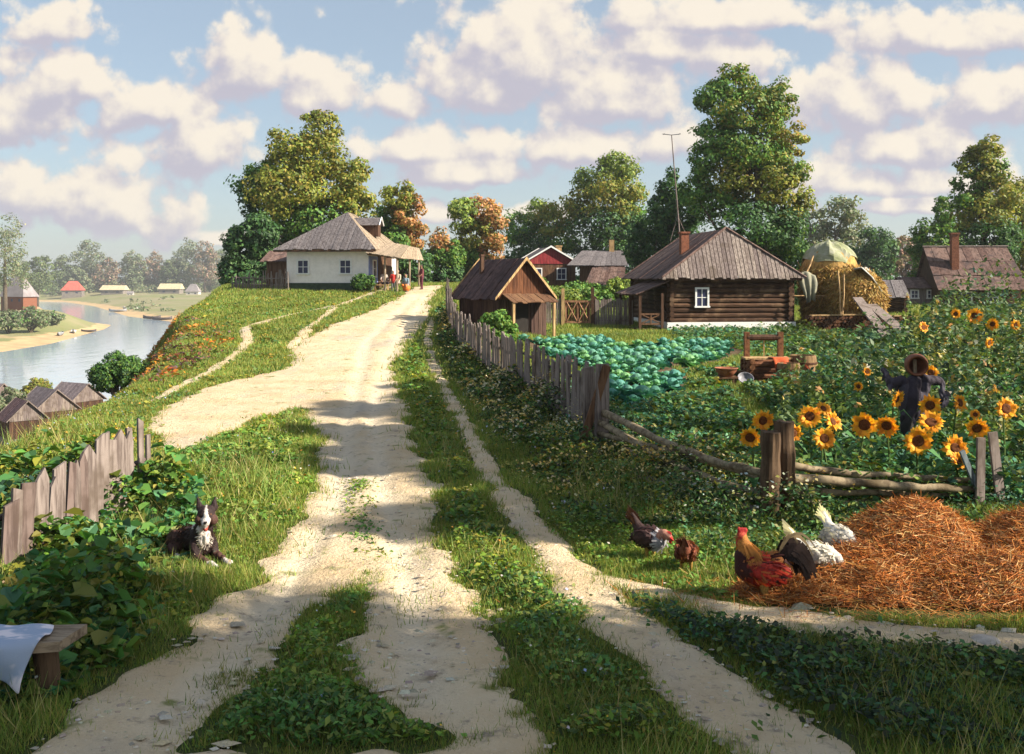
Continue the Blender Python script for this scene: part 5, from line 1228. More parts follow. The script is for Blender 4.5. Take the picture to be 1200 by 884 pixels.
def mound(name, label, cat, lobes, loc, mat, nstraw, L, W, pal, seed, group=None, voxel=.06):
    """lobes: (x, y, height, radius x, radius y): heap of smooth domes standing on the ground"""
    rng = np.random.default_rng(seed); r = thing(name, label, cat, loc, 0, group); z0 = loc[2]
    def hgt(x, y):
        h = np.zeros_like(x)
        for (cx, cy, H, rx, ry, pw) in lobes: d = np.sqrt(((x - cx) / rx) ** 2 + ((y - cy) / ry) ** 2); h = np.maximum(h, H * np.clip(1 - d ** pw, 0, 1) ** (1.0))
        return h + (fbm(x * 3 + 5, y * 3, seed) - .5) * .12 * (h > .02)
    xs = [l[0] + s * l[3] for l in lobes for s in (-1.05, 1.05)]; ys = [l[1] + s * l[4] for l in lobes for s in (-1.05, 1.05)]
    n = 70; X, Yy = np.meshgrid(np.linspace(min(xs), max(xs), n), np.linspace(min(ys), max(ys), n), indexing='ij'); H = hgt(X, Yy)
    gz = terrain(X + loc[0], Yy + loc[1]) - z0
    Z = gz + H - .05
    mb = MB(); mb.add([(X[i, j], Yy[i, j], Z[i, j]) for i in range(n) for j in range(n)], [(i * n + j, (i + 1) * n + j, (i + 1) * n + j + 1, i * n + j + 1) for i in range(n - 1) for j in range(n - 1) if max(H[i, j], H[i + 1, j], H[i, j + 1], H[i + 1, j + 1]) > .01])
    mb.build('heap', M[mat], r, True)
    def surf(m):
        P = []; need = m
        while need > 0:
            x = rng.uniform(min(xs), max(xs), m); y = rng.uniform(min(ys), max(ys), m); h = hgt(x, y); e = .04
            gx = (hgt(x + e, y) - hgt(x - e, y)) / (2 * e); gy = (hgt(x, y + e) - hgt(x, y - e)) / (2 * e); ar = np.sqrt(1 + gx * gx + gy * gy)
            k = (h > .03) & (rng.uniform(0, 4, m) < ar); nn = unit(np.stack([-gx, -gy, np.ones(m)], 1)); z = terrain(x + loc[0], y + loc[1]) - z0 + h
            P.append((np.stack([x, y, z], 1)[k], nn[k])); need -= k.sum()
        return np.concatenate([p[0] for p in P])[:m], np.concatenate([p[1] for p in P])[:m]
    straw_cards(nstraw, surf, rng, L, W, pal, r); return r
ORANGE = [(.46, .15, .03), (.54, .24, .06), (.34, .10, .02), (.58, .36, .15), (.24, .09, .03), (.48, .16, .03), (.18, .075, .03)]
GOLD = [(.42, .25, .06), (.34, .19, .045), (.48, .32, .10), (.24, .13, .035), (.25, .19, .05)]
hp = ground(1085, 690)
M['orange_straw'] = mat_plain("orange_straw_mass", (.30, .11, .03), .9, .5, 9, .03)
mound('straw_heap', 'large heap of orange straw in front of the pole fence', 'straw', [(.05, .45, .78, 1.15, 1.0, 1.3), (-.5, .1, .42, 1.0, .75, 1.3), (-1.3, -.25, .15, .85, .42, 1.5), (.4, -.3, .36, 1.1, .5, 1.5)], (4.15, 9.75, tz(4.15, 9.75)), 'orange_straw', 34000, .17, .0026, ORANGE, 61)
mound('straw_heap', 'second orange straw heap cut by the right edge of the view', 'straw', [(0, 0, .74, 1.05, .95, 1.3), (-.5, -.6, .40, .9, .6, 1.5)], (5.3, 10.0, tz(5.3, 10.0)), 'orange_straw', 20000, .17, .0026, ORANGE, 62)
def loose_straw():
    rng = np.random.default_rng(63); n = 2600; x = rng.normal(4.0, 1.25, n); y = rng.normal(9.35, .45, n); k = (x < 6.4) & (y > 8.5); x, y = x[k], y[k]; n = len(x); a = rng.uniform(0, 6.28, n); l = .16 * rng.uniform(.4, 1.4, n); d = np.stack([np.cos(a), np.sin(a), rng.normal(0, .2, n)], 1); s = np.stack([-np.sin(a), np.cos(a), np.zeros(n)], 1) * .0028; p = np.stack([x, y, terrain(x, y) + rng.uniform(.02, .07, n)], 1); q = np.empty((n, 4, 3)); q[:, 0] = p - s; q[:, 1] = p + s; q[:, 2] = p + s + d * l[:, None]; q[:, 3] = p - s + d * l[:, None]
    tag(np_mesh('loose_straw', q.reshape(-1, 3), 4, STRAW, pick(ORANGE + GOLD[:2], n, rng, .3)), 'loose straw strewn on the grass in front of the straw heaps', 'straw', None, 'stuff')
loose_straw()
def haystack(label, u, Y, wpx, v_top, v_bot, seed, tarp_pts, n, group='haystacks beside the log house', lean=0):
    k = Y / F; x = (u - 600) / F * Y; zb = CZ - (v_bot - VH) * k; H = (v_bot - v_top) * k; W = wpx * k / 2; rng = np.random.default_rng(seed)
    r = thing('haystack', label, 'haystack', (x, Y, zb), 0, group)
    def rad(t): return W * np.clip(np.where(t < .5, .86 + .28 * t, 1.0 * np.sqrt(np.clip(1 - ((t - .5) / .5) ** 2.2, 0, 1))), 0, 2)
    mb = MB(); ts = np.linspace(0, .995, 16); n_ = 22; vs = []; fs = []
    for t in ts:
        for q in range(n_):
            a = 2 * math.pi * q / n_; rr_ = float(rad(np.array([t]))[0]) * (1 + .10 * (vnoise(np.array([q * .9]), np.array([t * 6]), seed)[0] - .5)); vs.append((rr_ * math.cos(a) + lean * t, rr_ * math.sin(a), H * t))
    for i in range(15):
        for q in range(n_): fs.append((i * n_ + q, i * n_ + (q + 1) % n_, (i + 1) * n_ + (q + 1) % n_, (i + 1) * n_ + q))
    fs.append(tuple(range(15 * n_, 16 * n_))); mb.add(vs, fs); mb.build('stack', M['straw'], r, True)
    def surf(m):
        t = rng.uniform(0, .98, m) ** .9 * (.66 if tarp_pts else 1); a = rng.uniform(0, 2 * np.pi, m); q = rad(t); p = np.stack([q * np.cos(a) + lean * t, q * np.sin(a), H * t], 1); return p, unit(np.stack([np.cos(a), np.sin(a), .2 + 1.2 * np.clip(t - .5, 0, 1)], 1))
    straw_cards(n, surf, rng, .55, .02, GOLD, r, droop=.8)
    if tarp_pts:
        mb = MB(); n2 = 40; rows = 12; vs = []; fs = []
        for i in range(rows):
            for q in range(n2):
                a = 2 * math.pi * q / n2; low = .55 + .45 * vnoise(np.array([math.cos(a) * 1.6 + 5]), np.array([math.sin(a) * 1.6]), seed)[0] + (.12 if q % 8 == 0 else 0); t = .99 - .30 * low * i / (rows - 1); rr_ = float(rad(np.array([t]))[0]) + .05
                nz = fbm(np.array([math.cos(a) * 2.2 + t * 3]), np.array([math.sin(a) * 2.2 + t * 5]), seed + 3)[0] - .5; rr_ = rr_ * (.25 if i == 0 else 1) + nz * .30; vs.append((rr_ * math.cos(a) + lean * t, rr_ * math.sin(a), H * t + .05 + nz * .25 + (.08 if i == 0 else 0)))
        for i in range(rows - 1):
            for q in range(n2): fs.append((i * n2 + q, i * n2 + (q + 1) % n2, (i + 1) * n2 + (q + 1) % n2, (i + 1) * n2 + q))
        fs.append(tuple(range(n2))); mb.add(vs, fs); o = mb.build('tarp', M['tarp'], r); o.modifiers.new('t', 'SOLIDIFY').thickness = .03
    return r
haystack('taller haystack with grey green tarp, next to the log house', 972, 53, 66, 284, 372, 71, True, 9000)
haystack('lower golden haystack with pale sheet over its top right', 1004, 50.5, 62, 318, 378, 72, False, 9000)
def hay_bits():
    p = at(1021, 330, 50.2); mb = MB(); vs = []; fs = []
    q = [(1003, 319), (1012, 317), (1024, 328), (1036, 345)]
    for i, (u, v) in enumerate(q):
        for j in range(5): w = at(u + (j - 2) * (1.5), v - abs(j - 2) * .6 - 2, 50.3 - 1.0 + j * .5); vs.append(tuple(w))
    for i in range(3):
        for j in range(4): fs.append((i * 5 + j, (i + 1) * 5 + j, (i + 1) * 5 + j + 1, i * 5 + j + 1))
    mb.add(vs, fs); o = mb.build('pale_sheet', M['sheet'], None, True); o.modifiers.new('t', 'SOLIDIFY').thickness = .04; tag(o, 'pale grey sheet laid over the lower haystack', 'sheet')
    for i, (a, b, Y, lab) in enumerate([((982, 318), (985, 372), 48.9, 'thin pole leaning on the haystacks, left of a pair'), ((989, 322), (987, 372), 48.8, 'thin pole leaning on the haystacks, right of a pair'), ((953, 300), (944, 322), 51.0, 'bent light pole propped against the tarp of the taller haystack')]):
        t, bb = at(*a, Y + .5), at(*b, Y); tag(MB().tube([t, (t + bb) / 2 + Vector((.04, 0, 0)), bb], .04, 6).build('pole', M['fresh_wood']), lab, 'pole', 'poles on the haystacks')
    for i, (a, b, Y0, Y1, w, lab) in enumerate([((999, 350), (1042, 408), 48.5, 40, .6, 'long grey plank sliding off the lower haystack, left of two'), ((1014, 358), (1064, 402), 48.8, 41, .72, 'broad grey plank lying beside the left one on the haystack')]):
        t, bb = at(*a, Y0), at(*b, Y1); d = bb - t; s = Vector((1, .45, 0)).normalized() * w; nrm = d.cross(s).normalized(); mb = MB()
        mb.slab([t, t + s, bb + s, bb], .07); tag(mb.build('plank', M['grey_wood']), lab, 'plank', 'planks on the haystack')
M['sheet'] = mat_plain("pale_grey_sheet", (.46, .46, .42), .8, .25, 3)
hay_bits()
def sack():
    p = at(944, 321, 50.5); n, m = 16, 14; vs = []; fs = []
    for i in range(n):
        for j in range(m):
            q, t = i / (n - 1) - .5, j / (m - 1); wd = .95 * (1 - .45 * t) * (1 + .1 * math.sin(t * 6)); vs.append((p.x + q * wd + .22 * t * t + .1 * math.sin(t * 3), p.y - .2 * math.sin(t * 2.6) - .10 * math.sin(q * 17 + t * 4) * (.3 + t), p.z - 1.55 * t * (1 - .22 * abs(q + .15)) + .12 * math.cos(q * 5)))
    for i in range(n - 1):
        for j in range(m - 1): fs.append((i * m + j, (i + 1) * m + j, (i + 1) * m + j + 1, i * m + j + 1))
    mb = MB(); mb.add(vs, fs); o = mb.build('hanging_sack', M['sackcloth'], None, True); o.modifiers.new('t', 'SOLIDIFY').thickness = .03; tag(o, 'grey green sack cloth hung between the log house and haystacks', 'sack')
    a, b = at(930, 347, 50.9), at(972, 347, 50.9); r = thing('hanging_rail', 'thin rail on stakes behind the grey sack', 'rail', (a.x, a.y, tz(a.x, a.y))); z = a.z - tz(a.x, a.y)
    MB().tube([(-.2, 0, z), (b.x - a.x + .2, 0, z)], .04, 6).build('bar', M['fresh_wood'], r)
    for xx in (0, b.x - a.x): MB().tube([(xx, .02, 0), (xx, .02, z + .3)], .045, 6).build('stake', M['brown_plank'], r)
sack()
def woodpile():
    Y = 48.2; a, b = at(952, 372, Y), at(1078, 372, Y); z = tz(a.x, Y); H = a.z - z
    rng = random.Random(8); r = thing('woodpile', 'long dark woodpile of split logs below the haystacks', 'woodpile', (a.x, Y, z - .05)); mb = MB(); W = b.x - a.x
    zc = .09; row = 0
    while zc < max(H, .9):
        x = (row % 2) * .09
        while x < W: q = rng.uniform(.07, .11); mb.tube([(x, rng.uniform(-.05, .05), zc + rng.uniform(-.02, .02)), (x, .9, zc)], q, 6); x += .19
        zc += .165; row += 1
    mb.build('logs', M['split_log'], r)
    mb = MB(); mb.box((W * .25, .3, zc - .02), (W * .5, .5, .05), (0, -.02, 0)); mb.box((W * .78, .25, zc - .06), (W * .4, .5, .05), (0, .03, 0)); mb.build('cover_board', M['fresh_wood'], r)
M['split_log'] = mat_wood("split_log_end", (.10, .045, .025), (.22, .10, .05), (9, 9, 9))
woodpile()
# ------------------------------------------------------------------ bench and cloth in the corner
def corner_bench():
    a = at(92, 742, 7.25); z = tz(a.x, 7.2); zt = .46
    r = thing('plank_bench', 'weathered plank bench on a log leg in the lower left corner', 'bench', (a.x, 7.2, z), R(0))
    mb = MB(); mb.slab([(-1.55, -.62, zt), (.02, -.30, zt), (.06, .06, zt), (-1.5, -.08, zt)], .07); mb.build('seat', M['bench_wood'], r)
    mb = MB(); mb.tube([(-.14, -.16, -.05), (-.13, -.16, .2), (-.15, -.16, zt - .072)], [.10, .085, .09], 10); mb.build('leg', M['post_bark'], r); MB().tube([(-1.35, -.32, -.05), (-1.35, -.32, zt - .072)], [.1, .09], 10).build('leg', M['post_bark'], r)
    # cloth
    n, m = 22, 16; vs = []; fs = []
    for i in range(n):
        for j in range(m):
            s = i / (n - 1); t = j / (m - 1); x = -1.5 + 1.36 * s + .05 * math.sin(t * 5); L = t * 1.0
            fold = .05 * math.sin(s * 15 + 1.6 * math.sin(t * 5)) + .02 * math.sin(s * 37 + t * 9) ; back = -.10 - .16 * s * 0
            fy = -.62 + (x + 1.55) * .204
            if L < .5: y = -.02 + (fy + .02 - .03) * (L / .5); z_ = zt + .014 + .035 * abs(math.sin(s * 8 + t * 9)) * abs(math.sin(s * 5 - t * 11 + 1))
            else: q = L - .5; y = fy - .035 - fold * (q * 2.2) - .03 * q; z_ = zt + .012 - q * (.62 + .22 * math.sin(s * 6.0 + .5))
            vs.append((x, y, z_))
    for i in range(n - 1):
        for j in range(m - 1): fs.append((i * m + j, (i + 1) * m + j, (i + 1) * m + j + 1, i * m + j + 1))
    mb = MB(); mb.add([(p[0] + a.x, p[1] + 7.2, p[2] + z) for p in vs], fs); o = mb.build('cloth', M['blue_cloth'], None, True); o.modifiers.new('t', 'SOLIDIFY').thickness = .012; s2 = o.modifiers.new('s', 'SUBSURF'); s2.levels = 1; s2.render_levels = 1
    tag(o, 'pale blue and white cloth draped over the corner bench', 'cloth')
M['bench_wood'] = mat_wood("bench_plank", (.26, .20, .14), (.33, .26, .18), (2, 12, 12), stain=(.12, .09, .07))
m_, nt_, o_ = new_mat("blue_white_cloth"); w_ = nnoise(nt_, 3.2, 3, .6, (1, 2.4, 1)); princ(nt_, o_, nmix(nt_, nramp(nt_, w_, .46, .58), (.30, .37, .50), (.68, .64, .70)), .9, nbump(nt_, nnoise(nt_, 90, 2), .002)); M['blue_cloth'] = m_
corner_bench()
# ------------------------------------------------------------------ animals
FEATH = mat_attr("feathers_and_fur", .75, 55, .45)
def hen(label, u, v, Y, heading, s, body, breast, neck, tailc, peck, wing, seed, name='hen', dz=0):
    x = (u - 600) / F * Y; z = tz(x, Y) + dz; rng = np.random.default_rng(seed)
    r = thing(name, label, 'hen', (x, Y, z), heading); r.scale = (s, s, s)
    red = (.50, .02, .02); yel = (.45, .25, .06)
    if peck == 2: nk = (.20, 0, .33); hd = (.265, 0, .31); bk = (.33, 0, .28)
    elif peck: nk = (.21, 0, .25); hd = (.27, 0, .16); bk = (.32, 0, .10)
    else: nk = (.19, 0, .40); hd = (.23, 0, .47); bk = (.30, 0, .46)
    P = [('e', (0, 0, .25), (.19, .115, .125), (0, .12 if peck else -.18, 0), body), ('e', (.11, 0, .24), (.10, .10, .11), (0, 0, 0), breast), ('e', (-.13, 0, .30), (.11, .075, .08), (0, .5, 0), body),
         ('c', (.12, 0, .28), nk, .085, .055, neck), ('c', nk, hd, .055, .040, neck), ('c', hd, bk, .034, .008, red if peck else yel), ('e', (hd[0], 0, hd[2] + .035), (.042, .012, .03), (0, 0, 0), red), ('e', (hd[0] + .02, 0, hd[2] - .045), (.02, .016, .03), (0, 0, 0), red),
         ('c', (-.18, 0, .34), (-.27, 0, .47), .06, .025, tailc)]
    for sy in (-1, 1):
        P += [('e', (-.02, sy * .105, .26), (.14, .03, .085), (0, .15, 0), wing), ('c', (.0, sy * .06, .16), (.0, sy * .06, .02), .03, .014, yel), ('c', (.0, sy * .06, .015), (.06, sy * .075, .01), .013, .01, yel), ('c', (.0, sy * .06, .015), (.06, sy * .04, .01), .013, .01, yel)]
    blob('body', P, FEATH, .011, r, 3)
    specs = []
    for k in range(9):
        yy = (k - 4) * .016; e = Vector((-.33 + abs(k - 4) * .012, yy * 1.7, .56 - abs(k - 4) * .025)); specs.append(([(-.17, yy * .6, .33), (-.24, yy, .43), e], .03, tuple(np.array(tailc) * rng.uniform(.8, 1.4))))
    feather_fan(r, None, specs); plumage(r, [((0, 0, .25), (.192, .117, .127), [body, wing, body]), ((.11, 0, .24), (.102, .102, .112), [breast]), ((-.02, .105, .26), (.14, .032, .087), [wing, body]), ((-.02, -.105, .26), (.14, .032, .087), [wing, body])], 90, .06, .02, seed); return r
W_ = (.62, .58, .52)
hen('dark speckled hen with pale breast pecking toward the right', 762, 645, 10.75, R(-48), .98, (.045, .02, .018), (.36, .35, .38), (.42, .20, .14), (.035, .016, .015), 2, (.06, .03, .03), 1)
hen('small brown hen seen from behind, beside the dark hen', 804, 657, 10.3, R(75), .84, (.20, .06, .03), (.24, .09, .05), (.30, .12, .06), (.16, .05, .03), True, (.17, .055, .03), 2)
hen('white hen pecking at the straw, tail raised, next to the rooster', 955, 660, 9.8, R(-32), 1.0, W_, W_, W_, (.68, .64, .56), True, (.56, .52, .46), 3, dz=.07)
hen('second white hen behind the first, head down in the straw', 984, 648, 10.2, R(-66), .92, W_, W_, W_, (.66, .64, .58), True, (.55, .52, .50), 4, dz=.16)
def rooster():
    Y = 9.35; x = (893 - 600) / F * Y; z = tz(x, Y); r = thing('rooster', 'large red and golden rooster with dark plumed tail facing left', 'rooster', (x, Y, z), R(184)); s = 1.08; r.scale = (s,) * 3
    red = (.42, .02, .02); gold = (.50, .20, .04); dk = (.05, .012, .01); crim = (.40, .03, .015); yel = (.40, .24, .06)
    P = [('e', (0, 0, .27), (.19, .13, .145), (0, -.35, 0), crim), ('e', (.10, 0, .30), (.12, .115, .14), (0, -.2, 0), (.28, .03, .015)), ('e', (-.12, 0, .33), (.11, .08, .09), (0, .5, 0), (.3, .10, .02)),
         ('c', (.11, 0, .36), (.165, 0, .50), .105, .065, gold), ('c', (.165, 0, .50), (.175, 0, .56), .06, .045, gold), ('e', (.185, 0, .575), (.05, .038, .04), (0, 0, 0), (.45, .06, .03)), ('c', (.215, 0, .575), (.265, 0, .56), .02, .007, yel),
         ('e', (.175, 0, .628), (.05, .013, .03), (0, 0, 0), red), ('e', (.21, 0, .63), (.018, .012, .035), (0, 0, 0), red), ('e', (.145, 0, .625), (.018, .012, .03), (0, 0, 0), red), ('e', (.215, 0, .515), (.022, .02, .04), (0, 0, 0), red),
         ('c', (.14, .05, .45), (.05, .08, .36), .035, .03, (.42, .16, .03)), ('c', (.14, -.05, .45), (.05, -.08, .36), .035, .03, (.42, .16, .03)), ('c', (.14, 0, .3), (.17, 0, .4), .11, .08, dk)]
    for sy in (-1, 1): P += [('e', (-.03, sy * .12, .28), (.15, .03, .09), (0, -.15, 0), (.42, .03, .02)), ('e', (-.10, sy * .115, .25), (.10, .03, .06), (0, -.1, 0), dk), ('c', (.0, sy * .06, .16), (.0, sy * .065, .02), .045, .016, yel), ('c', (.0, sy * .065, .015), (.075, sy * .09, .01), .014, .01, yel), ('c', (.0, sy * .065, .015), (.08, sy * .05, .01), .014, .01, yel)]
    blob('body', P, FEATH, .011, r, 3)
    rng = np.random.default_rng(5); specs = []
    for k in range(52):
        t = rng.uniform(0, 1); yy = rng.uniform(-.07, .07); hgt = .60 - .2 * t + rng.uniform(-.03, .03); out = .22 + .10 * rng.uniform(-.5, 1); end = .20 + .2 * (1 - t) * rng.uniform(.2, 1)
        c = np.array((.03, .018, .015)) * rng.uniform(.6, 1.8) if k > 5 else np.array((.30, .22, .13))
        if k <= 5: hgt = .62 + .012 * k; yy = (k - 3) * .02
        p0 = Vector((-.13, yy * .5, .34)); p1 = Vector((-.20, yy, hgt)); p2 = Vector((-.20 - out * .55, yy * 1.4, hgt - .02)); p3 = Vector((-.16 - out, yy * 1.6, max(.12, hgt - end)))
        pts = []
        for q in range(7): a = q / 6; pts.append(p0 * (1 - a) ** 3 + p1 * 3 * a * (1 - a) ** 2 + p2 * 3 * a * a * (1 - a) + p3 * a ** 3)
        specs.append((pts, .030 if k > 5 else .012, tuple(c)))
    feather_fan(r, None, specs)
    plumage(r, [((0, 0, .27), (.192, .132, .147), [crim, dk, (.30, .08, .02)]), ((.10, 0, .30), (.122, .117, .142), [(.22, .03, .015), dk, (.34, .10, .03)]), ((-.12, 0, .34), (.112, .082, .092), [(.45, .2, .05), (.3, .10, .02), dk]), ((-.03, .12, .28), (.15, .032, .092), [(.46, .04, .02), (.36, .02, .015), (.22, .025, .02), (.35, .10, .03)]), ((-.03, -.12, .28), (.15, .032, .092), [(.46, .04, .02), (.36, .02, .015), (.22, .025, .02), (.35, .10, .03)])], 130, .07, .018, 77)
    specs = []
    for k in range(90):
        a = rng.uniform(0, 6.28); t = rng.uniform(0, 1); p0 = Vector((.16 - .04 * t + .06 * math.cos(a), .065 * math.sin(a), .52 - .1 * t)); specs.append(([p0, p0 + Vector((-.035 + .04 * math.cos(a), .035 * math.sin(a), -.07)), p0 + Vector((-.07 + .05 * math.cos(a), .05 * math.sin(a), -.14))], .011, tuple(np.array((.55, .24, .05)) * rng.uniform(.5, 1.3))))
    feather_fan(r, None, specs, 'neck_hackle')
rooster()
def dog():
    Y = 10.75; x = (236 - 600) / F * Y; z = tz(x, Y); r = thing('dog', 'dark brown and white dog lying in the grass beside the road', 'dog', (x, Y, z), R(-44)); r.scale = (.93,) * 3
    dk = (.03, .016, .016); br = (.085, .04, .03); wh = (.62, .56, .52); red = (.35, .06, .04)
    hy = R(-32); c, s = math.cos(hy), math.sin(hy); hx, hy0, hz = .12, 0, .50
    HS = 1.2
    def Hd(a, b, d): a, b, d = a * HS, b * HS, d * HS; return (hx + a * c - b * s, hy0 + a * s + b * c, hz + d)
    P = [('e', (.0, 0, .22), (.17, .145, .18), (0, 0, 0), dk), ('c', (-.04, 0, .21), (-.42, .03, .17), .155, .14, dk), ('e', (-.40, -.12, .15), (.17, .08, .145), (0, 0, .1), br), ('e', (-.40, .13, .15), (.17, .08, .145), (0, 0, -.1), dk),
         ('c', (.02, 0, .30), (.11, 0, .46), .125, .095, dk), ('e', (.13, -.03, .27), (.06, .075, .12), (0, .2, 0), wh), ('e', (.12, -.05, .38), (.06, .07, .08), (0, 0, 0), wh),
         ('e', Hd(.02, 0, .045), (.12, .105, .10), (0, 0, hy), dk), ('e', Hd(.05, .06, .0), (.075, .06, .065), (0, 0, hy), br), ('e', Hd(.05, -.06, .0), (.075, .06, .065), (0, 0, hy), br),
         ('c', Hd(.08, 0, .015), Hd(.175, 0, -.01), .056, .044, wh), ('c', Hd(.10, 0, -.045), Hd(.17, 0, -.068), .036, .026, red), ('e', Hd(.21, 0, .008), (.02, .022, .016), (0, 0, hy), (.01, .008, .008)),
         ('c', Hd(.10, 0, .085), Hd(.125, 0, .04), .022, .03, wh), ('c', Hd(.02, 0, .128), Hd(.10, 0, .085), .014, .02, wh), ('e', Hd(.098, .042, .058), (.013, .013, .013), (0, 0, 0), (.12, .05, .02)), ('e', Hd(.098, -.042, .058), (.013, .013, .013), (0, 0, 0), (.12, .05, .02)),
         ('c', Hd(-.02, .065, .10), Hd(-.02, .085, .20), .048, .012, dk), ('c', Hd(-.02, -.065, .10), Hd(-.02, -.085, .20), .048, .012, dk),
         ('c', (-.53, .02, .12), (-.72, .18, .06), .05, .035, dk), ('c', (-.72, .18, .06), (-.82, .32, .05), .04, .025, wh), ('e', (-.08, .0, .36), (.08, .06, .04), (0, 0, 0), wh)]
    for sy in (-1, 1):
        P += [('c', (.05, sy * .10, .18), (.10, sy * .12, .06), .075, .055, dk), ('c', (.10, sy * .12, .06), (.34, sy * .10, .045), .05, .038, br), ('c', (.32, sy * .10, .042), (.46, sy * .09, .035), .036, .034, wh), ('e', (.47, sy * .09, .03), (.05, .04, .03), (0, 0, 0), wh),
              ('c', (-.36, sy * .20, .10), (-.20, sy * .22, .05), .06, .045, br), ('c', (-.2, sy * .22, .045), (-.06, sy * .23, .035), .04, .035, wh)]
    blob('body', P, FEATH, .0125, r, 2, .03, 26)
    rng = np.random.default_rng(9); specs = []
    for k in range(420):
        a = rng.uniform(0, 6.28); t = rng.uniform(0, 1); bx = .06 - .5 * t; rr_ = .155; el = rng.uniform(-.1, 1.4); p = Vector((bx, rr_ * math.cos(el) * (1 if a > 3.14 else -1), .2 + rr_ * math.sin(el) * .95)); d = Vector((-.05, .01 * rng.normal(), -.03)); specs.append(([p, p + d * .5 + Vector((0, 0, .008)), p + d], .007, tuple(np.array(dk if rng.random() < .8 else br) * rng.uniform(.6, 2.0))))
    feather_fan(r, None, specs, 'fur'); 
    for lb in [((.02, 0, .24), (.165, .14, .17), [dk, br, dk]), ((.08, 0, .38), (.12, .115, .13), [dk, br, dk]), ((.13, -.03, .27), (.066, .082, .125), [wh, wh, (.4, .34, .3)]), ((-.40, -.12, .15), (.172, .082, .147), [br, dk, (.14, .07, .05)]), ((-.40, .13, .15), (.172, .082, .147), [br, dk])]: plumage(r, [lb], 150, .05, .006, 5, .004, 'coat_tuft')
dog()
# ------------------------------------------------------------------ people at the porch
def person(label, u, v_feet, Y, H, heading, top, bottom, hair, pose='stand', arm=0.0, group='people at the cottage porch'):
    x = (u - 600) / F * Y; z = tz(x, Y); r = thing('person', label, 'person', (x, Y, z), heading, group); s = H / 1.7; r.scale = (s,) * 3
    sk = (.42, .24, .16); P = []
    if pose == 'stand': hip = .86; ty = 0
    elif pose == 'sit': hip = .45
    else: hip = .30
    sh = hip + .50; hd = hip + .73; lean = .12 if pose == 'crouch' else 0
    P += [('c', (0, 0, hip), (lean, 0, sh - .08), .15, .16, top), ('c', (lean, -.15, sh), (lean, .15, sh), .075, .075, top), ('c', (lean, 0, sh), (lean + .01, 0, hd - .05), .055, .05, sk), ('e', (lean + .015, 0, hd), (.095, .078, .115), (0, 0, 0), sk), ('e', (lean - .015, 0, hd + .03), (.098, .088, .105), (0, 0, 0), hair), ('e', (lean + .11, 0, hd - .015), (.018, .014, .02), (0, 0, 0), sk), ('e', (lean + .02, .083, hd - .01), (.02, .012, .03), (0, 0, 0), sk), ('e', (lean + .02, -.083, hd - .01), (.02, .012, .03), (0, 0, 0), sk)]
    for sy in (-1, 1):
        P += [('c', (lean, sy * .19, sh), (lean + .05 + arm * .1, sy * .25, sh - .28), .055, .045, top), ('c', (lean + .05 + arm * .1, sy * .25, sh - .28), (lean + .2 + arm * .12, sy * .2, sh - .42 + arm * .2), .04, .032, sk), ('e', (lean + .25 + arm * .12, sy * .19, sh - .46 + arm * .22), (.05, .03, .03), (0, 0, 0), sk)]
        if pose == 'stand': P += [('c', (0, sy * .09, .86), (.02, sy * .1, .46), .10, .065, bottom), ('c', (.02, sy * .1, .46), (-.02, sy * .1, .08), .06, .04, bottom), ('c', (-.03, sy * .1, .045), (.14, sy * .11, .035), .045, .035, (.05, .03, .02))]
        elif pose == 'sit': P += [('c', (0, sy * .1, .46), (.40, sy * .12, .47), .10, .07, bottom), ('c', (.40, sy * .12, .46), (.42, sy * .12, .08), .06, .042, bottom), ('c', (.40, sy * .12, .045), (.56, sy * .12, .035), .045, .035, (.05, .03, .02))]
        else: P += [('c', (0, sy * .1, .28), (.30, sy * .13, .42), .11, .08, bottom), ('c', (.30, sy * .13, .40), (.10, sy * .13, .08), .07, .045, bottom), ('c', (.08, sy * .13, .045), (.26, sy * .13, .035), .045, .035, (.05, .03, .02))]
    if pose == 'crouch': P += [('e', (.08, 0, .24), (.26, .26, .22), (0, 0, 0), bottom)]
    return blob('body', P, SKIN, .022, r, 3)
person('standing child in red shirt and grey trousers at the porch', 461, 337, 58.6, 1.3, R(-90), (.55, .04, .03), (.16, .17, .16), (.04, .02, .015))
person('seated person in pale shirt on the porch bench, in shade', 450, 335, 60.6, 1.62, R(-60), (.48, .40, .36), (.06, .05, .07), (.30, .22, .15), 'sit')
person('person in cream shirt seated behind the child in red', 466, 335, 60.4, 1.6, R(-110), (.62, .50, .38), (.35, .28, .24), (.30, .2, .12), 'sit', .6)
person('person in blue top and orange skirt crouching by the porch post', 477, 338, 59.2, 1.6, R(-120), (.24, .34, .42), (.65, .20, .04), (.03, .02, .02), 'crouch')
person('thin standing person in maroon clothes right of the porch', 494, 336, 60.5, 1.55, R(-150), (.16, .04, .05), (.13, .03, .05), (.02, .015, .015))
def porch_bench(label, u, Y, w, mat, name='porch_bench'):
    x = (u - 600) / F * Y; z = tz(x, Y); r = thing(name, label, 'bench', (x, Y, z)); MB().box((0, 0, .42), (w, .38, .05)).build('seat', M[mat], r)
    for a in (-w / 2 + .08, w / 2 - .08): MB().box((a, 0, .2), (.07, .32, .4)).build('leg', M[mat], r)
porch_bench('brown bench under the two seated people on the porch', 458, 60.75, 1.7, 'brown_plank'); porch_bench('small fresh wood bench in front of the porch', 447, 59.2, .9, 'fresh_wood')
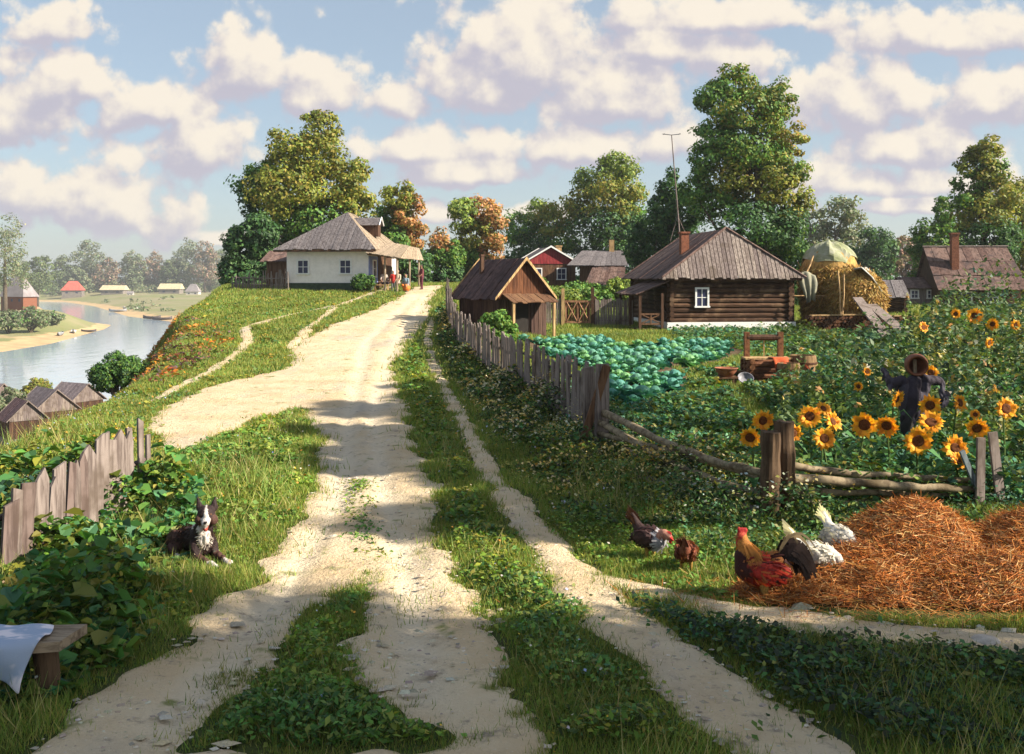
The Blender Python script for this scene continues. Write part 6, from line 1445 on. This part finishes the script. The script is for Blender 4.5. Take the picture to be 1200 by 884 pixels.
# ------------------------------------------------------------------ boats
def boat(label, u, v, Y, L, rz, mat, roll=0, group='rowing boats on the river banks', z=None):
    x = (u - 600) / F * Y; z = (max(tz(x, Y), WZ - .15) if z is None else z); r = thing('rowing_boat', label, 'boat', (x, Y, z + .05), rz, group); r.rotation_euler = (roll, 0, rz)
    n = 9; W = L * .17; D = L * .12; vs = []; fs = []; ring = 7
    for i in range(n):
        t = i / (n - 1) * 2 - 1; w = W * (1 - abs(t) ** 2.4) + .02; hz = D * (1 + .45 * t * t)
        for j in range(ring): a = (j / (ring - 1) * 2 - 1); vs.append((t * L / 2, w * a, hz * abs(a) ** 2.2 + D * .25 * t ** 4))
    for i in range(n - 1):
        for j in range(ring - 1): fs.append((i * ring + j, (i + 1) * ring + j, (i + 1) * ring + j + 1, i * ring + j + 1))
    mb = MB(); mb.add(vs, fs); o = mb.build('hull', M[mat], r, True); o.modifiers.new('t', 'SOLIDIFY').thickness = .08
    for t in (-.45, .1, .5): MB().box((t * L / 2, 0, D * .85), (L * .05, W * 1.7 * (1 - abs(t) ** 2.4), .05)).build('thwart', M['grey_wood'], r)
M['boat_grey'] = mat_plain("grey_boat_paint", (.30, .31, .33), .7, .35, 1); M['boat_pale'] = mat_plain("pale_boat_paint", (.55, .54, .52), .7, .3, 1); M['boat_dark'] = mat_plain("tarred_boat", (.09, .075, .075), .7, .3, 1)
def lowat(u, v): return F * (CZ - WZ - .2) / (v - VH)
boat('grey boat pulled up on the sandy spit, left of two', 72, 394, lowat(72, 394), 6.5, R(-75), 'boat_grey', .35); boat('pale boat pulled up on the sandy spit, right of two', 87, 391, lowat(87, 391), 6.0, R(-60), 'boat_pale', .3)
boat('small dark boat at the tip of the sandy spit', 104, 389, lowat(104, 389), 5, R(20), 'boat_dark')
boat('dark boat on the far shore, left of the row', 138, 365, 575, 10, R(10), 'boat_grey'); boat('dark boat lying nearest the bluff on the far shore', 190, 375.5, 455, 9, R(8), 'boat_dark'); boat('tarred boat in the middle of the far shore row', 178, 373.5, 470, 9, R(-6), 'boat_dark'); boat('pale boat above the dark ones on the far shore', 153, 362, 600, 9, R(4), 'boat_pale')
tag(MB().lathe([(.11, -.05), (.14, .01), (.10, .04), (.02, .05)], ground(1155, 752) + (tz(*ground(1155, 752)),), 9).build('field_stone', M['stone'], None, True), 'flat grey stone beside the side path at right', 'stone')
# ------------------------------------------------------------------ ground cover (nobody could count it)
crg = np.random.default_rng(1234)
HEAP = [(4.15, 10.0, 1.3), (3.0, 9.6, .8), (5.5, 10.0, 1.1)]
FENCE = [(3.4, 12.6), (1.55, 17.6), (-.05, 27.5), (-1.15, 33), (-2.2, 38.5), (-2.75, 43)]
def fence_x(Y): return np.interp(Y, [12.9, 17.6, 22, 27.5, 33, 38.5, 43, 48], [3.4, 1.55, .95, -.05, -1.15, -2.2, -2.75, -3.2])
def scatter(y0, y1, dens, xmax=None, xmin=None, edge=.0, keep=None):
    """random points per square metre inside the view wedge (with a margin), off the dirt"""
    out = []
    y = y0
    while y < y1:
        dy = max(.5, y * .06); yb = min(y + dy, y1); ym = (y + yb) / 2
        a = max(-.60 * yb - 1.5, xmin if xmin is not None else -1e9); b = min(.60 * yb + 1.5, xmax if xmax is not None else 1e9)
        if b > a:
            n = int((b - a) * (yb - y) * dens(ym)); out.append(np.stack([crg.uniform(a, b, n), crg.uniform(y, yb, n)], 1))
        y = yb
    p = np.concatenate(out); x, yy = p[:, 0], p[:, 1]
    xe = np.interp(yy, EDGE_Y, EDGE_X); m = x > xe - 3.5
    if keep is not None: m &= keep(x, yy)
    x, yy = x[m], yy[m]
    d = np.maximum(road_sd(x, yy), path_sd(x, yy)); m = d < edge + crg.normal(0, .06, len(x)) + (crg.random(len(x)) < .05) * .35 + .30 * (vnoise(x * 2.3, yy * 2.3, 47) - .5) - .02
    for hx, hy, hr in HEAP: m &= (x - hx) ** 2 + (yy - hy) ** 2 > hr * hr
    return x[m], yy[m], d[m]
def inpoly(poly): return lambda x, y: poly_sd(x, y, poly) > 0
POLY = {
 'left': G((-60, 520), (170, 548), (205, 560), (235, 610), (222, 690), (150, 780), (90, 822), (-80, 860)),
 'tri': G((350, 480), (376, 505), (372, 575), (333, 636), (278, 690), (215, 735), (170, 700), (200, 560), (215, 530), (290, 494)),
 'verge': G((455, 430), (505, 385), (560, 550), (640, 640), (760, 770), (900, 884), (640, 884), (592, 790), (548, 700), (500, 560), (470, 460)),
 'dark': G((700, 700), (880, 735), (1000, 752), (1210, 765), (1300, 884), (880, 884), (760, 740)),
 'lawn': G((650, 560), (760, 590), (895, 610), (905, 660), (860, 705), (760, 680), (680, 660), (620, 590)),
}
BRIGHT = [(.11, .25, .04), (.15, .29, .045), (.19, .27, .04), (.08, .17, .03), (.06, .12, .025), (.25, .28, .05)]
MIX = [(.09, .18, .035), (.15, .20, .04), (.22, .21, .045), (.06, .11, .025), (.04, .07, .02), (.08, .20, .07)]
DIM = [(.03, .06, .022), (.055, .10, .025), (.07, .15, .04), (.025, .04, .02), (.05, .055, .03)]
TEAL = [(.07, .20, .10), (.10, .26, .13), (.06, .15, .085), (.14, .26, .08), (.045, .10, .05)]
def broad(name, x, y, h, size, pal, up=.9, clump=1.6, asp=.55, w=None, hp=1.0, fold=False):
    n = len(x); c = fbm(x * clump, y * clump, 55, 3); hh = h * (0.12 + 1.5 * np.clip((c - .28) * 1.8, 0, 1)); z = terrain(x, y) + hh * crg.uniform(.05, 1, n) ** hp
    nrm = crg.normal(size=(n, 3)) * .75; nrm[:, 2] = np.abs(nrm[:, 2]) + up; nrm = unit(nrm); s = size * crg.uniform(.55, 1.45, n)
    tint = .6 + .85 * fbm(x * 2.2, y * 2.2, 91, 2); sp = np.clip((fbm(x * .75 + 4, y * .75, 92, 2) - .5) * 3.2, -1, 1)[:, None]
    C = pick(pal, n, crg, .2, w) * tint[:, None] * (1 + sp * np.array([.28, .06, -.3]))
    if fold: return leaf2_verts(np.stack([x, y, z], 1), nrm, s, s * asp, crg), np.repeat(C, 2, 0)
    return leaf_verts(np.stack([x, y, z], 1), nrm, s, s * asp, crg), C
def blades(x, y, h, w, pal, lean=.7):
    n = len(x); c = fbm(x * 1.3, y * 1.3, 71, 3); hh = h * crg.uniform(.4, 1.2, n) * (.45 + 1.1 * c)
    return blade_verts(np.stack([x, y, terrain(x, y) - .01], 1), hh, w, lean, crg), pick(pal, n, crg, .22) * (.7 + .7 * fbm(x * .9, y * .9, 17, 2))[:, None]
def stuff4(name, parts, label, cat, mat=LEAF, nper=4):
    V = np.concatenate([p[0] for p in parts]); C = np.concatenate([p[1] for p in parts]); o = np_mesh(name, V, nper, mat, C); return tag(o, label, cat, None, 'stuff')
# short grass everywhere that is turf
def gz(x, y): return ~(poly_sd(x, y, PATCH1) > -.2) & ~(poly_sd(x, y, PATCH2) > -.2)
x, y, d = scatter(5.5, 75, lambda Y: 5200 * (8 / max(Y, 8)) ** 1.75, edge=.03, keep=gz)
s = np.clip(y / 9, .8, 6)
hill = (x < -1)
GRASS = [(.15, .24, .04), (.20, .27, .05), (.26, .28, .06), (.10, .18, .035), (.30, .27, .08)]
V, C = blades(x, y, .085 * s ** .45, .010 * s ** .9, GRASS); stuff4('grass', [(V, C)], 'short green and yellowish grass covering the verges and the hill', 'grass', BLADE, 3)
# bluff face: bare soil tufts and orange brown growth
parts = []
n = 12000; yy = crg.uniform(30, 54, n); xe = np.interp(yy, EDGE_Y, EDGE_X); xx = xe - crg.uniform(.7, 5.5, n); c = fbm(xx * .5, yy * .4, 61)
k = c > .40; xx, yy = xx[k], yy[k]; k = fbm(xx * .35 + 9, yy * .25, 62) > .52; parts.append(broad('b', xx[k], yy[k], .3, .15, [(.50, .24, .03), (.45, .17, .03), (.20, .20, .04), (.35, .10, .04)], .8, .8)); k = ~k; parts.append(broad('b', xx[k], yy[k], .3, .15, [(.14, .05, .05), (.10, .06, .07), (.12, .14, .04), (.20, .07, .05), (.07, .12, .04)], .8, .8))
PB = G((178, 458), (236, 428), (264, 402), (252, 376), (214, 378), (190, 412))
n = 9000; xx = crg.uniform(-20, -8, n * 3); yy = crg.uniform(26, 56, n * 3); k = (poly_sd(xx, yy, PB) > crg.normal(0, .25, n * 3)) & (path_sd(xx, yy) < -.1); xx, yy = xx[k], yy[k]; kk = fbm(xx * .55 + 3, yy * .3, 66) > .5
parts.append(broad('b', xx[kk], yy[kk], .3, .15, [(.55, .24, .03), (.48, .17, .03), (.42, .12, .04), (.22, .22, .04)], .8, .8)); parts.append(broad('b', xx[~kk], yy[~kk], .26, .15, [(.16, .06, .05), (.12, .07, .08), (.14, .16, .04), (.24, .09, .05), (.10, .15, .04)], .8, .8))
stuff4('bluff_weeds', parts, 'orange and brown weeds on the eroded bluff above the river', 'weeds')
# olive meadow along the plateau edge at left
x, y, d = scatter(14, 60, lambda Y: 420 * (14 / Y) ** 1.1, xmax=-4.5, edge=-.05)
e = np.interp(y, EDGE_Y, EDGE_X); far_e = np.clip((x - e + 1.5) / 6, 0, 1)
p1 = broad('m', x, y, .09 * np.ones_like(x), .085 * (y / 16) ** .6, [(.30, .27, .04), (.24, .26, .05), (.15, .25, .045), (.32, .22, .05), (.12, .22, .05), (.08, .19, .06)], .8)
stuff4('meadow', [p1], 'olive yellow meadow plants along the bluff edge', 'meadow plants')
# verge and road side weeds
parts = []
x, y, d = scatter(5.6, 48, lambda Y: 1700 * (8 / max(Y, 8)) ** 1.5, edge=-.06, keep=inpoly(POLY['verge'])); parts.append(broad('v', x, y, .17 * np.clip(-d * 3, .25, 1), .055 * (np.maximum(y, 7) / 8) ** .75, BRIGHT + MIX, .8, hp=.8))
x, y, d = scatter(6.5, 24, lambda Y: 1500 * (8 / max(Y, 8)) ** 1.4, edge=-.08, keep=inpoly(POLY['tri'])); parts.append(broad('t', x, y, .17 * np.clip(-d * 2, .2, 1) * np.clip(np.minimum(np.hypot(x + 3.35, y - 10.75), np.hypot(x + 3.0, y - 10.2)) / .9 - .35, .1, 1), .06 * (np.maximum(y, 7) / 8) ** .6, BRIGHT + GRASS[:3], .7, hp=.8))
x, y, d = scatter(5.4, 11.5, lambda Y: 1900, edge=-.04, keep=inpoly(ISLE)); parts.append(broad('i', x, y, .17 * np.clip(-d * 3, .2, 1), .055, BRIGHT, .7, hp=.8))
x, y, d = scatter(5.4, 10.5, lambda Y: 1500, edge=-.06, keep=inpoly(POLY['dark'])); parts.append(broad('d', x, y, .18, .06, DIM + DIM + MIX, .7, hp=.8))  # dim palette puts the corner's shade into the weed colours
x, y, d = scatter(8.5, 16, lambda Y: 1000, edge=-.04, keep=inpoly(POLY['lawn'])); parts.append(broad('l', x, y, .075, .055, BRIGHT, 1.0))
x, y, d = scatter(5.5, 22, lambda Y: 330 * (8 / max(Y, 8)) ** 1.2, edge=.0, keep=lambda x, y: (x < fence_x(y)) & (fbm(x * .7, y * .7, 52, 2) > .47))
V, C = blades(x, y, .34 * np.clip(.35 - d * 1.2, .3, 1) * np.clip(np.minimum(np.hypot(x + 3.2, y - 10.6), 2), .25, 1), .011 * np.clip(y / 9, .8, 2), [(.22, .27, .06), (.30, .28, .09), (.16, .24, .05), (.38, .32, .14), (.12, .19, .04)], .9); stuff4('tall_grass', [(V, C)], 'long thin grass stalks standing among the verge weeds', 'grass', BLADE, 3)
stuff4('verge_weeds', parts, 'leafy green weeds on the verges between the dirt tracks', 'weeds')
# tall broadleaf weeds round the left fence
x, y, d = scatter(6.0, 14.5, lambda Y: 900, xmax=-1.2, edge=-.05, keep=inpoly(POLY['left'])); hh = .42 * np.clip(-d * 1.3, .15, 1)
fx = np.interp(y, [9.5, 11, 13.4], [-5.15, -5.1, -5.05]); hh = hh * np.where((x - fx < .9), .45 + .7 * (vnoise(x * 1.6, y * 1.6, 83) > .55), 1); dg = np.hypot(x + 3.35, y - 10.75); df = np.hypot(x + 3.1, y - 10.2); hh = hh * np.clip(np.minimum(dg, df) / .9 - .35, .08, 1)
parts = [broad('w', x, y, hh, .085, BRIGHT + MIX + [(.14, .17, .03), (.05, .14, .07)], .7, 1.3, .75, hp=.7, fold=True)]
q = crg.random(len(x)) < .10; parts.append(broad('w2', x[q], y[q], hh[q] * 1.15, .17, [(.07, .19, .045), (.10, .2, .04), (.06, .16, .07), (.17, .18, .03)], .9, 1.3, .85, hp=.35, fold=True))
x, y, d = scatter(10, 24, lambda Y: 330, xmax=-4.9, xmin=-10.6, edge=-.05, keep=lambda x, y: (x < np.interp(y, [9.5, 13.5, 24], [-5.5, -5.25, -8.5])) & (y < 17) & (x > -7.8)); parts.append(broad('w3', x, y, .62 * np.clip((16 - y) / 5, .08, 1) * np.clip((x + 8) / 2, .2, 1), .11, [(.04, .12, .06), (.06, .13, .04), (.13, .13, .025), (.03, .07, .04), (.07, .17, .06)], .6, .9, .7, hp=.7))
stuff4('broadleaf_weeds', parts, 'tangled broad leaved weeds growing through the left picket fence', 'weeds')
# dark flowering weeds along the picket fence and ditch
def strip(x, y): fx = fence_x(y); dx = np.interp(y, [p[1] for p in DITCH[::-1]], [p[0] for p in DITCH[::-1]]); return (x > dx + .1) & (x < fx + .45) & (y > 12)
x, y, d = scatter(12, 50, lambda Y: 900 * (12 / Y) ** 1.25, edge=-.1, keep=strip); nearf = np.clip(1 - (fence_x(y) - x) / 2.2, .2, 1)
parts = [broad('s', x, y, .52 * nearf * np.clip(-d * 2.4, .2, 1), .07 * (y / 12) ** .6, MIX + DIM, .6, 1.2, hp=.7)]
x, y, d = scatter(10.5, 19, lambda Y: 800, edge=-.06, keep=lambda x, y: (x > np.interp(y, [10.5, 12.9, 17.6], [2.2, 1.7, .6])) & (x < np.interp(y, [10.5, 12.7, 17.6, 19], [9, 3.7, 1.9, 1.2]))); parts.append(broad('s2', x, y, .30, .06, MIX, .6, 1.6, hp=.8))
x, y, d = scatter(11.2, 13.4, lambda Y: 1300, xmin=3.3, edge=-.06); parts.append(broad('s3', x, y, .17 * np.clip(np.hypot(x - 3.4, y - 12.3) / .9, .3, 1), .065, DIM + TEAL[:3], .6, 1.6, hp=.8))
stuff4('fence_weeds', parts, 'dark weeds crowding the foot of the picket and pole fences', 'weeds')
parts = []
x, y, d = scatter(12, 48, lambda Y: 150 * (12 / Y) ** 1.0, edge=-.1, keep=strip); k = fbm(x * .8, y * .8, 3) > .46; x, y, d = x[k], y[k], d[k]
nearf = np.clip(1 - (fence_x(y) - x) / 2.2, .2, 1); parts.append(broad('f', x, y, .64 * nearf * np.clip(-d * 2.4, .2, 1), .045 * (y / 12) ** .75, [(.60, .52, .32), (.52, .42, .18), (.62, .58, .46), (.42, .30, .10)], .5, 1.2, .7, hp=.3))
x, y, d = scatter(12.5, 20, lambda Y: 110, edge=-.06, keep=lambda x, y: (x > fence_x(y) - .9) & (x < fence_x(y) + 1.0)); parts.append(broad('f2', x, y, .42, .04, [(.55, .48, .16), (.6, .5, .25), (.5, .32, .06)], .5, 1.6, .7, hp=.3))
x, y, d = scatter(5.6, 26, lambda Y: 11, xmax=1.5, edge=-.05); parts.append(broad('f3', x, y, .2, .028 * (y / 9) ** .6, [(.55, .42, .05), (.6, .56, .48), (.5, .25, .05), (.35, .38, .55)], .8, 1.6, .8, hp=.3))
x, y, d = scatter(18, 31, lambda Y: 34, xmin=6.2, keep=lambda x, y: x > .36 * y); parts.append(broad('f4', x, y, 1.1, .065, [(.62, .58, .50), (.6, .55, .45), (.55, .5, .2)], .6, .6, .8, hp=.25))
stuff4('wild_flowers', parts, 'scattered cream, white and yellow wild flowers', 'flowers', PETAL)
# kitchen garden greens
def gard(x, y): return (x > fence_x(y) + .35) & (y > 13.0) & gz(x, y)
def wellfree(x, y): return ((x - 7.5) ** 2 + (y - 28) ** 2 > 2.0) | (y > 28.6)
PATHG = G((770, 470), (815, 440), (850, 450), (905, 500), (880, 495)); 
x, y, d = scatter(13, 31, lambda Y: 700 * (14 / Y) ** 1.0, xmin=1.2, keep=lambda x, y: gard(x, y) & wellfree(x, y)); t = sstep(3.4, 6.2, x - (y - 14) * .14)
hh = (.34 + .40 * t) * np.where((y > 25) & (x < 8.3), .65, 1) * np.where(poly_sd(x, y, G((690, 462), (760, 470), (830, 460), (850, 500), (700, 530))) > 0, .62, 1) * np.where(line_sd(x, y, PATHG, [.35] * 5) > 0, .12, 1)
parts = [broad('g', x, y, hh, .10 * (y / 14) ** .5, MIX + TEAL, .65, .9, .6, hp=.7)]
x, y, d = scatter(17, 47, lambda Y: 300 * (17 / Y) ** 1.1, xmin=6.6, keep=lambda x, y: gard(x, y) & (x > 7.6 + (y - 20) * .17)); parts.append(broad('g2', x, y, (1.0 + 1.1 * (fbm(x * .9, y * .9, 77, 2) > .5) * vnoise(x * 1.4, y * 1.4, 78)) * np.interp(y, [17, 24, 32, 40, 47], [.75, 1.0, 1.35, 1.6, 1.8]) * np.where(y > 30, np.clip((x / y - .39) / .05, .22, 1), 1), .14 * (y / 17) ** .5, [(.06, .12, .04), (.08, .15, .05), (.11, .15, .06), (.05, .09, .03), (.13, .16, .05), (.035, .06, .025), (.06, .13, .08)], .55, .55, .55, hp=.8))
x, y, d = scatter(40, 48.5, lambda Y: 150, xmin=7.4, xmax=14.5, keep=lambda x, y: gz(x, y) & (y < 46.8)); parts.append(broad('g3', x, y, .46, .16, TEAL + [(.14, .20, .08), (.16, .2, .06)], .55, .8, .6, hp=.8))
x, y, d = scatter(30, 46, lambda Y: 120, xmin=8.6, keep=gz); parts.append(broad('g4', x, y, .42, .16, TEAL + MIX, .7, .6, .6))
# tall stalked plants standing in clumps among the greens
n = 420; yy = crg.uniform(15.5, 44, n); xx = yy * crg.uniform(.27, .62, n); k = gz(xx, yy) & ((xx - 7.5) ** 2 + (yy - 28) ** 2 > 6) & ((xx / yy > .40) | (yy < 24)); xx, yy = xx[k], yy[k]; n = len(xx); H = crg.uniform(.9, 1.7, n) * np.clip(yy / 26, .75, 1.25); m_ = 46
tt = crg.uniform(.1, 1, (n, m_)); sx = (xx[:, None] + crg.normal(0, 1, (n, m_)) * .14 * (1.15 - tt)).ravel(); sy = (yy[:, None] + crg.normal(0, 1, (n, m_)) * .14 * (1.15 - tt)).ravel(); sz = terrain(sx, sy) + (tt * H[:, None]).ravel(); nr = crg.normal(size=(n * m_, 3)); nr[:, 2] = np.abs(nr[:, 2]) + .4
sC = np.repeat(np.array([(.16, .22, .05), (.09, .17, .05), (.22, .22, .06), (.07, .15, .07), (.13, .19, .08)])[crg.integers(0, 5, n)], m_, 0) * crg.uniform(.7, 1.35, (n * m_, 1)); tip = (tt.ravel() > .88) & np.repeat(crg.random(n) < .4, m_); sC[tip] = pick([(.5, .42, .12), (.6, .55, .42), (.45, .25, .08)], tip.sum(), crg); sS = np.repeat(.12 * (yy / 18) ** .5, m_) * crg.uniform(.6, 1.4, n * m_)
parts.append((leaf_verts(np.stack([sx, sy, sz], 1), unit(nr), sS, sS * .5, crg), sC))
x, y, d = scatter(25, 48, lambda Y: 28, xmin=1.0, xmax=9, keep=lambda x, y: gard(x, y)); parts.append(broad('g5', x, y, .12, .14, GREEN + TEAL, 1.0, .6, .6))
stuff4('garden_greens', parts, 'dense green vegetable tops and tall weeds filling the kitchen garden', 'garden plants')
# leaves of grass on the far banks are ground colour only; pebbles on the dirt
def pebbles():
    n = 9500; y = 5.6 * np.exp(crg.uniform(0, 1.6, n)); x = crg.uniform(-.60, .62, n) * y; d = np.maximum(road_sd(x, y), path_sd(x, y)); k = (d > -.05) & (fbm(x * 1.2, y * 1.2, 8) > .44); x, y = x[k], y[k]; n = len(x)
    side = line_sd(x, y, SIDE, SIDE_W) > -.1
    s = np.exp(crg.normal(-3.9, .5, n)) * np.where(side, 1.35, 1.0); z = terrain(x, y) + .03
    oc = np.array([(1, 0, 0), (0, 1, 0), (-1, 0, 0), (0, -1, 0), (0, 0, .32)]); an = crg.uniform(0, 6.28, n); st = crg.uniform(.8, 1.5, n); V = np.empty((n, 4, 3, 3))
    P = np.empty((n, 5, 3)); px = oc[:, 0][None] * st[:, None] * crg.uniform(.75, 1.2, (n, 5)); py = oc[:, 1][None] * crg.uniform(.75, 1.2, (n, 5)); P[..., 0] = x[:, None] + s[:, None] * (px * np.cos(an)[:, None] - py * np.sin(an)[:, None]); P[..., 1] = y[:, None] + s[:, None] * (px * np.sin(an)[:, None] + py * np.cos(an)[:, None]); P[..., 2] = z[:, None] + s[:, None] * (oc[:, 2][None] * crg.uniform(.7, 1.3, (n, 5)) - .12)
    for f in range(4): V[:, f, 0] = P[:, f]; V[:, f, 1] = P[:, (f + 1) % 4]; V[:, f, 2] = P[:, 4]
    C = np.repeat(pick([(.55, .47, .35), (.46, .38, .27), (.36, .30, .24), (.62, .55, .45)], n, crg), 4, 0)
    tag(np_mesh('pebbles', V.reshape(-1, 3), 3, SKIN, C), 'pale pebbles strewn over the dirt road and side path', 'pebbles', None, 'stuff')
pebbles()
# thin green growth down the middle of the road
x = np.concatenate([np.linspace(a[0], b[0], 700) for a, b in zip(MEDIAN[:-1], MEDIAN[1:])]); y = np.concatenate([np.linspace(a[1], b[1], 700) for a, b in zip(MEDIAN[:-1], MEDIAN[1:])]); x = x + crg.normal(0, .10, len(x)); y = y + crg.normal(0, .12, len(y)); k = fbm(x * 2, y * 2, 4) > .42
V, C = broad('mid', x[k], y[k], .07, .05, BRIGHT, .8); stuff4('track_grass', [(V, C)], 'thin strip of green growing between the ruts of the dirt road', 'grass')
